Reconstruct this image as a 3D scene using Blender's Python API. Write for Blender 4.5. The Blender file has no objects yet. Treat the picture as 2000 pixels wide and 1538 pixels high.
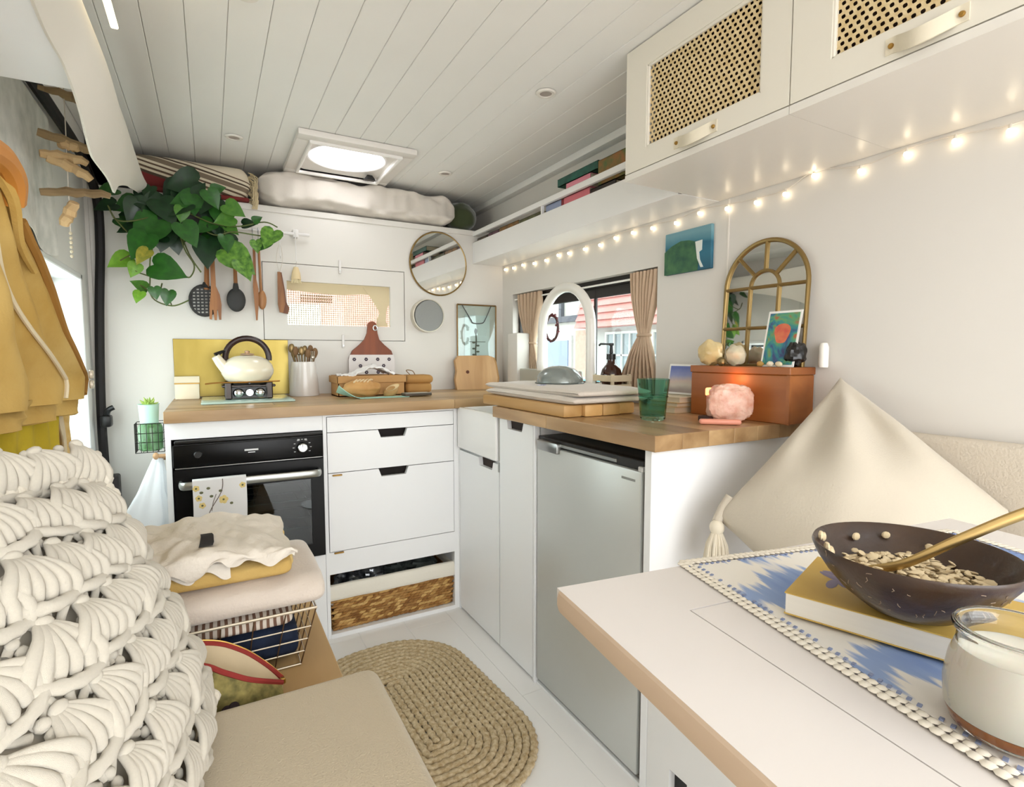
import bpy, bmesh, math, random
from mathutils import Vector, Matrix, noise as mnoise
random.seed(7)
S = bpy.context.scene
COL = S.collection
PI = math.pi
R = math.radians

# ------------------------------------------------------------------ camera
cam_d = bpy.data.cameras.new('camera')
cam_d.sensor_fit = 'HORIZONTAL'; cam_d.sensor_width = 36.0
cam_d.lens = 36.0 * 1053.67 / 2000.0
cam_d.clip_start = 0.02; cam_d.clip_end = 200
cam = bpy.data.objects.new('camera', cam_d); COL.objects.link(cam)
cam.location = (0, 0, 1.08)
cam.rotation_euler = (R(90 - 4.2013), 0, R(-29.1884))
S.camera = cam

# ------------------------------------------------------------------ world: bright overcast daylight
W = bpy.data.worlds.new('overcast_sky'); S.world = W; W.use_nodes = True
wn = W.node_tree.nodes; wl = W.node_tree.links
bg = wn['Background']; bg.inputs['Color'].default_value = (0.955, 0.98, 1.0, 1); bg.inputs['Strength'].default_value = 5.0

def portal(name, loc, rot, sx, sy):
    d = bpy.data.lights.new(name, 'AREA'); d.shape = 'RECTANGLE'; d.size = sx; d.size_y = sy
    d.cycles.is_portal = True
    o = bpy.data.objects.new(name, d); COL.objects.link(o); o.location = loc; o.rotation_euler = rot
    return o
# daylight comes in through the open rear doors, the side window, the roof vent and the front window
portal('rear_door_portal', (0.51, -1.30, 0.98), (R(90), 0, 0), 1.78, 1.84)
portal('sliding_door_portal', (-.50, 1.905, 1.04), (0, R(-90), 0), 0.62, 1.10)
portal('side_window_portal', (1.50, 1.98, 1.16), (0, R(90), 0), 0.46, 1.04)
portal('roof_vent_portal', (0.53, 2.37, 2.02), (0, 0, 0), 0.36, 0.40)

# ------------------------------------------------------------------ exposure
S.view_settings.view_transform = 'Standard'
S.view_settings.look = 'None'
S.view_settings.gamma = 1.0
S.view_settings.use_curve_mapping = False
S.view_settings.exposure = 0.42

# ------------------------------------------------------------------ materials
def lin(h):
    h = h.lstrip('#')
    out = []
    for i in (0, 2, 4):
        c = int(h[i:i+2], 16) / 255
        out.append(c / 12.92 if c <= .04045 else ((c + .055) / 1.055) ** 2.4)
    return (*out, 1)
MATS = {}
def M(name, col='#ffffff', rough=.5, metal=0, var=0, vscale=8, col2=None, bump=0, bscale=40, stretch=None,
      trans=0, ior=1.45, emit=None, estr=0, sheen=0, coat=0, alpha=1, sss=0, spec=None):
    if name in MATS: return MATS[name]
    m = bpy.data.materials.new(name); m.use_nodes = True
    nt = m.node_tree; b = nt.nodes['Principled BSDF']
    b.inputs['Base Color'].default_value = lin(col)
    b.inputs['Roughness'].default_value = rough
    b.inputs['Metallic'].default_value = metal
    b.inputs['IOR'].default_value = ior
    if trans: b.inputs['Transmission Weight'].default_value = trans
    if sheen: b.inputs['Sheen Weight'].default_value = sheen
    if coat: b.inputs['Coat Weight'].default_value = coat
    if alpha < 1: b.inputs['Alpha'].default_value = alpha
    if sss: b.inputs['Subsurface Weight'].default_value = sss
    if spec is not None: b.inputs['Specular IOR Level'].default_value = spec
    if emit:
        b.inputs['Emission Color'].default_value = lin(emit); b.inputs['Emission Strength'].default_value = estr
    if var or col2 or bump:
        tc = nt.nodes.new('ShaderNodeTexCoord'); mp = nt.nodes.new('ShaderNodeMapping')
        nt.links.new(tc.outputs['Object'], mp.inputs['Vector'])
        if stretch: mp.inputs['Scale'].default_value = stretch
    if var or col2:
        nz = nt.nodes.new('ShaderNodeTexNoise'); nz.inputs['Scale'].default_value = vscale; nz.inputs['Detail'].default_value = 5
        nt.links.new(mp.outputs[0], nz.inputs['Vector'])
        cr = nt.nodes.new('ShaderNodeValToRGB'); cr.color_ramp.elements[0].position = .3; cr.color_ramp.elements[1].position = .72
        c1 = lin(col)
        c0 = lin(col2) if col2 else tuple(x * (1 - var) for x in c1[:3]) + (1,)
        cr.color_ramp.elements[0].color = c0; cr.color_ramp.elements[1].color = c1
        nt.links.new(nz.outputs['Fac'], cr.inputs[0]); nt.links.new(cr.outputs[0], b.inputs['Base Color'])
    if bump:
        n2 = nt.nodes.new('ShaderNodeTexNoise'); n2.inputs['Scale'].default_value = bscale; n2.inputs['Detail'].default_value = 4
        nt.links.new(mp.outputs[0], n2.inputs['Vector'])
        bp = nt.nodes.new('ShaderNodeBump'); bp.inputs['Strength'].default_value = bump; bp.inputs['Distance'].default_value = .004
        nt.links.new(n2.outputs['Fac'], bp.inputs['Height']); nt.links.new(bp.outputs[0], b.inputs['Normal'])
    MATS[name] = m
    return m

def wood(name, light, dark, axis='X', scale=14, rough=.45, knots=0):
    """grain running along the given object axis, with board-to-board tint from the object's random value"""
    if name in MATS: return MATS[name]
    m = bpy.data.materials.new(name); m.use_nodes = True; nt = m.node_tree; N = nt.nodes; L = nt.links
    b = N['Principled BSDF']; b.inputs['Roughness'].default_value = rough
    tc = N.new('ShaderNodeTexCoord'); mp = N.new('ShaderNodeMapping'); L.new(tc.outputs['Object'], mp.inputs['Vector'])
    sc = {'X': (.12, 1, 1), 'Y': (1, .12, 1), 'Z': (1, 1, .12)}[axis]; mp.inputs['Scale'].default_value = sc
    oi = N.new('ShaderNodeObjectInfo'); ml = N.new('ShaderNodeMath'); ml.operation = 'MULTIPLY'; ml.inputs[1].default_value = 37
    L.new(oi.outputs['Random'], ml.inputs[0]); L.new(ml.outputs[0], mp.inputs['Location'])
    n1 = N.new('ShaderNodeTexNoise'); n1.inputs['Scale'].default_value = scale; n1.inputs['Detail'].default_value = 6; n1.inputs['Distortion'].default_value = .6
    L.new(mp.outputs[0], n1.inputs['Vector'])
    cr = N.new('ShaderNodeValToRGB'); e = cr.color_ramp.elements; e[0].position = .32; e[1].position = .66
    e[0].color = lin(dark); e[1].color = lin(light)
    L.new(n1.outputs['Fac'], cr.inputs[0])
    hs = N.new('ShaderNodeHueSaturation'); mr = N.new('ShaderNodeMapRange'); mr.inputs['To Min'].default_value = .86; mr.inputs['To Max'].default_value = 1.12
    L.new(oi.outputs['Random'], mr.inputs['Value']); L.new(mr.outputs[0], hs.inputs['Value']); L.new(cr.outputs[0], hs.inputs['Color'])
    L.new(hs.outputs[0], b.inputs['Base Color'])
    n2 = N.new('ShaderNodeTexNoise'); n2.inputs['Scale'].default_value = scale * 4; L.new(mp.outputs[0], n2.inputs['Vector'])
    bp = N.new('ShaderNodeBump'); bp.inputs['Strength'].default_value = .15; bp.inputs['Distance'].default_value = .002
    L.new(n2.outputs['Fac'], bp.inputs['Height']); L.new(bp.outputs[0], b.inputs['Normal'])
    MATS[name] = m
    return m

# ------------------------------------------------------------------ mesh builder (world coordinates)
class MB:
    def __init__(s): s.v = []; s.f = []; s.mi = []
    def add(s, vs, fs, mi=0):
        o = len(s.v); s.v += [tuple(p) for p in vs]; s.f += [tuple(i + o for i in f) for f in fs]; s.mi += [mi] * len(fs); return s
    def box(s, lo, hi, r=0, seg=2, rz=0, mi=0, mat=None):
        lo = Vector(lo); hi = Vector(hi); c = (lo + hi) / 2; h = (hi - lo) / 2
        if r <= 0:
            vs = [Vector((x * h.x, y * h.y, z * h.z)) for x in (-1, 1) for y in (-1, 1) for z in (-1, 1)]
            fs = [(0, 1, 3, 2), (4, 6, 7, 5), (0, 4, 5, 1), (2, 3, 7, 6), (0, 2, 6, 4), (1, 5, 7, 3)]
        else:
            bm = bmesh.new(); bmesh.ops.create_cube(bm, size=2)
            for v in bm.verts: v.co = Vector((v.co.x * h.x, v.co.y * h.y, v.co.z * h.z))
            bmesh.ops.bevel(bm, geom=list(bm.edges), offset=min(r, min(h) * .98), segments=seg, profile=.5, affect='EDGES')
            bm.verts.index_update(); vs = [v.co.copy() for v in bm.verts]; fs = [tuple(v.index for v in f.verts) for f in bm.faces]; bm.free()
        mt = Matrix.Translation(c) @ (mat if mat is not None else Matrix.Rotation(rz, 4, 'Z'))
        return s.add([mt @ v for v in vs], fs, mi)
    def cyl(s, p0, p1, r0, r1=None, n=16, caps=True, mi=0):
        p0 = Vector(p0); p1 = Vector(p1); r1 = r0 if r1 is None else r1
        d = (p1 - p0).normalized(); a = d.orthogonal().normalized(); b = d.cross(a)
        vs = []
        for p, r in ((p0, r0), (p1, r1)):
            for i in range(n):
                t = 2 * PI * i / n; vs.append(p + a * (r * math.cos(t)) + b * (r * math.sin(t)))
        fs = [(i, (i + 1) % n, n + (i + 1) % n, n + i) for i in range(n)]
        if caps: fs += [tuple(range(n))[::-1], tuple(range(n, 2 * n))]
        return s.add(vs, fs, mi)
    def tube(s, pts, r, n=8, closed=False, caps=True, mi=0, flat=1, updir=None):
        pts = [Vector(p) for p in pts]; k = len(pts); rr = r if isinstance(r, (list, tuple)) else [r] * k
        vs = []; prev = None
        for i, p in enumerate(pts):
            if closed: d = pts[(i + 1) % k] - pts[i - 1]
            else: d = pts[min(i + 1, k - 1)] - pts[max(i - 1, 0)]
            d.normalize()
            if updir is not None: a = Vector(updir) - d * d.dot(Vector(updir)); a.normalize()
            elif prev is None: a = d.orthogonal().normalized()
            else:
                a = prev - d * prev.dot(d); a.normalize()
            prev = a; b = d.cross(a)
            for j in range(n):
                t = 2 * PI * j / n; vs.append(p + a * (rr[i] * math.cos(t)) + b * (rr[i] * flat * math.sin(t)))
        fs = []
        for i in range(k if closed else k - 1):
            i2 = (i + 1) % k
            for j in range(n): fs.append((i * n + j, i * n + (j + 1) % n, i2 * n + (j + 1) % n, i2 * n + j))
        if caps and not closed: fs += [tuple(range(n))[::-1], tuple(range((k - 1) * n, k * n))]
        return s.add(vs, fs, mi)
    def lathe(s, prof, c, n=32, axis='Z', sx=1, sy=1, mi=0, mat=None):
        """profile of (radius, height); ends close themselves where radius is 0"""
        c = Vector(c); vs = []; k = len(prof)
        for r, h in prof:
            for j in range(n):
                t = 2 * PI * j / n; p = Vector((r * math.cos(t) * sx, r * math.sin(t) * sy, h))
                if axis == 'Y': p = Vector((p.x, p.z, p.y))
                elif axis == 'X': p = Vector((p.z, p.x, p.y))
                if mat is not None: p = mat @ p
                vs.append(c + p)
        fs = []
        for i in range(k - 1):
            for j in range(n): fs.append((i * n + j, i * n + (j + 1) % n, (i + 1) * n + (j + 1) % n, (i + 1) * n + j))
        return s.add(vs, fs, mi)
    def ball(s, c, r, n=12, m=8, rot=None, mi=0, jit=0):
        c = Vector(c); r = Vector(r) if not isinstance(r, (int, float)) else Vector((r, r, r)); vs = []
        for i in range(m + 1):
            ph = PI * i / m
            for j in range(n):
                th = 2 * PI * j / n; q = Vector((math.sin(ph) * math.cos(th), math.sin(ph) * math.sin(th), math.cos(ph)))
                if jit: q *= 1 + jit * mnoise.noise(q * 2.3 + c * 40)
                p = Vector((q.x * r.x, q.y * r.y, q.z * r.z))
                if rot is not None: p = rot @ p
                vs.append(c + p)
        fs = []
        for i in range(m):
            for j in range(n): fs.append((i * n + j, (i + 1) * n + j, (i + 1) * n + (j + 1) % n, i * n + (j + 1) % n))
        return s.add(vs, fs, mi)
    def poly(s, pts2, fn, t0, t1, mi=0):
        """extrude a 2-D outline; fn(u, v, t) gives the world point"""
        n = len(pts2); vs = [fn(u, v, t0) for u, v in pts2] + [fn(u, v, t1) for u, v in pts2]
        fs = [tuple(range(n))[::-1], tuple(range(n, 2 * n))] + [(i, (i + 1) % n, n + (i + 1) % n, n + i) for i in range(n)]
        return s.add(vs, fs, mi)
    def grid(s, fn, nu, nv, closeu=False, mi=0):
        vs = [fn(i / (nu if closeu else nu - 1), j / (nv - 1)) for j in range(nv) for i in range(nu)]
        fs = []
        for j in range(nv - 1):
            for i in range(nu if closeu else nu - 1):
                i2 = (i + 1) % nu; fs.append((j * nu + i, j * nu + i2, (j + 1) * nu + i2, (j + 1) * nu + i))
        return s.add(vs, fs, mi)
    def slab(s, fn, th, nu, nv, mi=0):
        """a sheet with thickness: fn(u,v) front points, pushed back along the normal by th"""
        e = 1e-3; F = {}; Bk = {}
        for j in range(nv):
            for i in range(nu):
                u = i / (nu - 1); v = j / (nv - 1); p = Vector(fn(u, v))
                du = Vector(fn(min(u + e, 1), v)) - Vector(fn(max(u - e, 0), v)); dv = Vector(fn(u, min(v + e, 1))) - Vector(fn(u, max(v - e, 0)))
                nn = du.cross(dv)
                if nn.length > 0: nn.normalize()
                F[i, j] = p; Bk[i, j] = p - nn * th
        vs = [F[i, j] for j in range(nv) for i in range(nu)] + [Bk[i, j] for j in range(nv) for i in range(nu)]
        o = nu * nv; fs = []
        for j in range(nv - 1):
            for i in range(nu - 1):
                a, b, c, d = j * nu + i, j * nu + i + 1, (j + 1) * nu + i + 1, (j + 1) * nu + i
                fs.append((a, b, c, d)); fs.append((o + d, o + c, o + b, o + a))
        rim = [i for i in range(nu)] + [j * nu + nu - 1 for j in range(1, nv)] + [(nv - 1) * nu + i for i in range(nu - 2, -1, -1)] + [j * nu for j in range(nv - 2, 0, -1)]
        for k in range(len(rim)):
            a, b = rim[k], rim[(k + 1) % len(rim)]; fs.append((a, o + a, o + b, b))
        return s.add(vs, fs, mi)

def mesh_obj(name, mb, mats, origin, smooth=30):
    me = bpy.data.meshes.new(name); o = Vector(origin)
    me.from_pydata([Vector(p) - o for p in mb.v], [], mb.f)
    if not isinstance(mats, (list, tuple)): mats = [mats]
    for m in mats: me.materials.append(m)
    if len(mats) > 1: me.polygons.foreach_set('material_index', mb.mi)
    bm = bmesh.new(); bm.from_mesh(me); bmesh.ops.remove_doubles(bm, verts=bm.verts, dist=1e-6)
    bmesh.ops.recalc_face_normals(bm, faces=bm.faces); bm.to_mesh(me); bm.free()
    if smooth:
        me.polygons.foreach_set('use_smooth', [True] * len(me.polygons)); me.set_sharp_from_angle(angle=R(smooth))
    me.update()
    ob = bpy.data.objects.new(name, me); COL.objects.link(ob); ob.location = o
    return ob
def base_of(mb):
    xs = [p[0] for p in mb.v]; ys = [p[1] for p in mb.v]; zs = [p[2] for p in mb.v]
    return Vector(((min(xs) + max(xs)) / 2, (min(ys) + max(ys)) / 2, min(zs)))
def tag(o, label=None, cat=None, group=None, kind=None):
    if label: o['label'] = label
    if cat: o['category'] = cat
    if group: o['group'] = group
    if kind: o['kind'] = kind
    return o
def thing(name, label, cat, loc, group=None):
    o = bpy.data.objects.new(name, None); o.empty_display_size = .05; COL.objects.link(o); o.location = loc
    return tag(o, label, cat, group)
def world_loc(o):
    p = Vector(o.location)
    while o.parent: o = o.parent; p += Vector(o.location)
    return p
def part(name, mb, mats, parent, smooth=30, origin=None, label=None, kind=None):
    w = base_of(mb) if origin is None else Vector(origin)
    o = mesh_obj(name, mb, mats, w, smooth); o.parent = parent; o.location = w - world_loc(parent)
    if label: o['label'] = label
    if kind: o['kind'] = kind
    return o
def single(name, mb, mats, label, cat, group=None, smooth=30, kind=None):
    o = mesh_obj(name, mb, mats, base_of(mb), smooth)
    return tag(o, label, cat, group, kind)
def struct(name, mb, mats, smooth=30):
    o = mesh_obj(name, mb, mats, base_of(mb), smooth); o['kind'] = 'structure'; return o
def share(o, parent, loc, rot=None, scale=None):
    """another object on the same mesh"""
    c = o.copy(); COL.objects.link(c); c.parent = parent
    c.location = Vector(loc) - (world_loc(parent) if parent else Vector((0, 0, 0)))
    if rot is not None: c.rotation_euler = rot
    if scale is not None: c.scale = scale if not isinstance(scale, (int, float)) else (scale,) * 3
    return c
def arc(c, r, a0, a1, n):
    return [(c[0] + r * math.cos(a0 + (a1 - a0) * i / n), c[1] + r * math.sin(a0 + (a1 - a0) * i / n)) for i in range(n + 1)]
def rrect(x0, y0, x1, y1, r, n=4):
    return arc((x1 - r, y1 - r), r, 0, PI / 2, n) + arc((x0 + r, y1 - r), r, PI / 2, PI, n) + arc((x0 + r, y0 + r), r, PI, 1.5 * PI, n) + arc((x1 - r, y0 + r), r, 1.5 * PI, 2 * PI, n)
def nz(x, y, z=0): return mnoise.noise(Vector((x, y, z)))
def smooth_path(pts, n=6):
    """Catmull-Rom through the points"""
    P = [Vector(p) for p in pts]; out = []
    for i in range(len(P) - 1):
        p0 = P[max(i - 1, 0)]; p1 = P[i]; p2 = P[i + 1]; p3 = P[min(i + 2, len(P) - 1)]
        for k in range(n):
            t = k / n
            out.append(.5 * ((2 * p1) + (p2 - p0) * t + (2 * p0 - 5 * p1 + 4 * p2 - p3) * t * t + (3 * p1 - p0 - 3 * p2 + p3) * t ** 3))
    out.append(P[-1]); return out
# ================================================================== shared materials
WHITE = M('white_paint', '#f5f3f1', .45, var=.03, vscale=3)
WALLW = M('wall_paint', '#e0dbd4', .6, var=.03, vscale=2)
CEILW = M('ceiling_paint', '#f3f1ed', .5, var=.02, vscale=4)
CABW = M('cabinet_paint', '#f7f7f7', .38, var=.02, vscale=2)
CREAM = M('cream_paint', '#e9e3d6', .45)
BLACK = M('black_plastic', '#0b0909', .35)
RUBBER = M('black_rubber', '#120d0e', .6)
DARK = M('interior_shade_dark', '#1c1512', .8)
CHROME = M('chrome', '#d8d8d8', .15, 1)
STEEL = M('brushed_steel', '#b9bbb8', .32, 1)
BRASS = M('brass', '#b08a4a', .35, 1)
def pane_mat(name, tint='#ffffff', refl=.08):
    if name in MATS: return MATS[name]
    m = bpy.data.materials.new(name); m.use_nodes = True; nt = m.node_tree; nt.nodes.clear()
    o = nt.nodes.new('ShaderNodeOutputMaterial'); mx = nt.nodes.new('ShaderNodeMixShader'); t = nt.nodes.new('ShaderNodeBsdfTransparent')
    g = nt.nodes.new('ShaderNodeBsdfGlossy'); g.inputs['Roughness'].default_value = .02; t.inputs['Color'].default_value = lin(tint)
    mx.inputs[0].default_value = refl
    nt.links.new(t.outputs[0], mx.inputs[1]); nt.links.new(g.outputs[0], mx.inputs[2]); nt.links.new(mx.outputs[0], o.inputs[0])
    MATS[name] = m; return m
PANE = pane_mat('window_glass', '#f4fbfa', .06)

XL, XR, YB, ZC = -.385, 1.41, 2.63, 1.90
YR = -1.30

# ------------------------------------------------------------------ floor
FLOORM = M('white_floor', '#f5f3f0', .3, var=.03, vscale=2.5, stretch=(1, .3, 1))
fl = struct('floor', MB().box((XL - .1, YR, -.04), (XR + .1, YB + .05, -.003)), M('floor_joint', '#dcd7cf', .6))
x = XL - .05; k = 0
while x < XR + .08:
    mb = MB(); y = YR
    cuts = [YR, YR + .9 + (k * .53) % 1.1, YR + 2.3 + (k * .53) % 1.1, YB + .05]
    for a, b in zip(cuts, cuts[1:]):
        part('plank', MB().box((x + .0003, a + .0003, -.004), (x + .1797, b - .0003, 0), .0005, 1), FLOORM, fl)
    x += .18; k += 1

# ------------------------------------------------------------------ ceiling of painted tongue-and-groove boards, cut round the roof vent
ce = struct('ceiling', MB().box((XL, YR, ZC + .012), (.345, 3.5, ZC + .03)).box((.715, YR, ZC + .012), (XR, 3.5, ZC + .03))
            .box((.345, YR, ZC + .012), (.715, 2.17, ZC + .03)).box((.345, 2.57, ZC + .012), (.715, 3.5, ZC + .03)), CEILW)
w = .0925; x0 = .345 - 8 * w
for i in range(19):
    a, b = x0 + i * w, x0 + (i + 1) * w
    a = max(a, XL); b = min(b, 1.40)
    if b - a < .01: continue
    for y0, y1 in ([(YR, 2.17), (2.57, 3.5)] if .34 < (a + b) / 2 < .72 else [(YR, 3.5)]):
        part('ceiling_plank', MB().box((a + .0005, y0, ZC), (b - .0005, y1, ZC + .012), .0016, 1), CEILW, ce)
struct('trim_1', MB().box((1.325, YR, 1.868), (1.372, 3.45, 1.899), .006, 2), CEILW)

# ------------------------------------------------------------------ back wall (bulkhead) with an opening for the window panel
wx0, wx1, wz0, wz1 = .212, .857, 1.142, 1.486
mb = MB()
mb.box((XL - .06, YB, 0), (wx0, YB + .03, 1.70)); mb.box((wx1, YB, 0), (XR + .02, YB + .03, 1.70))
mb.box((wx0, YB, 0), (wx1, YB + .03, wz0)); mb.box((wx0, YB, wz1), (wx1, YB + .03, 1.70))
wb = struct('wall_back', mb, WALLW)
part('bed_ledge', MB().box((XL, YB - .006, 1.70), (XR, 3.5, 1.727), .002, 1), WALLW, wb)
part('alcove_back', MB().box((XL, 3.5, 1.60), (XR, 3.53, 1.93)), WALLW, wb)
win = MB()
g = .003
pts_out = [(wx0 + g, wz0 + g), (wx1 - g, wz0 + g), (wx1 - g, wz1 - g), (wx0 + g, wz1 - g)]
hx0, hx1, hz0, hz1 = .312, .784, 1.212, 1.408
for lo, hi in (((wx0 + g, YB + .001, wz0 + g), (hx0, YB + .02, wz1 - g)), ((hx1, YB + .001, wz0 + g), (wx1 - g, YB + .02, wz1 - g)),
               ((hx0, YB + .001, wz0 + g), (hx1, YB + .02, hz0)), ((hx0, YB + .001, hz1), (hx1, YB + .02, wz1 - g))):
    win.box(lo, hi)
w1 = struct('window_1', win, WALLW)
part('pane', MB().box((hx0 - .02, YB + .034, hz0 - .02), (hx1 + .02, YB + .037, hz1 + .02)), PANE, w1)
lblk = MB()  # backing strips added to block daylight leaking through the panel gap
for lo, hi in (((wx0 - .02, wz0 - .02), (wx0 + .02, wz1 + .02)), ((wx1 - .02, wz0 - .02), (wx1 + .02, wz1 + .02)), ((wx0 - .02, wz0 - .02), (wx1 + .02, wz0 + .02)), ((wx0 - .02, wz1 - .02), (wx1 + .02, wz1 + .02))):
    lblk.box((lo[0], YB + .0302, lo[1]), (hi[0], YB + .0335, hi[1]))
part('light_block_strips', lblk, M('light_block_grey', '#8f8984', .7), w1)
for cx, cz in ((.545, 1.487), (.552, 1.141)):
    c = part('turn_clip', MB().box((cx - .006, YB - .012, cz - .034), (cx + .006, YB - .001, cz + .03), .004, 2), M('clear_clip', '#e3dedb', .25), w1)
    part('screw', MB().cyl((cx, YB - .014, cz - .022), (cx, YB - .011, cz - .022), .004, n=10), STEEL, c)

# ------------------------------------------------------------------ right wall with the long side window
ry0, ry1, rz0, rz1 = 1.455, 2.515, .93, 1.392
mb = MB()
mb.box((XR, YR, 0), (XR + .06, ry0, 1.60)); mb.box((XR, ry1, 0), (XR + .06, YB + .05, 1.60))
mb.box((XR, ry0, 0), (XR + .06, ry1, rz0)); mb.box((XR, ry0, rz1), (XR + .06, ry1, 1.60))
wr = struct('wall_right', mb, WALLW)
part('upper_panel', MB().poly([(1.412, 1.595), (1.46, 1.595), (1.40, 1.93), (1.352, 1.93)], lambda u, v, t: Vector((u, t, v)), YR, 3.5), WALLW, wr)
part('wall_seam', MB().box((1.4085, 1.152, .90), (1.4102, 1.157, 1.555)), M('seam_paint', '#efe9e1', .5), wr)
FR = M('window_frame_black', '#1d1613', .5)
w2 = struct('window_2', MB().box((1.445, ry0, 1.36), (1.47, ry1, rz1)).box((1.445, ry0, rz0), (1.47, ry1, rz0 + .03))
            .box((1.445, ry0, rz0), (1.47, ry0 + .02, rz1)).box((1.445, ry1 - .02, rz0), (1.47, ry1, rz1)), FR)
part('sash_rail', MB().box((1.452, ry0, 1.318), (1.466, ry1, 1.362), .003, 1), FR, w2)
part('mullion', MB().box((1.45, 1.862, rz0), (1.464, 1.876, 1.36), .003, 1), FR, w2)
part('pane', MB().box((1.456, ry0 + .01, rz0 + .02), (1.459, 1.869, 1.33)), PANE, w2)
part('pane', MB().box((1.461, 1.869, rz0 + .02), (1.464, ry1 - .01, 1.33)), PANE, w2)
part('curtain_rod', MB().cyl((1.425, ry0, 1.366), (1.425, ry1, 1.366), .004, n=10), M('white_rod', '#f2eeea', .4), w2)
part('window_sill', MB().box((1.38, ry0 + .005, .915), (1.45, ry1 - .005, .933), .003, 1), WALLW, w2)
struct('trim_2', MB().box((1.335, 2.34, .90), (1.41, 2.44, 1.185), .008, 2), WALLW)   # boxed-in corner beside the window

# ------------------------------------------------------------------ left wall and the sliding door
mb = MB()
mb.box((XL - .03, YR, 0), (XL, 1.30, 1.93)); mb.box((XL - .03, 1.30, 1.80), (XL, 3.5, 1.93)); mb.box((XL - .03, 2.62, 0), (XL, 2.70, 1.93)); mb.box((XL - .03, 2.7, 1.65), (XL, 3.5, 1.93))
struct('wall_left', mb, WALLW)
DOORW = M('door_panel_white', '#f3f2ee', .5, var=.03, vscale=3)
dy0, dy1, dz0, dz1 = 1.34, 2.47, .72, 1.365
mb = MB()
for lo, hi in (((XL - .045, 1.30, .02), (XL - .012, dy0, 1.80)), ((XL - .045, dy1, .02), (XL - .012, 2.62, 1.80)), ((XL - .045, dy0, .02), (XL - .012, dy1, dz0)), ((XL - .045, dy0, dz1), (XL - .012, dy1, 1.80))):
    mb.box(lo, hi)
mb.box((XL - .05, 1.25, -.04), (XL + .002, 2.70, .03))  # sill board added to stop light leaking under the door
d1 = struct('door_1', mb, DOORW)
fr = MB()
for lo, hi in (((XL - .10, dy0, dz0), (XL - .006, dy0 + .02, dz1)), ((XL - .10, dy1 - .02, dz0), (XL - .006, dy1, dz1)), ((XL - .10, dy0, dz0), (XL - .006, dy1, dz0 + .02)), ((XL - .10, dy0, dz1 - .02), (XL - .006, dy1, dz1))):
    fr.box(lo, hi, .003, 1)
part('window_frame', fr, M('door_frame_white', '#eceeee', .4), d1)
gk = MB()
for lo, hi in (((XL - .098, dy0 + .02, dz0 + .02), (XL - .09, dy0 + .035, dz1 - .02)), ((XL - .098, dy1 - .035, dz0 + .02), (XL - .09, dy1 - .02, dz1 - .02)), ((XL - .098, dy0 + .02, dz1 - .035), (XL - .09, dy1 - .02, dz1 - .02)), ((XL - .098, dy0 + .02, dz0 + .02), (XL - .09, dy1 - .02, dz0 + .035))):
    gk.box(lo, hi)
part('window_gasket', gk, M('gasket_green_grey', '#2c3a3a', .5), d1)
part('pane', MB().box((XL - .096, dy0 + .025, dz0 + .025), (XL - .093, dy1 - .025, dz1 - .025)), PANE, d1)
seal = smooth_path([(-.372, 1.25, 1.772), (-.372, 1.7, 1.777), (-.372, 2.1, 1.785), (-.370, 2.38, 1.782), (-.364, 2.53, 1.74), (-.352, 2.595, 1.66), (-.352, 2.605, 1.50), (-.364, 2.60, 1.26), (-.372, 2.59, 1.0), (-.374, 2.58, .80), (-.374, 2.60, .55), (-.374, 2.60, .05)], 7)
part('door_seal', MB().tube(seal, .016, 8), RUBBER, d1)
part('door_catch', MB().box((-.374, 2.535, .80), (-.338, 2.585, .845), .008, 2).tube(smooth_path([(-.36, 2.56, .81), (-.35, 2.55, .86), (-.33, 2.55, .875)], 4), .010, 8), BLACK, d1)
part('door_runner', MB().box((-.376, 2.53, .40), (-.325, 2.60, .61), .008, 2), M('runner_brown_black', '#211716', .5), d1)
# cabinet over the left bench
oc = thing('overhead_cabinet', 'plain white overhead cabinet above the hanging jackets at top left', 'cabinet', (-.30, .4, 1.62))
part('body', MB().box((XL + .002, -.84, 1.622), (-.212, 1.45, 1.898), .004, 1), CABW, oc)

# ------------------------------------------------------------------ roof vent
sv = thing('roof_vent', 'square white roof vent with a round glowing lens and black catch', 'roof vent', (.53, 2.37, 1.86))
VW = M('vent_white', '#e6e0da', .4)
mb = MB()
ox0, ox1, oy0, oy1 = .308, .758, 2.135, 2.605
ix0, ix1, iy0, iy1 = .365, .70, 2.19, 2.555
for lo, hi in (((ox0, oy0, 1.876), (ox1, iy0, 1.899)), ((ox0, iy1, 1.876), (ox1, oy1, 1.899)), ((ox0, iy0, 1.876), (ix0, iy1, 1.899)), ((ix1, iy0, 1.876), (ox1, iy1, 1.899))):
    mb.box(lo, hi, .004, 2)
part('frame', mb, VW, sv)
mb = MB(); lip = .012
for lo, hi in (((ix0 - lip, iy0 - lip, 1.866), (ix1 + lip, iy0, 1.879)), ((ix0 - lip, iy1, 1.866), (ix1 + lip, iy1 + lip, 1.879)), ((ix0 - lip, iy0, 1.866), (ix0, iy1, 1.879)), ((ix1, iy0, 1.866), (ix1 + lip, iy1, 1.879))):
    mb.box(lo, hi, .003, 1)
part('inner_lip', mb, M('vent_lip', '#f3efeb', .35), sv)
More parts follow.
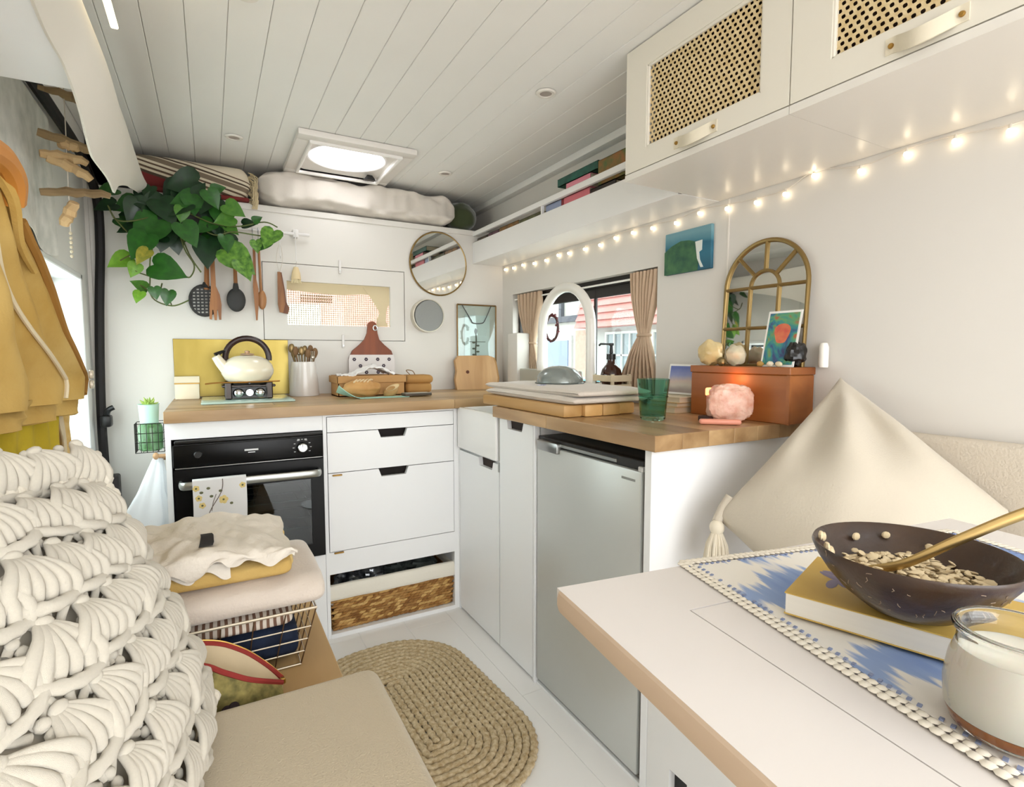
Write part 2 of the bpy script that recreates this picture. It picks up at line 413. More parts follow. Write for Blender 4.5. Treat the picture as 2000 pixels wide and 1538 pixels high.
# shaft: inner board with a round hole
c = (.532, 2.365); rr = .158; n = 48
ring = [(c[0] + rr * math.cos(2 * PI * i / n), c[1] + rr * math.sin(2 * PI * i / n)) for i in range(n)]
def sq(i):
    t = 2 * PI * i / n; cx, cy = math.cos(t), math.sin(t); m_ = max(abs(cx) / ((ix1 - ix0) / 2), abs(cy) / ((iy1 - iy0) / 2))
    return ((ix0 + ix1) / 2 + cx / m_, (iy0 + iy1) / 2 + cy / m_)
mb = MB(); vs = [(*ring[i], 1.895) for i in range(n)] + [(*sq(i), 1.885) for i in range(n)] + [(*ring[i], 1.95) for i in range(n)]
mb.add(vs, [(i, (i + 1) % n, n + (i + 1) % n, n + i) for i in range(n)] + [(i, (i + 1) % n, 2 * n + (i + 1) % n, 2 * n + i) for i in range(n)])
part('shaft', mb, VW, sv)
lm = bpy.data.materials.new('vent_lens'); lm.use_nodes = True; nt = lm.node_tree; nt.nodes.clear()
o_ = nt.nodes.new('ShaderNodeOutputMaterial'); a_ = nt.nodes.new('ShaderNodeAddShader'); t_ = nt.nodes.new('ShaderNodeBsdfTranslucent'); u_ = nt.nodes.new('ShaderNodeBsdfTransparent')
t_.inputs[0].default_value = (.62, .62, .63, 1); u_.inputs[0].default_value = (.34, .34, .34, 1)
nt.links.new(t_.outputs[0], a_.inputs[0]); nt.links.new(u_.outputs[0], a_.inputs[1]); nt.links.new(a_.outputs[0], o_.inputs[0])
mb = MB(); mb.lathe([(.001, 1.99), (.06, 1.987), (.11, 1.975), (.158, 1.945)], (c[0], c[1], 0), 40)
part('lens', mb, lm, sv)
part('lens_rim', MB().tube([(p[0], p[1], 1.897) for p in ring], .006, 8, closed=True), M('rim_white', '#f7f4f2', .3), sv)
part('lens_button', MB().cyl((.552, 2.30, 1.955), (.552, 2.30, 1.985), .006, n=10), M('grey_button', '#55505a', .5), sv)
part('catch', MB().poly([(.636, 1.868), (.686, 1.868), (.683, 1.876), (.672, 1.888), (.651, 1.888), (.641, 1.876)], lambda u, v, t: Vector((u, t, v)), 2.505, 2.53), BLACK, sv)

# recessed downlights
for (lx, ly), lb in (((.952, 1.486), 'round recessed downlight in the ceiling nearest the cane-door cabinet'), ((.963, 2.345), 'small recessed downlight in the ceiling right of the roof vent'), ((.109, 2.352), 'small recessed downlight in the ceiling above the trailing plant'), ((.10, 1.42), 'recessed downlight in the ceiling at the top left corner')):
    t = thing('downlight', lb, 'downlight', (lx, ly, 1.893), 'recessed ceiling downlights')
    part('bezel', MB().lathe([(.019, 1.8985), (.020, 1.894), (.028, 1.8935), (.032, 1.8985)], (lx, ly, 0), 24), M('bezel_white', '#e7e2da', .35), t)
    part('lens', MB().cyl((lx, ly, 1.8965), (lx, ly, 1.8985), .0195, n=20), M('downlight_lens', '#a89c94', .4), t)
# ================================================================== worktops
WT_B = wood('worktop_wood_x', '#cdad82', '#997549', 'X', 9, .38)
WT_R = wood('worktop_wood_y', '#c6a478', '#8f6c46', 'Y', 9, .3)
ZT, ZU = .895, .857
wt = thing('worktop', 'oiled solid wood worktop along the bulkhead above the oven', 'worktop', (.4, 2.33, ZU))
ys = [2.03, 2.13, 2.23, 2.33, 2.43, 2.53, 2.628]
for i, (a, b) in enumerate(zip(ys, ys[1:])):
    cuts = [-.137, .866, 1.405] if i < 1 else [-.137, [.55, .2, .8, .38, .62, .5][i], 1.405]
    for c0, c1 in zip(cuts, cuts[1:]):
        part('stave', MB().box((c0 + .0003, a + .0003, ZU), (c1 - .0003, b - .0003, ZT), .0012, 1), WT_B, wt)
wt2 = thing('worktop', 'oiled butcher-block worktop over the fridge with a jagged far end', 'worktop', (1.14, 1.3, ZU))
xs = [.87, .957, 1.046, 1.137, 1.226, 1.316, 1.405]
for i, (a, b) in enumerate(zip(xs, xs[1:])):
    y1 = 1.70 if i < 4 else 2.028
    for c0, c1 in zip([.895, [1.35, 1.22, 1.41, 1.3, 1.5, 1.38][i]], [[1.35, 1.22, 1.41, 1.3, 1.5, 1.38][i], y1]):
        part('stave', MB().box((a + .0003, c0 + .0003, ZU), (b - .0003, c1 - .0003, ZT), .0012, 1), WT_R, wt2)

# ================================================================== units along the back wall
FY = 2.06
uo = thing('oven_cabinet', 'white cabinet housing the black oven', 'cabinet', (.11, 2.35, 0))
mb = MB()
mb.box((-.137, FY, 0), (-.121, 2.60, ZU)).box((-.121, FY, .80), (.352, 2.60, ZU)).box((-.121, FY, 0), (.352, 2.60, .33)).box((.353, FY, 0), (.361, 2.60, ZU))
part('carcass', mb, CABW, uo)

ov = thing('oven', 'black built-in oven with a silver bar handle and glass door', 'oven', (.117, 2.3, .334))
GLB = M('black_enamel', '#080707', .32, spec=.25)
part('body', MB().box((-.117, FY - .004, .336), (-.108, 2.5, .794)).box((.342, FY - .004, .336), (.351, 2.5, .794)).box((-.117, FY - .004, .336), (.351, 2.5, .345)).box((-.117, FY - .004, .690), (.351, 2.5, .794)).box((-.117, 2.45, .336), (.351, 2.5, .794)), BLACK, ov)
part('control_panel', MB().box((-.117, FY - .016, .708), (.351, FY, .782), .004, 2), GLB, ov)
part('vent_strip', MB().box((-.112, FY - .022, .785), (.349, FY, .797), .005, 2), BLACK, ov)
part('panel_trim', MB().box((-.112, FY - .0175, .7035), (.347, FY - .006, .7065), .001, 1), STEEL, ov)
part('top_trim', MB().box((-.112, FY - .0175, .7815), (.347, FY - .006, .784), .001, 1), M('dull_steel', '#5b5b5b', .4, 1), ov)
k = part('knob', MB().lathe([(.0001, -.034), (.013, -.034), (.016, -.031), (.018, -.018), (.020, -.014), (.020, -.012)], (.278, FY - .002, .745), 28, 'Y'), CHROME, ov)
part('pointer', MB().box((.277, FY - .0375, .747), (.279, FY - .0355, .759)), BLACK, k)
part('timer_button', MB().lathe([(.0001, -.024), (.010, -.024), (.012, -.022), (.0135, -.014)], (-.046, FY - .002, .748), 20, 'Y'), M('dark_knob', '#1d1b1a', .3), ov)
mk = MB()
for i in range(9):
    a = R(-30 + i * 30); mk.box((.278 + .029 * math.cos(a) - .003, FY - .0168, .745 + .029 * math.sin(a) - .0012), (.278 + .029 * math.cos(a) + .003, FY - .0158, .745 + .029 * math.sin(a) + .0012))
mk.box((.262, FY - .0168, .770), (.270, FY - .0158, .776)).box((.286, FY - .0168, .770), (.294, FY - .0158, .776))
part('dial_marks', mk, M('print_grey', '#b9b9b9', .5), ov)
part('brand_mark', MB().box((.092, FY - .0168, .748), (.135, FY - .0158, .754)).box((.103, FY - .0168, .741), (.125, FY - .0158, .744)), M('print_white', '#d9d9d9', .5), ov)
dm = MB()
dz0_, dz1_ = .338, .700
gx0, gx1, gz0, gz1 = .005, .305, .385, .628
for lo, hi in (((-.115, dz0_), (gx0, dz1_)), ((gx1, dz0_), (.349, dz1_)), ((gx0, dz0_), (gx1, gz0)), ((gx0, gz1), (gx1, dz1_))):
    dm.box((lo[0], FY - .02, lo[1]), (hi[0], FY - .004, hi[1]))
dr = part('door', dm, GLB, ov)
part('glass', MB().box((gx0, FY - .016, gz0), (gx1, FY - .012, gz1)), pane_mat('oven_glass', '#9aa5a3', .05), dr)
part('lower_door', MB().box((-.115, FY - .019, .338), (.349, FY - .004, .3385)), BLACK, dr)
hp = [(-.098, FY - .022, .654), (-.094, FY - .05, .654), (-.075, FY - .062, .655), (0, FY - .066, .656), (.12, FY - .067, .657), (.24, FY - .066, .656), (.31, FY - .062, .655), (.329, FY - .05, .654), (.333, FY - .022, .654)]
part('handle', MB().tube(smooth_path(hp, 5), .0135, 12, flat=.5, updir=(0, 0, 1)), STEEL, ov)
inn = MB().box((-.108, FY + .002, .345), (-.098, 2.44, .69)).box((.332, FY + .002, .345), (.342, 2.44, .69)).box((-.10, 2.43, .345), (.34, 2.44, .69)).box((-.10, FY + .002, .345), (.34, 2.44, .352))
part('cavity', inn, M('oven_enamel', '#5f6464', .35, var=.3, vscale=6), ov)
for zz in (.44, .545):
    rk = MB()
    for i in range(14): rk.cyl((-.095 + i * .0325, FY + .02, zz), (-.095 + i * .0325, 2.40, zz), .002, n=6)
    rk.cyl((-.098, FY + .02, zz), (.332, FY + .02, zz), .0035, n=8).cyl((-.098, FY + .15, zz), (.332, FY + .15, zz), .003, n=8).cyl((-.098, 2.38, zz), (.332, 2.38, zz), .003, n=8)
    part('rack', rk, M('rack_wire', '#c9cccc', .25, 1), ov)

ud = thing('drawer_unit', 'white drawer unit with trapezoid finger cut-outs beside the oven', 'cabinet', (.62, 2.35, 0))
mb = MB()
mb.box((.361, FY, 0), (.3655, 2.60, ZU)).box((.873, FY, 0), (.893, 2.60, ZU)).box((.3655, FY, .248), (.873, 2.60, .333)).box((.3655, FY, .848), (.873, 2.60, ZU)).box((.3655, FY - .004, 0), (.873, 2.60, .016)).box((.3655, 2.55, .016), (.873, 2.60, .85))
part('carcass', mb, CABW, ud)
part('interior_shade', MB().box((.37, FY + .03, .34), (.87, FY + .04, .84)), DARK, ud)  # dark sheet standing in for the shade behind the cut-outs
def cut_front(name, x0, x1, z0, z1, cut, parent, y=FY, t=.018):
    pts = [(x0, z0), (x1, z0), (x1, z1)]
    if cut: pts += [(cut[1], z1), (cut[1] - .011, z1 - cut[2]), (cut[0] + .011, z1 - cut[2]), (cut[0], z1)]
    pts += [(x0, z1)]
    return part(name, MB().poly(pts, lambda u, v, tt: Vector((u, tt, v)), y - .001, y + t), CABW, parent, smooth=0)
cut_front('false_front', .368, .871, .790, .846, None, ud)
cut_front('drawer', .368, .871, .637, .787, (.557, .674, .031), ud)
cut_front('drawer', .368, .871, .336, .634, (.557, .677, .031), ud)
for zz in (.627, .330):
    l = part('latch', MB().box((.382, FY - .009, zz - .003), (.418, FY - .001, zz + .003), .002, 1), BRASS, ud)

# wicker basket in the niche
bk = thing('wicker_basket', 'woven seagrass basket with a white cloth liner in the niche under the drawers', 'basket', (.62, 2.3, .016))
bx0, bx1, by0, by1, bz0, bz1 = .380, .866, 2.085, 2.45, .018, .165
def weave(face):
    def fn(u, v):
        z = bz0 + (bz1 - bz0) * v; rows = 13; cols = 46 if face == 'f' else 34
        row = int(v * rows - 1e-6); ph = row % 2
        bul = .0042 * abs(math.sin(PI * v * rows)) ** .6 * (.55 + .45 * math.sin(2 * PI * (u * cols / 2 + ph * .5))) + .0012 * nz(u * 60, v * 40)
        flare = .012 * v
        if face == 'f': return Vector((bx0 - flare + (bx1 - bx0 + 2 * flare) * u, by0 - flare - bul, z))
        if face == 'l': return Vector((bx0 - flare - bul, by1 - (by1 - by0 + flare) * u, z))
        return Vector((bx1 + flare + bul, by0 - flare + (by1 - by0 + flare) * u, z))
    return fn
SEA = M('seagrass', '#c79a5a', .8, col2='#8a5c2c', vscale=38, stretch=(.25, .25, 1.6))
SEA2 = M('seagrass_dark', '#a9783c', .8, col2='#7a4f24', vscale=50)
SEA3 = M('seagrass_pale', '#dcb678', .8, col2='#c0944f', vscale=50)
mb = MB(); random.seed(31); rows = 13; rh = (bz1 - bz0) / rows
for r in range(rows):
    z = bz0 + (r + .5) * rh; fl2 = .012 * (r / rows)
    for c in range(24):
        f = (c + .5 + .5 * (r % 2)) / 24.5; x = bx0 - fl2 + (bx1 - bx0 + 2 * fl2) * f
        mb.ball((x, by0 - fl2 - .003 + random.uniform(-.001, .001), z + random.uniform(-.0008, .0008)), (.0165, .0052, .0062), 8, 6, rot=Matrix.Rotation(R(-12 + random.uniform(-5, 5)), 3, 'Y'), mi=random.choice((0, 0, 1, 2)))
    for c in range(16):
        y = by0 + (by1 - by0) * (c + .5 + .5 * (r % 2)) / 16.5
        for xx in (bx0 - fl2 - .002, bx1 + fl2 + .002): mb.ball((xx, y, z), (.0052, .0165, .0062), 7, 5, mi=random.choice((0, 0, 1, 2)))
mb.box((bx0 + .001, by0 + .001, bz0), (bx1 - .001, by0 + .004, bz1), mi=1).box((bx0 + .001, by0, bz0), (bx0 + .004, by1, bz1), mi=1).box((bx1 - .004, by0, bz0), (bx1 - .001, by1, bz1), mi=1)
mb.box((bx0, by1 - .01, bz0), (bx1, by1, bz1)).box((bx0, by0, bz0), (bx1, by1, bz0 + .006))
part('basket_body', mb, [SEA, SEA2, SEA3], bk, smooth=60, kind='stuff')
def liner(u, v):
    # folded band of cloth round the rim: u round the rim, v from inside over the top and down outside
    L1, L2 = bx1 - bx0 + .03, by1 - by0 + .02; per = 2 * (L1 + L2); s = u * per
    cx, cy = (bx0 + bx1) / 2, (by0 + by1) / 2
    if s < L1: px, py, nx, ny = -L1 / 2 + s, -L2 / 2, 0, -1
    elif s < L1 + L2: px, py, nx, ny = L1 / 2, -L2 / 2 + s - L1, 1, 0
    elif s < 2 * L1 + L2: px, py, nx, ny = L1 / 2 - (s - L1 - L2), L2 / 2, 0, 1
    else: px, py, nx, ny = -L1 / 2, L2 / 2 - (s - 2 * L1 - L2), -1, 0
    prof = [(-.014, -.05), (-.012, .022), (-.004, .036), (.006, .034), (.012, .02), (.013, -.012), (.010, -.022)]
    t = v * (len(prof) - 1); i = min(int(t), len(prof) - 2); f = t - i
    o = prof[i][0] * (1 - f) + prof[i + 1][0] * f; z = prof[i][1] * (1 - f) + prof[i + 1][1] * f
    wv = .003 * nz(s * 14, v * 3) * (1 if v > .3 else .3)
    return Vector((cx + px + nx * (o + wv), cy + py + ny * (o + wv), bz1 + z + .003 * nz(s * 8, 3)))
part('liner', MB().grid(liner, 150, 22), M('liner_cotton', '#eee8da', .85, bump=.25, bscale=120), bk, smooth=60)
FOIL = M('foil_wrapper', '#b9bcc0', .25, .8, col2='#3a3d40', vscale=22, bump=.9, bscale=30)
for i, (cx, cy, rx, ry, rz_) in enumerate(((.45, 2.17, .055, .05, .030), (.55, 2.19, .06, .06, .036), (.655, 2.2, .055, .06, .03), (.77, 2.19, .07, .07, .034))):
    single('food_packet', MB().ball((cx, cy, .16 + rz_ * .4), (rx, ry, rz_), 20, 14, jit=.5), FOIL if i < 2 else M('dark_packet', '#2b3130', .35, .3, col2='#59615e', vscale=14),
           ['crumpled silver packet at the left end of the lined basket', 'crinkled clear and silver packet, second from the left in the lined basket', 'dark packet just right of centre in the lined basket', 'dark packet at the right end of the lined basket'][i], 'packet', 'packets in the lined basket')

# ================================================================== units along the right wall
FX = .893
sk = thing('sink', 'white ceramic butler sink with a deep plain front', 'sink', (1.05, 1.87, .69))
CER = M('ceramic_white', '#f1efec', .12, coat=.3)
mb = MB().box((.885, 1.706, .692), (.905, 2.052, .862), .006, 3).box((1.205, 1.706, .692), (1.222, 2.026, .862), .004, 2).box((.89, 1.706, .692), (1.22, 1.722, .862), .004, 2).box((.89, 2.01, .692), (1.22, 2.026, .862), .004, 2).box((.89, 1.71, .692), (1.22, 2.02, .71))
part('basin', mb, CER, sk)
part('drain', MB().lathe([(.001, .7135), (.02, .7135), (.026, .7105)], (1.06, 1.87, 0), 20), CHROME, sk)
us = thing('sink_cupboard', 'white cupboard below the sink with one notched door', 'cabinet', (1.1, 1.87, 0))
part('carcass', MB().box((FX + .018, 1.69, .0), (1.40, 2.055, .688)).box((FX, 2.048, 0), (FX + .02, 2.06, .69)), CABW, us)
def side_front(y0, y1, z0, z1, cut, parent, dark_parent=True):
    pts = [(y0, z0), (y1, z0), (y1, z1)]
    if cut: pts += [(cut[1], z1), (cut[1] - .006, z1 - cut[2]), (cut[0] + .010, z1 - cut[2]), (cut[0], z1)]
    pts += [(y0, z1)]
    d = part('door', MB().poly(pts, lambda u, v, tt: Vector((tt, u, v)), FX, FX + .0175), CABW, parent, smooth=0)
    if cut: part('notch_shade', MB().box((FX + .0165, cut[0] - .01, z1 - cut[2] - .01), (FX + .0178, cut[1] + .01, z1 - .0005)), M('notch_shade_brown', '#2a1c16', .7), d)  # dark brown sheet paints the shade inside the notch
    return d
side_front(1.694, 2.045, .012, .682, (1.74, 1.862, .030), us)
un = thing('narrow_cupboard', 'tall narrow white cupboard between the sink and the fridge', 'cabinet', (1.1, 1.57, 0))
part('carcass', MB().box((FX + .018, 1.448, 0), (1.40, 1.689, ZU)).box((FX, 1.448, 0), (FX + .02, 1.458, ZU)), CABW, un)
side_front(1.461, 1.688, .012, .851, (1.522, 1.635, .030), un)
part('hinge_plate', MB().box((FX - .003, 1.690, .655), (FX + .004, 1.698, .69), .001, 1), STEEL, un)
fg = thing('fridge', 'grey steel-fronted undercounter fridge with a small top-corner handle', 'fridge', (1.15, 1.2, 0))
FRG = M('fridge_grey', '#cfd1cd', .38, .35, var=.06, vscale=2)
part('cabinet_shell', MB().box((FX + .028, .958, .006), (1.38, 1.446, .822), .004, 1), M('fridge_side', '#6f6f6d', .5, .4), fg)
dd = part('door', MB().box((FX + .002, .966, .022), (FX + .030, 1.440, .796), .005, 2), FRG, fg)
part('edge_seal', MB().box((FX + .012, .957, .012), (FX + .034, .9655, .80)).box((FX + .012, .957, .012), (FX + .034, 1.445, .0205)).box((FX + .014, 1.4405, .012), (FX + .034, 1.446, .815)), M('fridge_seal', '#6d6a66', .6), dd)
part('top_strip', MB().box((FX + .010, .965, .797), (FX + .034, 1.443, .822), .002, 1), M('strip_black', '#262322', .4), fg)
part('strip_trim', MB().box((FX + .004, 1.06, .803), (FX + .012, 1.32, .812), .001, 1), STEEL, fg)
part('handle', MB().box((FX - .010, 1.312, .782), (FX + .014, 1.425, .815), .005, 2), M('handle_steel', '#9b9c9a', .28, .9), dd)
part('corner_cap', MB().box((FX + .002, .962, .795), (FX + .02, .978, .808), .002, 1), M('cap_grey', '#c2c1bd', .4), fg)
part('maker_mark', MB().box((FX + .0008, .985, .768), (FX + .0025, 1.035, .774)), M('mark_grey', '#8f908c', .4), dd)
ep = thing('end_panel', 'plain white end panel closing the fridge side of the kitchen', 'panel', (1.15, .94, 0))
part('board', MB().box((FX, .928, 0), (1.408, .952, ZU), .0015, 1), CABW, ep)
part('plinth', MB().box((FX + .006, .953, 0), (FX + .02, 1.446, .008)), CABW, ep)

# bench under and beside the table
bn = thing('storage_bench', 'white box bench with a dark finger hole under the table', 'bench', (1.15, -.2, 0))
BNC = M('bench_paint', '#f0efec', .45, var=.03)
hole = [(.80, .055), (.853, .055), (.853, .105)] + arc((.838, .107), .015, 0, PI / 2, 4)[1:] + arc((.812, .107), .012, PI / 2, PI, 4)
fp = MB()
# front board built round the finger hole
fp.box((FX, -.80, 0), (FX + .018, .80, .42)).box((FX, .853, 0), (FX + .018, .926, .42)).box((FX, .80, 0), (FX + .018, .853, .055)).box((FX, .80, .122), (FX + .018, .853, .42))
part('front_board', fp, BNC, bn)
part('hole_shade', MB().box((FX + .018, .79, .04), (FX + .03, .86, .14)), BLACK, bn)  # black sheet painted as the darkness inside the finger hole
part('top_board', MB().box((FX, -.80, .42), (1.408, .926, .44), .002, 1), BNC, bn)
LIN = M('linen_beige', '#d6cab6', .9, var=.06, vscale=5, bump=.35, bscale=260, sheen=.3)
single('bench_cushion', MB().box((FX + .03, -.78, .441), (1.40, .915, .50), .03, 4), LIN, 'flat beige seat cushion on the bench behind the table', 'cushion')
single('backrest_cushion', MB().box((1.368, -.6, .505), (1.4065, .655, .903), .018, 4), M('backrest_linen', '#d8cdbd', .9, var=.06, vscale=5, bump=.35, bscale=200), 'long beige backrest cushion along the right wall behind the bowl', 'cushion')
# ================================================================== cane-door overhead cabinets on the right
CANE = M('cane_weave', '#e3cfa6', .7, col2='#d0b481', vscale=60)
LEATHER = M('pale_leather', '#e6dcc6', .6, var=.08, vscale=20, bump=.15, bscale=90)
OX = 1.024
def cane_sheet(x, y0, y1, z0, z1, pitch=.0136, hr=.0037):
    """woven sheet with staggered round holes: every hole is cut out of its own hexagonal cell"""
    mb = MB(); rowh = pitch * .866; nr = int((z1 - z0) / rowh) + 2; nc = int((y1 - y0) / pitch) + 2
    vs = []; fs = []
    for r in range(nr):
        for c in range(nc):
            cy = y0 + (c + .5 * (r % 2)) * pitch; cz = z0 + r * rowh
            if cy < y0 - pitch * .4 or cy > y1 + pitch * .4 or cz > z1 + rowh * .4: continue
            o = len(vs)
            for k in range(6):
                a = PI / 6 + k * PI / 3; ro = pitch / math.sqrt(3)
                vs.append((x, min(max(cy + ro * math.cos(a), y0), y1), min(max(cz + ro * math.sin(a), z0), z1)))
            for k in range(12):
                a = PI / 6 + k * PI / 6
                vs.append((x - .0006 * math.sin(a * 3), min(max(cy + hr * math.cos(a), y0), y1), min(max(cz + hr * 1.05 * math.sin(a), z0), z1)))
            for k in range(6):
                a, b = o + k, o + (k + 1) % 6; i0, i1, i2 = o + 6 + 2 * k, o + 6 + (2 * k + 1) % 12, o + 6 + (2 * k + 2) % 12
                fs += [(a, i0, i1), (a, i1, b), (b, i1, i2)]
    mb.add(vs, fs); return mb
def overhead(y0, y1, label, hy0, hy1):
    t = thing('cane_cabinet', label, 'cabinet', (1.2, (y0 + y1) / 2, 1.555), 'cane-door overhead cabinets')
    part('carcass', MB().box((OX, y0 + .0005, 1.556), (1.408, y1 - .0005, 1.572)).box((OX + .02, y0 + .0005, 1.572), (1.40, y0 + .012, 1.898)).box((OX + .02, y1 - .012, 1.572), (1.40, y1 - .0005, 1.898)), M('overhead_paint', '#e9e4dc', .3), t)
    part('cavity_shade', MB().box((1.12, y0 + .012, 1.573), (1.13, y1 - .012, 1.897)), M('cavity_shade_brown', '#3a2416', .9), t)  # dark board put in as the shade seen through the cane holes
    dz0, dz1 = 1.5745, 1.896; cy0, cy1, cz0, cz1 = y0 + .066, y1 - .080, 1.624, 1.834
    dp = MB()
    for a, b, c, d in ((y0 + .0015, cy0, dz0, dz1), (cy1, y1 - .0015, dz0, dz1), (cy0, cy1, dz0, cz0), (cy0, cy1, cz1, dz1)): dp.box((OX, a, c), (OX + .018, b, d))
    d = part('door', dp, CREAM, t)
    bd = MB()
    for a, b, c, e in ((cy0 - .002, cy0 + .006, cz0, cz1), (cy1 - .006, cy1 + .002, cz0, cz1), (cy0, cy1, cz0 - .002, cz0 + .006), (cy0, cy1, cz1 - .006, cz1 + .002)): bd.box((OX + .002, a, c), (OX + .012, b, e), .002, 1)
    part('bead', bd, CREAM, d)
    part('cane_panel', cane_sheet(OX + .008, cy0, cy1, cz0, cz1), CANE, d, smooth=0)
    # leather strap pull: flat ends screwed on, middle bowed out and hanging
    ym = (hy0 + hy1) / 2
    def strap(u, v):
        y = hy1 + (hy0 - hy1) * u; bow = math.sin(PI * u) ** 1.0
        e = min(u, 1 - u); lift = 0 if e < .12 else math.sin(PI * (u - .12) / .76)
        return Vector((OX - .002 - .020 * lift, y, 1.6105 - .011 * lift - .027 * v + .002 * (1 - lift)))
    h = part('strap_handle', MB().slab(strap, -.0028, 25, 5), LEATHER, d, smooth=50)
    for yy in (hy0 + .009, hy1 - .009):
        part('screw', MB().lathe([(.0001, -.0025), (.0035, -.002), (.0045, 0), (.0045, .004)], (OX - .004, yy, 1.598), 12, 'X'), BRASS, h)
overhead(.702, 1.190, 'white overhead cabinet with a cane door panel, the one nearer the bookshelf', .878, 1.008)
overhead(.214, .702, 'white overhead cabinet with a cane door panel, cut off by the top right corner', .410, .527)
overhead(-.60, .214, 'white overhead cabinet beyond the right edge of the photo', -.25, -.13) if False else None

# ================================================================== book ledge
ZS = 1.555; SX = 1.232
sh = thing('book_ledge', 'white wall ledge with an open rail holding books below the ceiling', 'shelf', (1.32, 1.92, ZS))
part('bottom_board', MB().box((SX, 1.192, ZS), (1.408, 2.628, ZS + .014)), WHITE, sh)
part('fascia', MB().box((SX - .002, 1.192, ZS - .001), (SX + .014, 2.628, 1.663), .001, 1), WHITE, sh)
part('rail', MB().box((SX - .002, 1.192, 1.697), (SX + .014, 2.628, 1.720), .0015, 1), WHITE, sh)
part('divider', MB().box((SX, 1.950, 1.655), (SX + .012, 1.958, 1.70)), WHITE, sh)
part('divider', MB().box((SX, 1.205, 1.655), (SX + .012, 1.213, 1.70)), WHITE, sh)
part('inner_board', MB().box((SX + .014, 1.192, 1.575), (1.402, 2.628, 1.585)), WHITE, sh)
def book(y0, y1, h, depth, col, label, lean=0, col2=None, spine=None):
    t = thing('book', label, 'book', (1.30, (y0 + y1) / 2, 1.586), 'books on the ledge')
    cv = M('book_' + col.strip('#') + (col2 or '').strip('#'), col, .5, col2=col2, vscale=26)
    x0 = SX + .018; mb = MB()
    mb.box((x0, y0, 1.586), (x0 + depth, y0 + .002, 1.586 + h)).box((x0, y1 - .002, 1.586), (x0 + depth, y1, 1.586 + h)).box((x0, y0, 1.586), (x0 + .003, y1, 1.586 + h))
    part('cover', mb, cv, t, smooth=0)
    part('pages', MB().box((x0 + .003, y0 + .002, 1.589), (x0 + depth - .004, y1 - .002, 1.586 + h - .004)), M('book_pages', '#d8ccb4', .8), t)
def flat_book(y0, y1, z, th, col, label, x0=SX + .018, x1=1.37, col2=None):
    t = thing('book', label, 'book', (1.30, (y0 + y1) / 2, z), 'books on the ledge')
    cv = M('book_' + col.strip('#') + (col2 or '').strip('#'), col, .5, col2=col2, vscale=30)
    part('cover', MB().box((x0, y0, z), (x1, y1, z + .002)).box((x0, y0, z + th - .002), (x1, y1, z + th)).box((x0, y0, z), (x0 + .003, y1, z + th)), cv, t, smooth=0)
    part('pages', MB().box((x0 + .003, y0 + .003, z + .002), (x1 - .003, y1 - .003, z + th - .002)), M('book_pages', '#d8ccb4', .8), t)
z = 1.586
flat_book(1.50, 1.645, z, .100, '#3a2a22', 'dark brown book at the cabinet end of the ledge', col2='#120c0a')
flat_book(1.648, 1.815, z, .112, '#d8757f', 'rose pink book seen through the gap of the ledge')
flat_book(1.818, 1.832, z, .110, '#8a2730', 'thin dark red book beside the pink one')
flat_book(1.835, 1.945, z, .112, '#98a2c0', 'periwinkle blue book through the gap of the ledge')
flat_book(1.645, 1.80, z + .113, .050, '#e08c9c', 'bright pink book lying above the rail of the ledge')
flat_book(1.60, 1.86, z + .164, .030, '#2c6a5c', 'dark teal book on top of the stack on the ledge', col2='#1d4238')
flat_book(1.44, 1.598, z + .101, .088, '#a5683a', 'thick book with a colourful patterned spine by the cane cabinet', col2='#4a6b3a')
flat_book(1.865, 1.94, z + .113, .026, '#b09074', 'small tan book at the low end of the stack', col2='#866547')
flat_book(1.98, 2.17, z, .100, '#6b6a45', 'olive patterned book lying in the ledge left of the blue book', col2='#3d3a2a')
flat_book(2.18, 2.36, z, .104, '#9a6a34', 'orange brown book lying in the ledge', col2='#5b4a30')
flat_book(2.37, 2.48, z, .100, '#7a5560', 'dusty mauve book near the green cushion', col2='#3c2a30')
flat_book(2.49, 2.61, z, .098, '#5f5040', 'dark book at the bulkhead end of the ledge', col2='#2b2422')

# ================================================================== fairy lights
bulbs = [(2.58, 1.531), (2.49, 1.527), (2.395, 1.529), (2.286, 1.521), (2.179, 1.520), (2.076, 1.528), (1.992, 1.523), (1.876, 1.522), (1.773, 1.521), (1.678, 1.532), (1.578, 1.533), (1.476, 1.529), (1.363, 1.524), (1.262, 1.534), (1.155, 1.524), (1.053, 1.518), (.963, 1.519), (.882, 1.546), (.766, 1.524), (.666, 1.533), (.574, 1.531), (.483, 1.520), (.40, 1.528)]
fl_ = thing('fairy_lights', 'string of warm fairy lights along the wall under the ledge and cabinets', 'string lights', (1.4, 1.5, 1.52))
wp = [(1.4045, y, z + .014) for y, z in bulbs]
part('wire', MB().tube(smooth_path([(1.4045, 2.625, 1.545)] + wp + [(1.4045, .2, 1.54)], 5), .0013, 6), M('clear_wire', '#ded6cc', .4), fl_)
BULB = M('warm_bulb', '#fff2d8', .3, emit='#ffe9c4', estr=9)
CAPM = M('bulb_cap', '#d9d2c6', .4)
b0 = None
for y, z in bulbs:
    p = (1.3985, y, z)
    if b0 is None:
        b0 = part('bulb', MB().ball(p, (.0052, .0052, .0062), 10, 8), BULB, fl_, origin=p)
        c0 = part('cap', MB().cyl((p[0], p[1], p[2] + .004), (p[0] + .003, p[1], p[2] + .014), .003, n=8), CAPM, b0, origin=p)
    else:
        b = share(b0, fl_, p); c = c0.copy(); COL.objects.link(c); c.parent = b

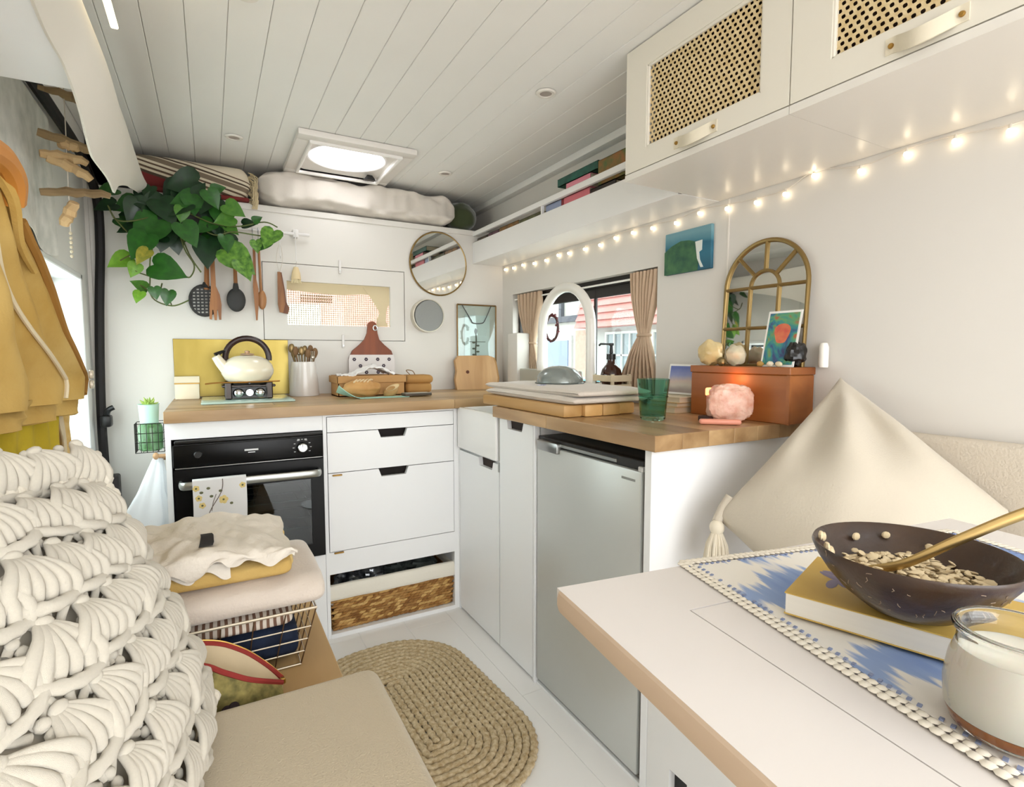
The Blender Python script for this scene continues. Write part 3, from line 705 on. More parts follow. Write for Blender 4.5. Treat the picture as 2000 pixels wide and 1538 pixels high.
# ================================================================== bed alcove above the bulkhead
def pillow_box(x0, x1, y0, y1, z0, z1, pf, nu=60, nv=24, wr=.006, sc=7, seed=0):
    """rounded, wrinkled fabric bolster: superellipse section swept along X"""
    def fn(u, v):
        x = x0 + (x1 - x0) * v; t = 2 * PI * u
        e = min(v, 1 - v) / .10; k = 1 if e >= 1 else math.sqrt(max(0, 1 - (1 - e) ** 2)) * .92 + .08
        c, s_ = math.cos(t), math.sin(t); q = pf
        cy = math.copysign(abs(c) ** q, c); cz = math.copysign(abs(s_) ** q, s_)
        w_ = wr * (nz(x * sc + seed, s_ * 1.6 + c, c * 1.3 + x * 2) + .5 * nz(x * sc * 2.7, s_ * 3 + seed, c * 3))
        return Vector((x + (0 if e >= 1 else 0), (y0 + y1) / 2 + cy * ((y1 - y0) / 2 * (.8 + .2 * k) + w_), (z0 + z1) / 2 + cz * ((z1 - z0) / 2 * k + w_ * .5)))
    mb = MB().grid(fn, nu, nv, closeu=True)
    return mb
SHEET = M('sheet_linen', '#dcd3c9', .9, var=.05, vscale=6, bump=.2, bscale=90, sheen=.2)
single('mattress', pillow_box(.20, 1.135, 2.585, 3.35, 1.73, 1.888, .38, 110, 110, .024, 8, 3), SHEET, 'pale linen-covered mattress filling the alcove under the roof vent', 'mattress', smooth=80)
# striped throw cushion
STR = bpy.data.materials.new('striped_weave'); STR.use_nodes = True; nt = STR.node_tree; b = nt.nodes['Principled BSDF']; b.inputs['Roughness'].default_value = .9
tc = nt.nodes.new('ShaderNodeTexCoord'); sp = nt.nodes.new('ShaderNodeSeparateXYZ'); nt.links.new(tc.outputs['Object'], sp.inputs[0])
ma = nt.nodes.new('ShaderNodeMath'); ma.operation = 'MULTIPLY_ADD'; ma.inputs[1].default_value = .24; nt.links.new(sp.outputs['X'], ma.inputs[0]); nt.links.new(sp.outputs['Z'], ma.inputs[2])
mr = nt.nodes.new('ShaderNodeMapRange'); mr.inputs['From Min'].default_value = -.02; mr.inputs['From Max'].default_value = .16; nt.links.new(ma.outputs[0], mr.inputs['Value'])
cr = nt.nodes.new('ShaderNodeValToRGB'); cr.color_ramp.interpolation = 'CONSTANT'
stops = [(0, '#6b1f1c'), (.16, '#4a3a2c'), (.22, '#cdbfa4'), (.27, '#5a4636'), (.32, '#d2c5ab'), (.38, '#594536'), (.42, '#d6c9b0'), (.47, '#7a6a58'), (.58, '#d6c9b0'), (.61, '#4c3c30'), (.65, '#d9cdb6'), (.71, '#6a5644'), (.74, '#dccfb8')]
el = cr.color_ramp.elements; el[0].position = 0; el[0].color = lin(stops[0][1]); el[1].position = stops[1][0]; el[1].color = lin(stops[1][1])
for p_, c_ in stops[2:]: e = el.new(p_); e.color = lin(c_)
nt.links.new(mr.outputs[0], cr.inputs[0]); nt.links.new(cr.outputs[0], b.inputs['Base Color'])
sc_ = thing('striped_cushion', 'brown and cream striped woven cushion on the bed ledge behind the plant', 'cushion', (-.04, 2.72, 1.73))
part('cover', pillow_box(-.262, .178, 2.60, 2.86, 1.729, 1.876, .55, 60, 40, .006, 9, 8), STR, sc_, smooth=80, origin=(-.04, 2.72, 1.745))
tf = MB(); random.seed(3)
for i in range(26):
    z0 = 1.855 - .005 * i; x0 = .172 + .008 * math.sin(i)
    tf.tube(smooth_path([(x0, 2.63, z0), (x0 + .02 + random.uniform(0, .01), 2.612, z0 - .015), (x0 + .018 + random.uniform(-.006, .01), 2.607, max(z0 - .05 - random.uniform(0, .03), 1.70))], 3), .0022, 5)
part('fringe', tf, M('fringe_cream', '#cbb994', .9), sc_)
part('red_edge', MB().box((-.20, 2.61, 1.7285), (.172, 2.64, 1.746), .006, 2), M('red_wool', '#6e2622', .9), sc_)
single('green_cushion', MB().ball((1.19, 2.70, 1.803), (.085, .09, .078), 28, 18, jit=.12), M('moss_velvet', '#3a4420', .8, sheen=.6, var=.25, vscale=10, bump=.3, bscale=60), 'dark moss green cushion squeezed at the end of the mattress', 'cushion', smooth=80)
# pelmet fabric at the left
CLOTHW = M('white_canvas', '#ebe6dc', .8, bump=.1, bscale=60)
def pelmet(u, v):
    # u along Y, v from top edge to bottom edge
    y = .15 + 2.42 * u
    top = 1.765 - .03 * max(0, (y - 2.0)) / .5
    drop = .148 if y < 1.3 else (.148 + .085 * min(1, (y - 1.3) / .28) if y < 1.9 else .235 - .205 * ((y - 1.9) / .67) ** .75)
    bl = math.sin(PI * min(1, v)) * .035
    return Vector((-.20 + bl * (.6 + .4 * math.sin(y * 5)) - .02 * v + .003 * math.sin(y * 17 + v * 3) * v, y, top - drop * v))
pl_ = thing('pelmet', 'white canvas pelmet hanging below the ceiling over the sliding door', 'pelmet', (-.2, 1.4, 1.6))
part('cloth', MB().slab(pelmet, .006, 120, 14), CLOTHW, pl_, smooth=70)
part('mount_strip', MB().box((-.212, .15, 1.735), (-.198, 2.56, 1.897), .002, 1) if False else MB().box((-.225, .15, 1.735), (-.206, 2.54, 1.76), .004, 1), CLOTHW, pl_)
ls = thing('led_strip', 'short glowing warm strip light at the top left ceiling edge', 'light strip', (-.12, 1.33, 1.80))
part('housing', MB().box((-.160, 1.05, 1.79), (-.150, 1.50, 1.80), .002, 1), WHITE, ls)
part('diffuser', MB().box((-.162, 1.06, 1.783), (-.148, 1.49, 1.79), .002, 1), M('led_glow', '#fff0c8', .4, emit='#ffe6b0', estr=5), ls)
# ================================================================== street outside the windows
road = struct('ground', MB().box((-12, -14, -.75), (26, 26, -.70)), M('pale_paving', '#d2cfca', .9, var=.15, vscale=3))
def sash(t, fn, u0, u1, z0, z1, cols, rows, name='window'):
    f = MB(); th = .05
    w = part(name, MB().add([fn(u0, z0, -.02), fn(u1, z0, -.02), fn(u1, z1, -.02), fn(u0, z1, -.02)], [(0, 1, 2, 3)]), M('house_glass', '#7d878a', .1), t)
    bars = MB()
    def bar(a, b, c, d):
        q = [fn(a, c, -.06), fn(b, c, -.06), fn(b, d, -.06), fn(a, d, -.06), fn(a, c, 0), fn(b, c, 0), fn(b, d, 0), fn(a, d, 0)]
        bars.add(q, [(0, 1, 2, 3), (0, 1, 5, 4), (1, 2, 6, 5), (2, 3, 7, 6), (3, 0, 4, 7)])
    bar(u0 - .06, u0, z0 - .06, z1 + .06); bar(u1, u1 + .06, z0 - .06, z1 + .06); bar(u0, u1, z0 - .06, z0); bar(u0, u1, z1, z1 + .06)
    for i in range(1, cols): uu = u0 + (u1 - u0) * i / cols; bar(uu - .02, uu + .02, z0, z1)
    for i in range(1, rows): zz = z0 + (z1 - z0) * i / rows; bar(u0, u1, zz - .02, zz + .02)
    part('glazing_bars', bars, M('house_white', '#bdbdb9', .6), w)
HX = 8.5
h1 = thing('house', 'white house with a red tiled band across it, outside the side window', 'house', (HX + 1, 9.0, -.7))
fX = lambda u, z, d: Vector((HX + d, u, z))
part('wall', MB().box((HX, 6.0, -.7), (HX + 3, 11.15, 6.5)), M('house_render', '#a9a8a4', .8, var=.04), h1)
TILE = M('roof_tile_red', '#b4726b', .7, var=.12, vscale=9)
tl = MB()
for r in range(9):
    z0 = 1.72 + r * .17
    tl.add([(HX - .50 + .045 * r, 6.0, z0), (HX - .50 + .045 * r, 11.15, z0), (HX - .40 + .045 * r, 11.15, z0 + .18), (HX - .40 + .045 * r, 6.0, z0 + .18), (HX, 6.0, z0), (HX, 11.15, z0)], [(0, 1, 2, 3), (0, 1, 5, 4)])
part('tile_band', tl, TILE, h1, smooth=0)
for y0 in (6.3, 7.7, 9.3):
    sash(h1, fX, y0, y0 + 1.1, .55, 1.55, 4, 2)
    sash(h1, fX, y0, y0 + 1.1, 3.5, 4.4, 4, 2)
h2 = thing('house', 'pale half-timbered house with a blue-grey door, outside the side window', 'house', (HX + 1, 13.2, -.7))
part('wall', MB().box((HX + .15, 11.15, -.7), (HX + 3, 18, 6.5)), M('house_plaster', '#aeaba5', .8), h2)
TIM = M('grey_timber', '#4c4d54', .8)
fX2 = lambda u, z, d: Vector((HX + .15 + d, u, z))
for z0 in (1.95, 3.15): part('beam', MB().box((HX + .03, 11.15, z0), (HX + .16, 18, z0 + .16)), TIM, h2)
for y0 in (11.2, 12.5, 13.9, 15.4): part('post', MB().box((HX + .04, y0, 1.95), (HX + .16, y0 + .12, 3.3)), TIM, h2)
part('door', MB().box((HX + .06, 12.2, -.5), (HX + .16, 13.2, 1.45)), M('door_blue_grey', '#76829c', .6), h2)
part('door_frame', MB().box((HX + .09, 12.08, -.5), (HX + .15, 13.32, 1.58)), M('house_white', '#bdbdb9', .6), h2)
part('brick_strip', MB().box((HX + .10, 11.15, -.7), (HX + .155, 11.9, 1.7)), M('pale_brick', '#b39282', .8, var=.2, vscale=14), h2)
sash(h2, fX2, 14.0, 15.2, .3, 1.5, 3, 2)
# parked turquoise car
cr_ = thing('car', 'turquoise parked car outside the side window', 'car', (5.6, 8.3, -.7))
PAINT = M('car_turquoise', '#2f9cb0', .25, coat=.6)
def carp(pts, y): return [(u, v) for u, v in pts]
prof = [(-2.0, -.45), (2.0, -.45), (2.05, -.05), (1.75, .10), (1.0, .16), (.45, .62), (-1.15, .66), (-1.75, .18), (-2.02, .08)]
part('body', MB().poly(prof, lambda u, v, t: Vector((t, 8.3 + u, v)), 4.9, 6.5), PAINT, cr_, smooth=0)
part('side_glass', MB().poly([(.85, .17), (.40, .56), (-1.05, .59), (-1.45, .20)], lambda u, v, t: Vector((t, 8.3 + u, v)), 4.885, 4.9), M('car_glass', '#a8d8e0', .1), cr_, smooth=0)
for yy in (7.0, 9.55):
    part('wheel', MB().lathe([(.001, -.02), (.2, -.02), (.31, 0), (.31, .18), (.001, .18)], (4.9, yy, -.40), 24, 'X'), M('tyre', '#222222', .8), cr_)
# house ahead, seen through the lace in the front window
h3 = thing('house', 'red brick house front seen through the lace curtain', 'house', (2, 9, -.7))
part('wall', MB().box((-3.5, 9, -.7), (3.4, 11, 6)), M('house_red', '#b8827b', .8, var=.12, vscale=6), h3)
fY = lambda u, z, d: Vector((u, 9 + d, z))
part('render_panel', MB().box((-3.5, 8.94, -.7), (1.55, 9.0, 1.85)), M('house_render', '#a9a8a4', .8, var=.04), h3)
part('plinth_band', MB().box((1.55, 8.92, -.7), (3.4, 9.0, 1.15)), M('house_white', '#bdbdb9', .6), h3)
# ================================================================== curtains at the side window
CURT = M('curtain_linen', '#c9ae94', .9, var=.10, vscale=10, bump=.2, bscale=120)
def curtain(name, top, tie, bot, label, nf=7, x=1.425):
    (ta, tb, tz), (ka, kb, kz), (ba, bb, bz) = top, tie, bot
    def edge(v, a0, a1, a2):
        z = tz + (bz - tz) * v; vt = (tz - kz) / (tz - bz)
        if v < vt: f = v / vt; s_ = f ** 1.6; return a0 + (a1 - a0) * s_
        f = (v - vt) / (1 - vt); return a1 + (a2 - a1) * (1 - (1 - f) ** 1.6)
    def fn(u, v):
        a = edge(v, ta, ka, ba); b = edge(v, tb, kb, bb); vt = (tz - kz) / (tz - bz)
        wd = abs(b - a); dep = .006 + .012 * min(1, wd / .12)
        return Vector((x + dep * math.sin(2 * PI * nf * u + .6 * math.sin(5 * v)) + .004 * nz(u * 5, v * 4), a + (b - a) * u + .003 * math.sin(2 * PI * nf * u * 2), tz + (bz - tz) * v))
    t = thing('curtain', label, 'curtain', (x, (ta + tb) / 2, bz), 'side window curtains')
    part('cloth', MB().slab(fn, .0015, 80, 40), CURT, t, smooth=70)
    km = (ka + kb) / 2; tb_ = MB(); hw = abs(kb - ka) / 2 + .007
    tb_.tube([(x + .016 * math.cos(2 * PI * i / 20), km + hw * math.sin(2 * PI * i / 20), kz) for i in range(20)], .006, 8, closed=True)
    part('tie_band', tb_, CURT, t)
curtain('curtain', (1.61, 1.462, 1.386), (1.557, 1.512, 1.150), (1.665, 1.462, .934), 'gathered beige curtain tied back at the near end of the side window', 8)
curtain('curtain', (2.485, 2.25, 1.386), (2.372, 2.318, 1.135), (2.395, 2.25, .934), 'gathered beige curtain tied back at the far end, behind the tap', 7)

# crochet lace half-curtain at the front window
LACE = M('crochet_cream', '#d9c8a4', .9)
lc = thing('lace_curtain', 'cream crochet lace curtain with square mesh across the front window', 'curtain', (.55, 2.65, 1.21))
mb = MB(); ly = 2.655
nx_, nz_ = 46, 20
for i in range(nx_ + 1):
    x = hx0 + (hx1 - hx0) * i / nx_; mb.box((x - .0011, ly - .001, hz0), (x + .0011, ly + .001, hz1))
for j in range(nz_ + 1):
    z = hz0 + (hz1 - hz0) * j / nz_; mb.box((hx0, ly - .001, z - .0011), (hx1, ly + .001, z + .0011))
part('mesh', mb, LACE, lc, smooth=0)
def lace_poly(pts, th=.002, off=.004): return MB().poly(pts, lambda u, v, t: Vector((u, t, v)), ly - off, ly - off + th)
part('heading', lace_poly([(hx0, hz1), (hx0, 1.372), (.42, 1.362), (.55, 1.358), (.65, 1.366), (hx1, 1.365), (hx1, hz1)]), LACE, lc, smooth=0)
part('tied_panel', lace_poly([(.655, 1.40), (hx1, 1.40), (hx1, 1.33), (.768, 1.29), (.765, 1.24), (.775, 1.215), (.715, 1.213), (.722, 1.25), (.735, 1.28), (.715, 1.315), (.69, 1.355)], off=.008), LACE, lc, smooth=0)
sm = MB()
for i in range(15):
    for j in range(3): sm.box((.372 + i * .0095, ly - .005, 1.318 + j * .013), (.378 + i * .0095, ly - .003, 1.326 + j * .013))
part('knotted_band', sm, M('crochet_brown', '#9a8765', .9), lc, smooth=0)

# ================================================================== round mirror, sieve, glass frame, painting, arched mirror
MIRR = M('mirror_silver', '#f2f2f0', .02, 1)
rm = thing('round_mirror', 'round mirror with a thin brass rim on the bulkhead', 'mirror', (1.035, 2.62, 1.375))
part('glass', MB().lathe([(.0001, -.010), (.150, -.010), (.150, -.001)], (1.036, YB, 1.538), 56, 'Y', 1, 1.04), MIRR, rm)
part('rim', MB().tube([(1.036 + .152 * math.cos(2 * PI * i / 56), YB - .008, 1.538 + .158 * math.sin(2 * PI * i / 56)) for i in range(56)], .0045, 8, closed=True), M('antique_brass', '#8d7448', .35, .9), rm)
sv_ = thing('drum_sieve', 'round drum sieve with grey mesh hanging below the round mirror', 'sieve', (.967, 2.60, 1.19))
part('hoop', MB().lathe([(.080, -.001), (.083, -.001), (.083, -.045), (.078, -.045), (.078, -.001)], (.967, YB, 1.272), 44, 'Y', 1, 1), M('sieve_hoop', '#cfc8b8', .3, .5), sv_)
part('mesh', MB().lathe([(.0001, -.040), (.0785, -.040)], (.974, YB, 1.270), 40, 'Y'), M('sieve_mesh', '#8f8f8c', .5, .6, var=.1, vscale=300), sv_)

gf = thing('hanging_picture', 'hanging glass picture frame with a thin brass edge behind the chopping board', 'picture frame', (1.25, 2.60, 1.06))
gx0_, gx1_, gz0_, gz1_ = 1.135, 1.362, 1.03, 1.338
bd = MB()
for a, b in (((gx0_, gz0_), (gx1_, gz0_)), ((gx1_, gz0_), (gx1_, gz1_)), ((gx1_, gz1_), (gx0_, gz1_)), ((gx0_, gz1_), (gx0_, gz0_))): bd.cyl((a[0], YB - .012, a[1]), (b[0], YB - .012, b[1]), .004, n=8)
part('brass_edge', bd, M('dark_brass', '#7b5f3a', .4, .8), gf)
part('glass', MB().box((gx0_, YB - .011, gz0_), (gx1_, YB - .009, gz1_)), pane_mat('frame_glass', '#f4f9f8', .06), gf)
part('card', MB().box((gx0_ + .045, YB - .007, 1.04), (gx1_ - .035, YB - .006, 1.285)), M('card_paper', '#dfe6e4', .8), gf)
part('chain', MB().tube(smooth_path([(gx0_ + .025, YB - .015, gz1_), (gx0_ + .075, YB - .016, 1.262), (gx0_ + .09, YB - .016, 1.243), (gx0_ + .14, YB - .016, 1.243), (gx0_ + .16, YB - .016, 1.262), (gx1_ - .03, YB - .015, gz1_)], 4), .0025, 6), M('chain_grey', '#4c4a48', .4, .6), gf)
sk_ = MB()
sk_.tube(smooth_path([(1.245, YB - .0075, 1.05), (1.242, YB - .0075, 1.10), (1.246, YB - .0075, 1.15), (1.243, YB - .0075, 1.19)], 4), .004, 6)
sk_.box((1.205, YB - .0085, 1.143), (1.30, YB - .0075, 1.146)); sk_.ball((1.243, YB - .0085, 1.20), (.009, .001, .016), 10, 8)
for i in range(6): sk_.ball((1.243 + (-1) ** i * .012, YB - .0085, 1.06 + i * .016), (.010, .001, .005), 8, 6)
part('sprig_drawing', sk_, M('ink_dark', '#55594c', .8), gf)

def ramp_mat(name, stops, coord='Z', lo=0, hi=1, distort=0, dscale=6, rough=.6, mixes=()):
    m = bpy.data.materials.new(name); m.use_nodes = True; nt = m.node_tree; b = nt.nodes['Principled BSDF']; b.inputs['Roughness'].default_value = rough
    tc = nt.nodes.new('ShaderNodeTexCoord'); n_ = nt.nodes.new('ShaderNodeTexNoise'); n_.inputs['Scale'].default_value = dscale; n_.inputs['Detail'].default_value = 4
    nt.links.new(tc.outputs['Object'], n_.inputs['Vector'])
    sp = nt.nodes.new('ShaderNodeSeparateXYZ'); nt.links.new(tc.outputs['Object'], sp.inputs[0])
    ma = nt.nodes.new('ShaderNodeMath'); ma.operation = 'MULTIPLY_ADD'; ma.inputs[1].default_value = distort; nt.links.new(n_.outputs['Fac'], ma.inputs[0]); nt.links.new(sp.outputs[coord], ma.inputs[2])
    mr = nt.nodes.new('ShaderNodeMapRange'); mr.inputs['From Min'].default_value = lo; mr.inputs['From Max'].default_value = hi; nt.links.new(ma.outputs[0], mr.inputs['Value'])
    cr = nt.nodes.new('ShaderNodeValToRGB'); el = cr.color_ramp.elements
    el[0].position = stops[0][0]; el[0].color = lin(stops[0][1]); el[1].position = stops[-1][0]; el[1].color = lin(stops[-1][1])
    for p_, c_ in stops[1:-1]: e = el.new(p_); e.color = lin(c_)
    nt.links.new(mr.outputs[0], cr.inputs[0]); nt.links.new(cr.outputs[0], b.inputs['Base Color'])
    return m
pt = thing('canvas_painting', 'small sea-cliff painting in green and blue on the right wall', 'painting', (1.405, 1.31, 1.345))
pz0, pz1, py0, py1 = 1.352, 1.492, 1.208, 1.408
part('canvas', MB().box((1.397, py0, pz0), (1.4095, py1, pz1), .002, 1), ramp_mat('painted_sea', [(0, '#1d4f66'), (.5, '#2f6f86'), (.72, '#25637c'), (.80, '#4b8494'), (1, '#739fab')], 'Z', 0, .14, .03, 14), pt, origin=(1.40, 1.31, pz0))
hill = [(py1, pz0), (1.262, pz0), (1.258, 1.385), (1.272, 1.42), (1.268, 1.445), (1.30, 1.455), (1.335, 1.458), (1.375, 1.447), (py1, 1.43)]
part('painted_headland', MB().poly(hill, lambda u, v, t: Vector((t, u, v)), 1.3955, 1.398), M('painted_green', '#4f7a50', .7, col2='#2c5544', vscale=30), pt, smooth=0)
part('painted_cliff', MB().poly([(1.272, 1.445), (1.244, 1.447), (1.245, 1.415), (1.256, 1.41), (1.252, 1.385), (1.238, 1.36), (1.248, 1.36), (1.263, 1.39), (1.268, 1.42)], lambda u, v, t: Vector((t, u, v)), 1.3948, 1.397), M('painted_chalk', '#dfe3dc', .7), pt, smooth=0)

am = thing('arched_mirror', 'arched window-pane mirror with a dull gold frame leaning above the wooden box', 'mirror', (1.39, 1.01, 1.046))
ac, ar, az0, az1 = 1.010, .131, 1.047, 1.272
def ax(z): return 1.380 + (z - 1.047) * .055      # leans back onto the wall
outl = [(ac + ar, az0), (ac - ar, az0)] + [(ac - ar * math.cos(PI * i / 28), az1 + ar * math.sin(PI * i / 28)) for i in range(29)]
part('glass', MB().poly(outl, lambda u, v, t: Vector((ax(v) + t, u, v)), 0, .004), MIRR, am, smooth=0)
GOLD = M('dull_gold', '#8b7346', .4, .7)
part('frame', MB().tube([(ax(v) - .002, u, v) for u, v in outl], .0065, 8, closed=True), GOLD, am)
def gbar(a, b, r=.0048): return part('glazing_bar', MB().cyl((ax(a[1]) - .003, *a), (ax(b[1]) - .003, *b), r, n=8), GOLD, am)
gbar((ac + ar, az1), (ac - ar, az1)); gbar((ac + ar, 1.155), (ac - ar, 1.155))
ir = .046
gbar((ac + ir, az0), (ac + ir, az1)); gbar((ac - ir, az0), (ac - ir, az1))
for a in (45, 90, 135): gbar((ac + ir * math.cos(R(a)), az1 + ir * math.sin(R(a))), (ac + ar * math.cos(R(a)), az1 + ar * math.sin(R(a))))
part('inner_arch', MB().tube([(ax(az1) - .001, ac + ir * math.cos(PI * i / 16), az1 + ir * math.sin(PI * i / 16)) for i in range(17)], .0048, 8), GOLD, am)
# ================================================================== trailing pothos
LEAVES = [(-0.062, 2.464, 1.734, 0.111, 0, 200), (-0.296, 2.412, 1.66, 0.061, 1, 200), (-0.18, 2.476, 1.688, 0.053, 0, 250), (-0.312, 2.486, 1.622, 0.067, 0, 200), (-0.165, 2.472, 1.628, 0.105, 0, 220), (-0.051, 2.485, 1.651, 0.128, 0, 270), (0.029, 2.362, 1.664, 0.067, 1, 300), (0.102, 2.393, 1.639, 0.072, 2, 330), (-0.074, 2.426, 1.608, 0.055, 2, 265), (0.07, 2.405, 1.6, 0.067, 2, 200), (-0.182, 2.423, 1.534, 0.166, 1, 235), (-0.053, 2.368, 1.527, 0.089, 1, 300), (-0.137, 2.453, 1.513, 0.083, 0, 260), (-0.206, 2.377, 1.473, 0.1, 1, 240), (0.004, 2.458, 1.48, 0.105, 0, 265), (0.113, 2.4, 1.449, 0.139, 3, 320), (0.223, 2.361, 1.539, 0.083, 3, 240), (0.181, 2.375, 1.607, 0.034, 1, 30), (0.155, 2.44, 1.601, 0.05, 0, 10), (-0.272, 2.424, 1.417, 0.072, 4, 210), (-0.23, 2.414, 1.387, 0.05, 4, 250), (-0.124, 2.371, 1.389, 0.105, 1, 340), (-0.216, 2.416, 1.332, 0.05, 2, 150), (-0.217, 2.37, 1.287, 0.042, 4, 250), (-0.13, 2.403, 1.292, 0.053, 1, 260), (-0.166, 2.369, 1.303, 0.042, 1, 280), (-0.198, 2.36, 1.431, 0.061, 5, 230), (0.179, 2.421, 1.512, 0.047, 3, 275), (0.13, 2.375, 1.411, 0.078, 3, 300), (0.071, 2.375, 1.505, 0.061, 1, 280), (-0.02, 2.489, 1.602, 0.072, 0, 290), (-0.1, 2.481, 1.696, 0.067, 0, 100), (0.05, 2.38, 1.707, 0.044, 1, 20), (-0.241, 2.487, 1.606, 0.061, 0, 190), (-0.211, 2.458, 1.644, 0.055, 0, 170), (-0.14, 2.467, 1.583, 0.078, 0, 240), (-0.011, 2.434, 1.707, 0.055, 0, 60), (-0.099, 2.486, 1.508, 0.072, 0, 280), (-0.255, 2.468, 1.54, 0.05, 0, 200), (0.094, 2.428, 1.57, 0.05, 2, 320), (0.207, 2.423, 1.521, 0.055, 1, 230), (0.036, 2.441, 1.566, 0.05, 0, 310)]
VINES = [[(-0.11, 2.46, 1.658), (-0.172, 2.42, 1.468), (-0.183, 2.42, 1.366), (-0.179, 2.42, 1.289), (-0.119, 2.42, 1.261), (-0.063, 2.42, 1.284)], [(-0.094, 2.46, 1.587), (-0.07, 2.42, 1.478), (-0.04, 2.42, 1.418), (-0.056, 2.42, 1.372), (-0.082, 2.42, 1.383)], [(-0.094, 2.46, 1.587), (-0.057, 2.42, 1.463), (-0.018, 2.42, 1.393)], [(-0.047, 2.46, 1.619), (0.031, 2.42, 1.583), (0.118, 2.42, 1.582), (0.21, 2.42, 1.609), (0.259, 2.42, 1.594)], [(-0.048, 2.46, 1.593), (0.03, 2.42, 1.54), (0.093, 2.42, 1.558), (0.167, 2.42, 1.555), (0.229, 2.42, 1.55)], [(-0.138, 2.46, 1.608), (-0.223, 2.42, 1.564), (-0.277, 2.42, 1.562), (-0.296, 2.42, 1.604)], [(-0.14, 2.46, 1.582), (-0.215, 2.42, 1.464), (-0.271, 2.42, 1.417)], [(-0.182, 2.46, 1.292), (-0.191, 2.42, 1.314), (-0.216, 2.42, 1.333)], [(-0.183, 2.46, 1.37), (-0.218, 2.42, 1.378), (-0.231, 2.42, 1.387)], [(-0.149, 2.46, 1.347), (-0.157, 2.42, 1.306), (-0.17, 2.42, 1.307)], [(-0.121, 2.46, 1.264), (-0.123, 2.42, 1.276), (-0.131, 2.42, 1.294)], [(-0.25, 2.46, 1.529), (-0.281, 2.42, 1.567), (-0.299, 2.42, 1.608)], [(0.066, 2.46, 1.584), (0.077, 2.42, 1.513), (0.119, 2.42, 1.452)], [(0.037, 2.46, 1.603), (0.095, 2.42, 1.606), (0.103, 2.42, 1.645)]]
pp = thing('potted_pothos', 'trailing green pothos in a black wall pot at the left of the bulkhead', 'plant', (-.07, 2.53, 1.53))
part('pot', MB().lathe([(.0001, 1.535), (.06, 1.535), (.078, 1.66), (.082, 1.66), (.082, 1.672), (.070, 1.672), (.066, 1.655), (.0001, 1.65)], (-.07, 2.535, 0), 28), M('pot_black', '#191614', .6), pp)
part('pot_bracket', MB().tube(smooth_path([(-.07, 2.628, 1.60), (-.07, 2.62, 1.71), (-.07, 2.58, 1.735), (-.055, 2.56, 1.715)], 5), .005, 8), BLACK, pp)
def leafmesh(fold=.10, seed=0):
    """heart-shaped leaf, stalk end at the origin, tip along +X, blade in XY"""
    half = [(0, 0), (-.10, .10), (-.12, .24), (-.03, .40), (.14, .47), (.34, .44), (.55, .33), (.75, .19), (.90, .07), (1.0, 0)]
    mb = MB(); nn = len(half); vs = []
    for i, (x, y) in enumerate(half):
        for k in range(-3, 4):
            f = k / 3; yy = y * f; cx = max(x, 0) if abs(f) < .01 else x * abs(f) + max(x, 0) * (1 - abs(f))
            vs.append((cx, yy, fold * abs(f) * y * 1.6 - .16 * cx * cx + .02 * math.sin(6 * cx + seed) * abs(f)))
    fs = [(i * 7 + k, i * 7 + k + 1, (i + 1) * 7 + k + 1, (i + 1) * 7 + k) for i in range(nn - 1) for k in range(6)]
    mb.add(vs, fs); return mb
LM = [M('leaf_dark', '#17391a', .4, col2='#0f2812', vscale=4, coat=.1), M('leaf_mid', '#2d6420', .36, col2='#1f4a19', vscale=4, coat=.1), M('leaf_fresh', '#55852f', .4, col2='#3c6b26', vscale=4), M('leaf_variegated', '#79a83e', .4, col2='#1f521c', vscale=5), M('leaf_lime', '#76a230', .4, col2='#5a8a26', vscale=4), M('leaf_yellowing', '#a89a3a', .5, col2='#6f7a2c', vscale=4)]
protos = []
random.seed(11)
allL = list(LEAVES)
for i in range(34):
    a = random.uniform(0, 2 * PI); q = math.sqrt(random.random())
    allL.append((-.07 + .19 * q * math.cos(a), random.uniform(2.43, 2.56), 1.60 + .12 * q * math.sin(a), random.uniform(.06, .10), random.choice([0, 0, 0, 1]), random.uniform(180, 340)))
lp = {}
for (x, y, z, s_, t, ang) in allL:
    # blade roughly faces the room; tip direction given in the wall plane
    a = R(ang); tip = Vector((math.cos(a), -.25 + random.uniform(-.2, .2), math.sin(a))).normalized()
    nrm = Vector((random.uniform(-.35, .45), -1, random.uniform(.1, .7))); nrm = (nrm - tip * nrm.dot(tip)).normalized(); side = nrm.cross(tip)
    m3 = Matrix((tip, side, nrm)).transposed()
    s_ = min(s_ * 1.1, .135)
    org = Vector((x, y, z)) - tip * s_ * .42
    if t not in lp:
        o = mesh_obj('leaf', leafmesh(.10, t), LM[t], (0, 0, 0), 60); o.parent = pp; lp[t] = o
    else:
        o = lp[t].copy(); COL.objects.link(o)
    o.parent = pp; o.matrix_basis = Matrix.Translation(org - Vector(pp.location)) @ m3.to_4x4() @ Matrix.Scale(s_, 4)
for v in VINES: part('vine', MB().tube(smooth_path(v, 6), .0026, 6), M('vine_green', '#5a6a30', .6, col2='#4a4a24', vscale=20), pp)

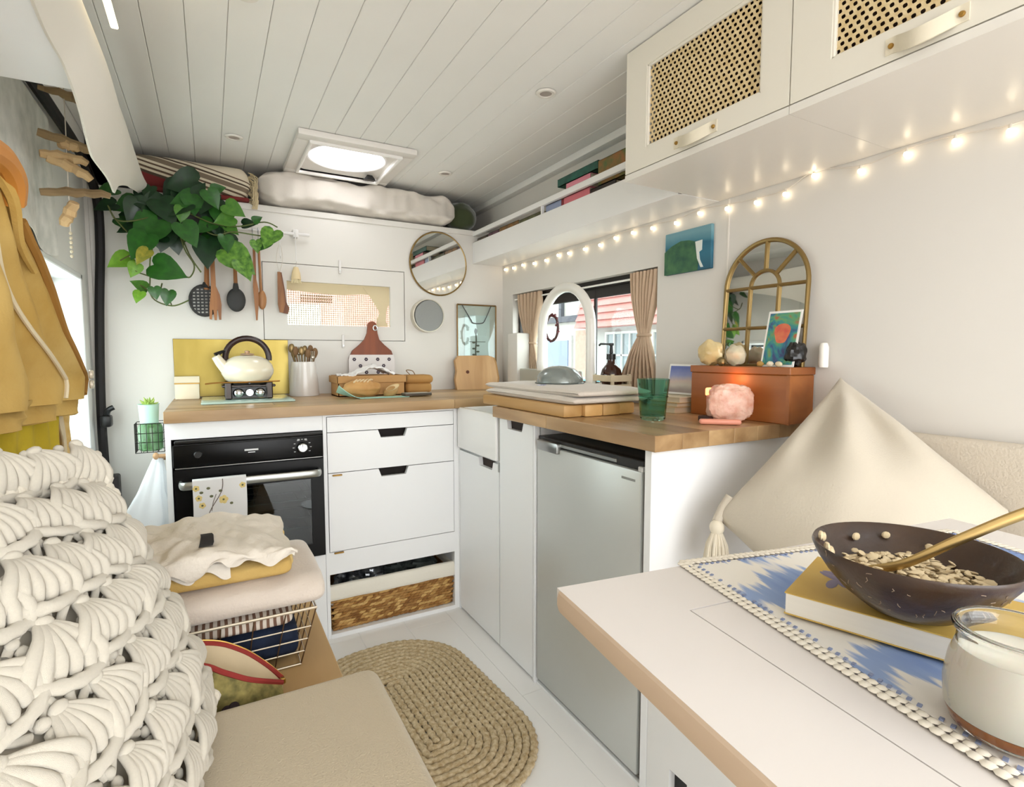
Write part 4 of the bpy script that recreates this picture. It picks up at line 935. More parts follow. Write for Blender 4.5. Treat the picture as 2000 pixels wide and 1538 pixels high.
# ================================================================== utensil rail and hanging tools
ur = thing('utensil_rail', 'white rail with hooks on the bulkhead above the front window', 'rail', (.2, 2.6, 1.59))
RAILW = M('rail_white', '#e2dedb', .35)
part('bar', MB().cyl((-.16, 2.605, 1.612), (.41, 2.605, 1.612), .007, n=12), RAILW, ur)
for x in (-.13, .352): part('bracket', MB().box((x - .012, 2.598, 1.596), (x + .012, YB, 1.632), .004, 2), RAILW, ur)
def hookp(x, zb): return MB().tube(smooth_path([(x, 2.606, 1.622), (x, 2.598, 1.618), (x, 2.597, 1.60), (x, 2.597, zb + .012), (x, 2.590, zb), (x, 2.583, zb + .008)], 4), .0018, 6)
for x, zb in ((-.012, 1.555), (.025, 1.55), (.105, 1.56), (.178, 1.56), (.20, 1.55), (.285, 1.50), (.350, 1.482)): part('hook', hookp(x, zb), RAILW if x > .27 else STEEL, ur)
UW = wood('utensil_wood', '#a26a38', '#75441f', 'Z', 30, .5)
UW2 = wood('utensil_wood_pale', '#bd8856', '#99663a', 'Z', 30, .5)
SIL = M('silicone_charcoal', '#2d2c2b', .55, var=.1, vscale=30)
def flat(pts, y0=2.578, th=.007, bow=0): return MB().poly(pts, lambda u, v, t: Vector((u, t, v)), y0, y0 + th)
def loopring(x, z, y=2.582): return MB().tube([(x + .006 * math.cos(2 * PI * i / 12), y, z + .008 * math.sin(2 * PI * i / 12)) for i in range(12)], .0013, 6, closed=True)
# slotted turner
t = thing('slotted_spoon', 'black slotted spoon with a wooden handle hanging left of the wooden fork', 'utensil', (-.012, 2.58, 1.24), 'hanging cooking tools')
part('handle', MB().cyl((-.002, 2.588, 1.345), (.006, 2.588, 1.555), .010, .008, n=12), UW, t)
hd = [( -.012 + .052 * math.cos(2 * PI * i / 28), 1.300 + .062 * math.sin(2 * PI * i / 28)) for i in range(28)]
slot = MB(); vs = []; fs = []
# head made of strips so the slots are real openings
rows = 9
for r in range(rows):
    z0 = 1.240 + r * .0134
    hw = .052 * math.sqrt(max(0, 1 - ((z0 + .005 - 1.300) / .064) ** 2))
    slot.poly([(-.012 - hw, z0), (-.012 + hw, z0 + .004), (-.012 + hw, z0 + .011), (-.012 - hw, z0 + .007)], lambda u, v, tt: Vector((u, tt, v)), 2.588, 2.593)
for c in range(-3, 4):
    hh = .062 * math.sqrt(max(0, 1 - (c * .0145 / .052) ** 2)); slot.box((-.012 + c * .0145 - .003, 2.588, 1.300 - hh), (-.012 + c * .0145 + .003, 2.593, 1.300 + hh))
slot.tube([(u, 2.5905, v) for u, v in hd], .005, 8, closed=True)
slot.cyl((-.006, 2.590, 1.352), (-.004, 2.590, 1.375), .016, .010, n=10)
part('slotted_head', slot, SIL, t, smooth=0)
# wooden fork
fk = [(.014, 1.55), (.030, 1.55), (.032, 1.36), (.045, 1.325), (.050, 1.285), (.047, 1.222), (.039, 1.222), (.036, 1.262), (.033, 1.262), (.031, 1.220), (.022, 1.220), (.019, 1.262), (.016, 1.262), (.013, 1.222), (.004, 1.224), (.006, 1.285), (.012, 1.325), (.014, 1.36)]
t = thing('wooden_fork', 'wooden serving fork with four prongs hanging in front of the slotted spoon', 'utensil', (.025, 2.57, 1.22), 'hanging cooking tools')
part('fork', flat(fk, 2.568, .008), UW, t, smooth=0); part('hanging_loop', loopring(.022, 1.557, 2.572), STEEL, t)
# black spoon
t = thing('serving_spoon', 'charcoal serving spoon with a wooden handle hanging mid-rail', 'utensil', (.105, 2.58, 1.25), 'hanging cooking tools')
part('handle', MB().cyl((.106, 2.588, 1.37), (.106, 2.588, 1.56), .008, .007, n=12), UW, t)
part('bowl', MB().ball((.106, 2.586, 1.308), (.036, .010, .050), 22, 14).cyl((.106, 2.588, 1.345), (.106, 2.588, 1.378), .014, .009, n=12), SIL, t)
# spatula and wooden spoon
sp1 = [(.176, 1.555), (.186, 1.555), (.186, 1.40), (.193, 1.36), (.192, 1.30), (.186, 1.225), (.180, 1.225), (.176, 1.30), (.172, 1.37), (.175, 1.42)]
t = thing('wooden_spatula', 'slim dark wooden spatula hanging seen almost edge-on', 'utensil', (.18, 2.58, 1.225), 'hanging cooking tools')
part('blade', flat(sp1, 2.585, .008), UW, t, smooth=0); part('hanging_loop', loopring(.181, 1.562, 2.589), STEEL, t)
t = thing('wooden_spoon', 'pale wooden spoon hanging behind the slim spatula', 'utensil', (.20, 2.6, 1.26), 'hanging cooking tools')
part('handle', MB().cyl((.200, 2.603, 1.55), (.204, 2.603, 1.35), .005, .006, n=10), UW2, t)
part('bowl', MB().ball((.207, 2.603, 1.315), (.018, .008, .042), 18, 12), UW2, t)
t = thing('wooden_tongs', 'pair of dark wooden tongs hanging by a cord over the window panel', 'utensil', (.28, 2.6, 1.255), 'hanging cooking tools')
part('arm', flat([(.272, 1.44), (.284, 1.44), (.296, 1.345), (.300, 1.30), (.290, 1.262), (.276, 1.264), (.270, 1.30)], 2.598, .007), UW, t, smooth=0)
part('arm', flat([(.276, 1.44), (.290, 1.44), (.302, 1.36), (.306, 1.31), (.318, 1.285), (.312, 1.258), (.290, 1.262), (.286, 1.34)], 2.609, .007), M('walnut', '#7a4a2c', .5, var=.2, vscale=30), t, smooth=0)
part('cord', MB().tube(smooth_path([(.281, 2.604, 1.435), (.270, 2.602, 1.50), (.285, 2.597, 1.56), (.296, 2.602, 1.50), (.281, 2.606, 1.435)], 5), .0012, 5), M('cord_white', '#d9d0c4', .8), t)
t = thing('pot_brush', 'small cream bristle brush hanging by a string over the lace curtain', 'brush', (.348, 2.6, 1.395), 'hanging cooking tools')
part('head', MB().lathe([(.0001, 1.468), (.010, 1.466), (.018, 1.44), (.021, 1.412), (.0001, 1.410)], (.349, 2.603, 0), 20), M('brush_wood', '#e2cba0', .6), t)
br = MB()
for i in range(40):
    a = i * 2.4; q = .019 * math.sqrt((i + .5) / 40); br.cyl((.349 + q * math.cos(a), 2.603 + q * math.sin(a), 1.412), (.349 + 1.15 * q * math.cos(a), 2.603 + 1.15 * q * math.sin(a), 1.396), .0014, n=5)
part('bristles', br, M('bristle', '#eee0bc', .8), t)
part('string', MB().cyl((.350, 2.590, 1.482), (.349, 2.603, 1.466), .0012, n=5), M('cord_white', '#d9d0c4', .8), t)

# ================================================================== things on the back worktop
ZB = ZT + .0005
single('brass_splashback', MB().box((-.131, 2.617, .90), (.308, 2.6285, 1.142), .001, 1), M('brushed_brass', '#ab9856', .33, .85, col2='#7d6b30', vscale=4, stretch=(1, 1, .4)), 'brushed brass sheet on the wall behind the kettle', 'splashback')
pb = thing('coffee_bag', 'folded cream paper bag standing left of the stove', 'paper bag', (-.085, 2.575, ZB))
PAP = M('cream_paper', '#eadcc2', .8, var=.05, vscale=20)
def bagf(z): return .036 + .002 * math.sin(z * 60)
part('bag', MB().box((-.128, 2.545, ZB), (-.042, 2.605, .965), .004, 2), PAP, pb)
part('folded_top', MB().poly([(2.545, .963), (2.603, .963), (2.585, .988), (2.566, .988)], lambda u, v, t_: Vector((t_, u, v)), -.129, -.041), PAP, pb, smooth=0)
part('band', MB().box((-.1295, 2.543, .958), (-.0405, 2.607, .963), .001, 1), BRASS, pb)
single('glass_cutting_board', MB().box((-.035, 2.235, ZB), (.285, 2.55, ZB + .008), .004, 2), M('seafoam_glass', '#b8cfc4', .12, coat=.4), 'pale seafoam glass board under the camping stove', 'board')
st = thing('camping_stove', 'black and chrome single-burner camping stove under the kettle', 'stove', (.13, 2.40, ZB + .009))
z0 = ZB + .009; DCH = M('dark_chrome', '#3b3633', .25, .9)
mb = MB()
for sx in (-1, 1):
    for sy in (-1, 1): part('foot', MB().box((.13 + sx * .072 - .012, 2.40 + sy * .06 - .010, z0), (.13 + sx * .072 + .012, 2.40 + sy * .06 + .010, z0 + .066), .004, 1), DCH, st)
for ya in (2.345, 2.448): part('side_frame', MB().poly([(.052, z0 + .004), (.208, z0 + .004), (.216, z0 + .048), (.044, z0 + .048)], lambda u, v, t_: Vector((u, t_, v)), ya, ya + .007), M('stove_black', '#14110f', .3), st)
for xx in (.092, .168): part('chrome_lobe', MB().ball((xx, 2.343, z0 + .024), (.020, .012, .018), 16, 10), CHROME, st)
part('valve', MB().lathe([(.0001, -.03), (.013, -.03), (.015, -.02), (.012, 0)], (.13, 2.345, z0 + .026), 18, 'Y'), CHROME, st)
part('base_tray', MB().lathe([(.0001, z0 + .012), (.055, z0 + .012), (.068, z0 + .022), (.062, z0 + .026), (.04, z0 + .020), (.0001, z0 + .020)], (.13, 2.40, 0), 28), CHROME, st)
part('burner', MB().lathe([(.0001, z0 + .018), (.030, z0 + .020), (.034, z0 + .040), (.026, z0 + .046), (.0001, z0 + .046)], (.13, 2.40, 0), 24), CHROME, st)
gr = MB()
for a in range(0, 180, 45):
    c_, s__ = math.cos(R(a)), math.sin(R(a)); gr.cyl((.13 - .085 * c_, 2.40 - .085 * s__, z0 + .062), (.13 + .085 * c_, 2.40 + .085 * s__, z0 + .062), .004, n=8)
gr.tube([(.13 + .085 * math.cos(2 * PI * i / 32), 2.40 + .075 * math.sin(2 * PI * i / 32), z0 + .060) for i in range(32)], .0045, 8, closed=True)
part('pan_support', gr, BLACK, st)
part('top_plate', MB().box((.035, 2.335, z0 + .046), (.225, 2.465, z0 + .056), .003, 1), DCH, st)
part('wire_handle', MB().tube(smooth_path([(-.02, 2.33, z0 + .062), (.03, 2.33, z0 + .066), (.13, 2.325, z0 + .066), (.24, 2.33, z0 + .068)], 4), .003, 6), M('handle_brass', '#a9793c', .4, .7), st)
kt = thing('kettle', 'cream whistling kettle with a dark brown hoop handle on the stove', 'kettle', (.13, 2.40, z0 + .067))
kz = z0 + .067; ENA = M('cream_enamel', '#ede3cb', .18, coat=.5)
part('body', MB().lathe([(.0001, kz), (.072, kz), (.082, kz + .008), (.094, kz + .030), (.096, kz + .045), (.090, kz + .066), (.074, kz + .086), (.050, kz + .098), (.030, kz + .102), (.0001, kz + .103)], (.13, 2.40, 0), 44), ENA, kt)
part('spout', MB().tube([(.058, 2.385, kz + .045), (.034, 2.378, kz + .075), (.018, 2.374, kz + .100)], [.024, .019, .015], 16), ENA, kt)
part('spout_cap', MB().tube([(.018, 2.374, kz + .103), (.040, 2.380, kz + .116), (.060, 2.386, kz + .122)], [.010, .006, .004], 8), BLACK, kt)
part('lid_knob', MB().lathe([(.0001, kz + .102), (.026, kz + .104), (.024, kz + .109), (.008, kz + .112), (.010, kz + .120), (.0001, kz + .122)], (.13, 2.40, 0), 20), M('kettle_trim', '#caa98c', .3, .6), kt)
BRN = M('dark_brown_resin', '#2b1712', .35)
hp = [(.13 + .078 * math.cos(PI * (-.04 + 1.08 * i / 18)), 2.40 - .010, kz + .092 + .078 * math.sin(PI * (-.04 + 1.08 * i / 18))) for i in range(19)]
part('handle', MB().tube(hp, .0115, 12), BRN, kt)
cr2 = thing('utensil_crock', 'white ceramic crock full of spoons beside the brass sheet', 'jar', (.355, 2.575, ZB))
cc = (.362, 2.545)
part('crock', MB().lathe([(.0001, ZB), (.062, ZB), (.063, ZB + .006), (.058, ZB + .08), (.050, ZB + .150), (.047, ZB + .150), (.054, ZB + .08), (.056, ZB + .012), (.0001, ZB + .010)], (cc[0], cc[1], 0), 36), M('crock_glaze', '#e6e0da', .2, coat=.3), cr2)
random.seed(21)
cut = [M('antique_cutlery', '#8c7650', .35, .8), M('wood_cutlery', '#7a5a38', .6), M('steel_cutlery', '#b6ad9c', .25, .9)]
for i in range(12):
    a = 2 * PI * i / 12 + .3; r0 = .020; ln = random.uniform(.165, .205); tilt = .030
    p0 = Vector((cc[0] + r0 * .4 * math.cos(a), cc[1] + r0 * .4 * math.sin(a), ZB + .03)); p1 = Vector((cc[0] + (r0 + tilt) * math.cos(a), cc[1] + (r0 + tilt) * .6 * math.sin(a), ZB + ln))
    kind = 2 if i in (3, 10) else i % 2; nm = ['teaspoon', 'wooden_scoop', 'table_fork'][kind]
    lb = {0: 'brass teaspoon standing in the white crock', 1: 'dark wooden scoop standing in the white crock', 2: ['fork standing tines up in the white crock, nearer the kettle', 'fork standing tines up in the white crock, nearer the lace curtain'][i == 10]}[kind]
    t = thing(nm, lb, 'cutlery', p0, 'cutlery in the white crock: ' + nm.replace('_', ' ') + 's')
    part('stem', MB().tube([p0, p0.lerp(p1, .5), p1], [.0035, .003, .0035], 6), cut[kind], t)
    if kind < 2: part('bowl', MB().ball(p1 + Vector((0, 0, .012)), (.012, .005, .020), 12, 8), cut[kind], t)
    else:
        tn = MB(); tn.ball(p1 + Vector((0, 0, .004)), (.009, .004, .010), 10, 6)
        for k in (-1, 0, 1): tn.cyl(p1 + Vector((k * .006, 0, .008)), p1 + Vector((k * .007, 0, .032)), .0018, n=6)
        part('tines', tn, cut[kind], t)
# paddle board with flowered cloth
pd = thing('paddle_board', 'russet wooden paddle board with a flowered cloth band, leaning on the wall', 'chopping board', (.675, 2.60, ZB))
def pady(z): return 2.600 + (z - ZB) * .06
pdl = [(.572, ZB), (.792, ZB), (.792, 1.06), (.780, 1.095), (.745, 1.125), (.722, 1.15), (.714, 1.18), (.712, 1.215)] + [(.690 + .022 * math.cos(PI * i / 8), 1.215 + .022 * math.sin(PI * i / 8)) for i in range(1, 8)] + [(.668, 1.215), (.664, 1.18), (.652, 1.15), (.628, 1.125), (.592, 1.095), (.575, 1.06)]
part('board', MB().poly(pdl, lambda u, v, t_: Vector((u, pady(v) + t_, v)), 0, .016), wood('russet_wood', '#91491f', '#6b3013', 'Z', 12, .45), pd, smooth=0)
part('cloth_band', MB().poly([(.570, ZB + .004), (.794, ZB + .004), (.794, 1.055), (.788, 1.076), (.578, 1.076), (.572, 1.055)], lambda u, v, t_: Vector((u, pady(v) + t_, v)), -.003, -.0005), M('flower_cloth', '#e2dad6', .85), pd, smooth=0)
fls = MB()
for r in range(5):
    for c in range(4):
        u = .598 + c * .056 + (r % 2) * .028; v = .93 + r * .031
        if u > .785: continue
        for k in range(6): a = k * PI / 3; fls.ball((u + .0055 * math.cos(a), pady(v) - .004, v + .0055 * math.sin(a)), (.0036, .0008, .0036), 6, 4)
part('flower_print', fls, M('flower_ink', '#4a3f4a', .8), pd)
part('hang_ring', MB().tube([(.702 + .010 * math.cos(2 * PI * i / 14), pady(1.2) - .005, 1.205 + .012 * math.sin(2 * PI * i / 14)) for i in range(14)], .003, 6, closed=True), STEEL, pd)
# open kraft box with tissue
KR = M('kraft_card', '#c2945f', .8, var=.1, vscale=12)
kb = thing('kraft_box', 'open kraft cardboard tray holding crumpled white paper', 'box', (.63, 2.45, ZB))
mb = MB()
x0, x1, y0, y1, zt = .475, .770, 2.375, 2.53, .985
mb.box((x0, y0, ZB), (x1, y0 + .004, zt)).box((x0, y1 - .004, ZB), (x1, y1, zt)).box((x0, y0, ZB), (x0 + .004, y1, zt)).box((x1 - .004, y0, ZB), (x1, y1, zt)).box((x0, y0, ZB), (x1, y1, ZB + .004))
part('tray', mb, KR, kb)
part('rim_fold', MB().box((x0 - .008, y0 - .008, zt - .032), (x1 + .008, y0 - .001, zt - .002), .002, 1).box((x1 + .001, y0 - .008, zt - .032), (x1 + .008, y1 + .008, zt - .002), .002, 1).box((x0 - .008, y0 - .008, zt - .032), (x0 - .001, y1 + .008, zt - .002), .002, 1), KR, kb)
def tissue(u, v):
    x = .49 + .235 * u; y = 2.375 + .13 * v
    return Vector((x, y, .985 + .045 * math.exp(-((u - .62) / .28) ** 2) * (1 - .4 * abs(v - .4)) + .010 * nz(u * 7, v * 6) + .006 * nz(u * 19, v * 15)))
single('tissue_paper', MB().slab(tissue, .003, 36, 24), M('tissue_white', '#efebe8', .85), 'crumpled white tissue paper heaped in the kraft tray', 'paper', smooth=40)
rb = thing('round_kraft_box', 'round-cornered kraft box with a lid and string loop beside the tray', 'box', (.87, 2.50, ZB))
KR2 = M('kraft_tan', '#b98a4e', .75, var=.12, vscale=10)
part('box', MB().box((.795, 2.435, ZB), (.925, 2.535, .945), .018, 4), KR2, rb)
part('lid', MB().box((.789, 2.428, .940), (.931, 2.541, .981), .020, 4), KR2, rb)
part('string_loop', MB().tube(smooth_path([(.835, 2.49, .978), (.812, 2.485, 1.002), (.838, 2.475, 1.000), (.850, 2.47, .982)], 5), .002, 6), M('twine', '#8a6b44', .8), rb)
gp = thing('bread_bag', 'golden brown crusty loaf lying in front of the kraft tray', 'bread', (.56, 2.31, ZB))
part('loaf', MB().ball((.560, 2.315, ZB + .036), (.078, .045, .040), 30, 20, jit=.22), M('crust', '#b07b40', .6, col2='#d3a468', vscale=9, bump=.5, bscale=25), gp, smooth=80)
sf = MB()
for i in range(5): sf.tube(smooth_path([(.52 + i * .014, 2.285, ZB + .066 + .004 * math.sin(i)), (.535 + i * .014, 2.30, ZB + .074), (.545 + i * .016, 2.33, ZB + .073)], 4), .004, 6)
part('flour_scores', sf, M('flour', '#e6cba2', .8), gp)
ns = thing('nut_bowl', 'small coconut-wood scoop lying open beside the loaf', 'scoop', (.69, 2.28, ZB))
part('shell', MB().ball((.678, 2.29, ZB + .022), (.034, .024, .022), 22, 14, rot=Matrix.Rotation(R(-24), 3, 'Y')), M('nut_shell', '#c39a62', .6, col2='#a17a48', vscale=14), ns)
part('cut_face', MB().lathe([(.0001, 0), (.029, .002), (.031, .006)], (.684, 2.278, ZB + .037), 22, sx=1, sy=.55, mat=Matrix.Rotation(R(-22), 3, 'Y') @ Matrix.Rotation(R(28), 3, 'X')), M('nut_inside', '#e0c79a', .6), ns)
MINT = M('mint_paper', '#a9d6c6', .6)
def mint(u, v):
    x = .440 + .30 * u; y = 2.225 + .06 * v; c = max(0, (.34 - u) / .34)
    return Vector((x + .01 * c, y + .01 * c, ZB + .003 + .055 * c ** 1.7 * (1 - .55 * v)))
single('mint_booklet', MB().slab(mint, .0022, 30, 6), MINT, 'mint green booklet curling up at the left in front of the loaf', 'booklet', smooth=60)
tp = thing('dark_phone', 'slim dark-framed phone lying flat at the end of the mint booklet', 'phone', (.78, 2.24, ZB))
part('case', MB().box((.722, 2.225, ZB + .0035), (.842, 2.285, ZB + .0155), .003, 2), M('phone_case', '#4e4438', .5), tp)
part('screen', MB().box((.727, 2.23, ZB + .0145), (.837, 2.28, ZB + .0162)), M('phone_screen', '#c9d6d4', .15), tp)
# live-edge board leaning in the corner
lb_ = thing('live_edge_board', 'thick pale live-edge chopping board leaning in the corner', 'chopping board', (1.24, 2.55, ZB))
def lby(z): return 2.555 + (z - ZB) * .20
lbp = [(1.105, ZB), (1.335, ZB), (1.348, .95), (1.340, 1.03), (1.330, 1.062), (1.30, 1.072), (1.13, 1.070), (1.108, 1.045), (1.112, .99), (1.100, .945)]
part('board', MB().poly(lbp, lambda u, v, t_: Vector((u, lby(v) + t_, v)), 0, .022), wood('spalted_wood', '#d2a876', '#ab7f4e', 'Z', 8, .5), lb_, smooth=0)
part('knot', MB().lathe([(.0001, -.0015), (.008, -.001), (.010, .0004)], (1.172, lby(.985) - .0005, .985), 14, 'Y'), M('knot_brown', '#5a2f1c', .7), lb_)
part('bark_edge', MB().tube([(1.338, lby(ZB + .01) + .01, ZB + .010), (1.349, lby(.95) + .01, .95), (1.341, lby(1.03) + .01, 1.03), (1.331, lby(1.06) + .01, 1.058)], .011, 8), M('bark_tan', '#b98c58', .7, var=.2, vscale=20), lb_)
# ================================================================== sink end of the right worktop
cbd = thing('butcher_block', 'thick pale wooden chopping block bridging the sink, under the folded towel', 'chopping board', (1.0, 1.53, ZB))
CBW = wood('block_wood', '#d8ae72', '#b98a4e', 'Y', 8, .5)
XA, XB_, YA, YZ = .882, 1.150, 1.262, 1.815
for i in range(4):
    w_ = (XB_ - XA) / 4; a = XA + i * w_
    part('block_stave', MB().box((a + .0002, YA + (.012 if i in (0, 3) else 0), ZB), (a + w_ - .0002, YZ - (.010 if i in (0, 3) else 0), ZB + .036), .006, 2), CBW, cbd)
tw = thing('folded_towel', 'folded oatmeal towel with a striped label lying on the chopping block', 'towel', (1.02, 1.55, ZB + .037))
TWM = M('towel_oatmeal', '#dbcfc2', .95, var=.05, vscale=8, bump=.4, bscale=180, sheen=.3)
zt = ZB + .0365
def towel(z0, th, x0, x1, y0, y1, seed):
    """one fold: rounded closed section swept along X"""
    def fn(u, v):
        t = 2 * PI * u; c, s_ = math.cos(t), math.sin(t)
        cy = math.copysign(abs(c) ** .35, c); cz = math.copysign(abs(s_) ** .5, s_)
        x = x0 + (x1 - x0) * v; e = min(v, 1 - v) / .07; k = 1 if e > 1 else math.sqrt(max(0, 1 - (1 - e) ** 2))
        return Vector((x + .006 * nz(cy * 2 + seed, 1), (y0 + y1) / 2 + cy * ((y1 - y0) / 2 + .008 * nz(x * 9 + seed, 2)), z0 + th / 2 + cz * th / 2 * k + .003 * nz(x * 14, cy * 3 + seed) * (1 if s_ > 0 else .2)))
    return MB().grid(fn, 48, 40, closeu=True)
part('lower_fold', towel(zt, .024, .892, 1.175, 1.245, 1.80, 1), TWM, tw, smooth=80)
part('upper_fold', towel(zt + .021, .024, .905, 1.18, 1.235, 1.83, 5), TWM, tw, smooth=80)
part('label_tab', MB().box((.930, 1.485, zt + .044), (.962, 1.503, zt + .048), .001, 1, rz=.5), M('label_blue', '#5a5f8c', .8, col2='#d9d9e2', vscale=60), tw)
gl = thing('domed_lid', 'smoky grey domed lid resting on the folded towel', 'lid', (1.08, 1.56, zt + .045))
lz = zt + .046
SMK = M('smoky_dome', '#8d9491', .18, .35, coat=.5)
part('dome', MB().lathe([(.083, lz), (.081, lz + .016), (.073, lz + .033), (.056, lz + .049), (.032, lz + .059), (.0001, lz + .062)], (1.065, 1.565, 0), 40), SMK, gl)
part('rim', MB().tube([(1.065 + .083 * math.cos(2 * PI * i / 40), 1.565 + .083 * math.sin(2 * PI * i / 40), lz + .001) for i in range(40)], .0035, 8, closed=True), M('rim_grey', '#6f7674', .25, .5), gl)
# arched tap
tp_ = thing('arched_tap', 'tall white swan-neck tap arching over the sink', 'tap', (1.31, 1.72, ZB))
TAPW = M('tap_white', '#e8e4dc', .3, coat=.2)
cy_, cz_, ra = 1.888, 1.183, .178
pth = [(1.312, 1.711, ZB), (1.312, 1.711, 1.02), (1.311, 1.710, 1.10)] + [(1.31, cy_ - ra * math.cos(PI * i / 20), cz_ + ra * .98 * math.sin(PI * i / 20)) for i in range(21)] + [(1.308, 2.066, 1.10), (1.305, 2.064, 1.045)]
part('neck', MB().tube(pth, .0205, 16), TAPW, tp_)
part('spray_head', MB().lathe([(.0001, 1.005), (.019, 1.005), (.022, 1.012), (.0225, 1.045), (.0205, 1.05)], (1.305, 2.064, 0), 20), TAPW, tp_)
part('base', MB().lathe([(.030, ZB), (.030, ZB + .010), (.022, ZB + .022)], (1.312, 1.711, 0), 24), CHROME, tp_)
part('lever', MB().tube([(1.312, 1.69, .955), (1.315, 1.645, .965)], [.008, .006], 10), TAPW, tp_)
wr_ = thing('berry_wreath', 'small dark red berry wreath hanging against the window by the tap', 'wreath', (1.40, 2.2, 1.13))
wc = (2.128, 1.200); random.seed(4)
part('ring', MB().tube([(1.402, wc[0] + .052 * math.cos(R(25 + 310 * i / 24)), wc[1] + .060 * math.sin(R(25 + 310 * i / 24))) for i in range(25)], .006, 7), M('twig_brown', '#4a2f2c', .8, bump=.5, bscale=120), wr_)
brs = MB()
for i in range(44):
    a = R(random.uniform(20, 345)); brs.ball((1.402 + random.uniform(-.008, .004), wc[0] + .053 * math.cos(a) + random.uniform(-.007, .007), wc[1] + .061 * math.sin(a) + random.uniform(-.007, .007)), random.uniform(.004, .007), 7, 5)
part('berries', brs, M('berry_red', '#7a2f34', .5, col2='#3a2024', vscale=60), wr_, kind='stuff')
single('grey_upstand', MB().box((1.352, 1.83, ZB), (1.366, 2.36, 1.008), .010, 3), M('grey_tile', '#b4b2a6', .4, var=.04), 'sage grey splash panel standing behind the sink', 'splash panel')
cr3 = thing('slatted_crate', 'small pale slatted wooden crate holding the amber soap bottle', 'crate', (1.36, 1.64, ZB))
CRW = M('crate_pine', '#ddceb0', .7, var=.08, vscale=18)
for yy in (1.585, 1.697):
    for xx in (1.318, 1.398): part('corner_post', MB().box((xx - .005, yy - .005, ZB), (xx + .005, yy + .005, 1.003)), CRW, cr3)
for zz in (.905, .940, .975):
    part('slat', MB().box((1.308, 1.578, zz), (1.313, 1.704, zz + .024), .001, 1), CRW, cr3); part('slat', MB().box((1.403, 1.578, zz), (1.408, 1.704, zz + .024), .001, 1), CRW, cr3)
    part('slat', MB().box((1.313, 1.578, zz), (1.403, 1.582, zz + .024), .001, 1), CRW, cr3)
part('bottom', MB().box((1.313, 1.582, ZB + .004), (1.403, 1.70, ZB + .010)), CRW, cr3)
sb = thing('soap_dispenser', 'amber glass pump bottle of soap in the slatted crate', 'bottle', (1.358, 1.642, ZB + .012))
AMB = M('amber_glass', '#3a160a', .1, trans=.35, coat=.5)
part('bottle', MB().lathe([(.0001, ZB + .012), (.039, ZB + .012), (.042, ZB + .018), (.042, ZB + .105), (.037, ZB + .125), (.020, ZB + .145), (.016, ZB + .152), (.016, ZB + .165), (.0001, ZB + .165)], (1.358, 1.642, 0), 32), AMB, sb)
part('pump', MB().lathe([(.0001, ZB + .163), (.019, ZB + .163), (.019, ZB + .184), (.008, ZB + .188), (.006, ZB + .215), (.010, ZB + .217), (.010, ZB + .226), (.0001, ZB + .226)], (1.358, 1.642, 0), 20).tube([(1.358, 1.642, ZB + .222), (1.352, 1.70, ZB + .224), (1.351, 1.708, ZB + .218)], .004, 8), BLACK, sb)
single('scrub_brush', MB().lathe([(.0001, ZB), (.022, ZB), (.026, ZB + .012), (.024, ZB + .026), (.010, ZB + .034), (.0001, ZB + .034)], (1.27, 1.70, 0), 20), M('brush_tan', '#c49a58', .7), 'round tan scrubbing brush beside the slatted crate', 'brush')
# teal tumbler
tg = thing('glass_tumbler', 'teal recycled-glass tumbler standing on the worktop edge', 'glass', (1.10, 1.12, ZB))
TEAL = M('teal_glass', '#a9d8c8', .04, trans=1, ior=1.2)
tc_ = (1.082, 1.125)
part('tumbler', MB().lathe([(.0001, ZB), (.031, ZB), (.035, ZB + .005), (.0385, ZB + .05), (.045, ZB + .112), (.0455, ZB + .115), (.0425, ZB + .115), (.036, ZB + .05), (.032, ZB + .012), (.0001, ZB + .010)], (*tc_, 0), 40), TEAL, tg)
part('moulded_rings', MB().tube([(tc_[0] + .0405 * math.cos(2 * PI * i / 36), tc_[1] + .0405 * math.sin(2 * PI * i / 36), ZB + .066) for i in range(36)], .0016, 6, closed=True), TEAL, tg)
# wooden box
wbx = thing('wooden_box', 'russet wooden lidded box against the wall under the arched mirror', 'box', (1.35, 1.02, ZB))
RW = wood('box_wood', '#a4632f', '#83481e', 'Y', 7, .45)
part('case', MB().box((1.300, .862, ZB), (1.405, 1.188, 1.024), .002, 1), RW, wbx)
part('lid', MB().box((1.297, .859, 1.0245), (1.406, 1.191, 1.045), .002, 1), RW, wbx)
part('corner_post', MB().box((1.2985, .8605, ZB), (1.306, .870, 1.024)), RW, wbx)
BT = 1.0455
# postcards
pc = thing('flower_postcard', 'white-bordered abstract flower card leaning on the arched mirror', 'card', (1.33, .91, BT))
def pcx(v): return 1.322 + (v - BT) * .22
part('card', MB().poly([(.966, BT), (.868, BT), (.868, 1.196), (.966, 1.196)], lambda u, v, t_: Vector((pcx(v) + t_, u, v)), 0, .0015), M('card_white', '#f2efea', .5), pc, smooth=0)
art = bpy.data.materials.new('abstract_art'); art.use_nodes = True; nt = art.node_tree; b = nt.nodes['Principled BSDF']; b.inputs['Roughness'].default_value = .5
tcn = nt.nodes.new('ShaderNodeTexCoord'); nn = nt.nodes.new('ShaderNodeTexNoise'); nn.inputs['Scale'].default_value = 17; nn.inputs['Detail'].default_value = 3; nn.inputs['Distortion'].default_value = 1.2
crn = nt.nodes.new('ShaderNodeValToRGB'); e_ = crn.color_ramp.elements
e_[0].position = .25; e_[0].color = lin('#5a2f4a'); e_[1].position = .78; e_[1].color = lin('#d9a24a')
for p_, c_ in ((.38, '#3a4a7a'), (.47, '#2f7f8a'), (.55, '#5f9a6a'), (.63, '#a8583f')): q = e_.new(p_); q.color = lin(c_)
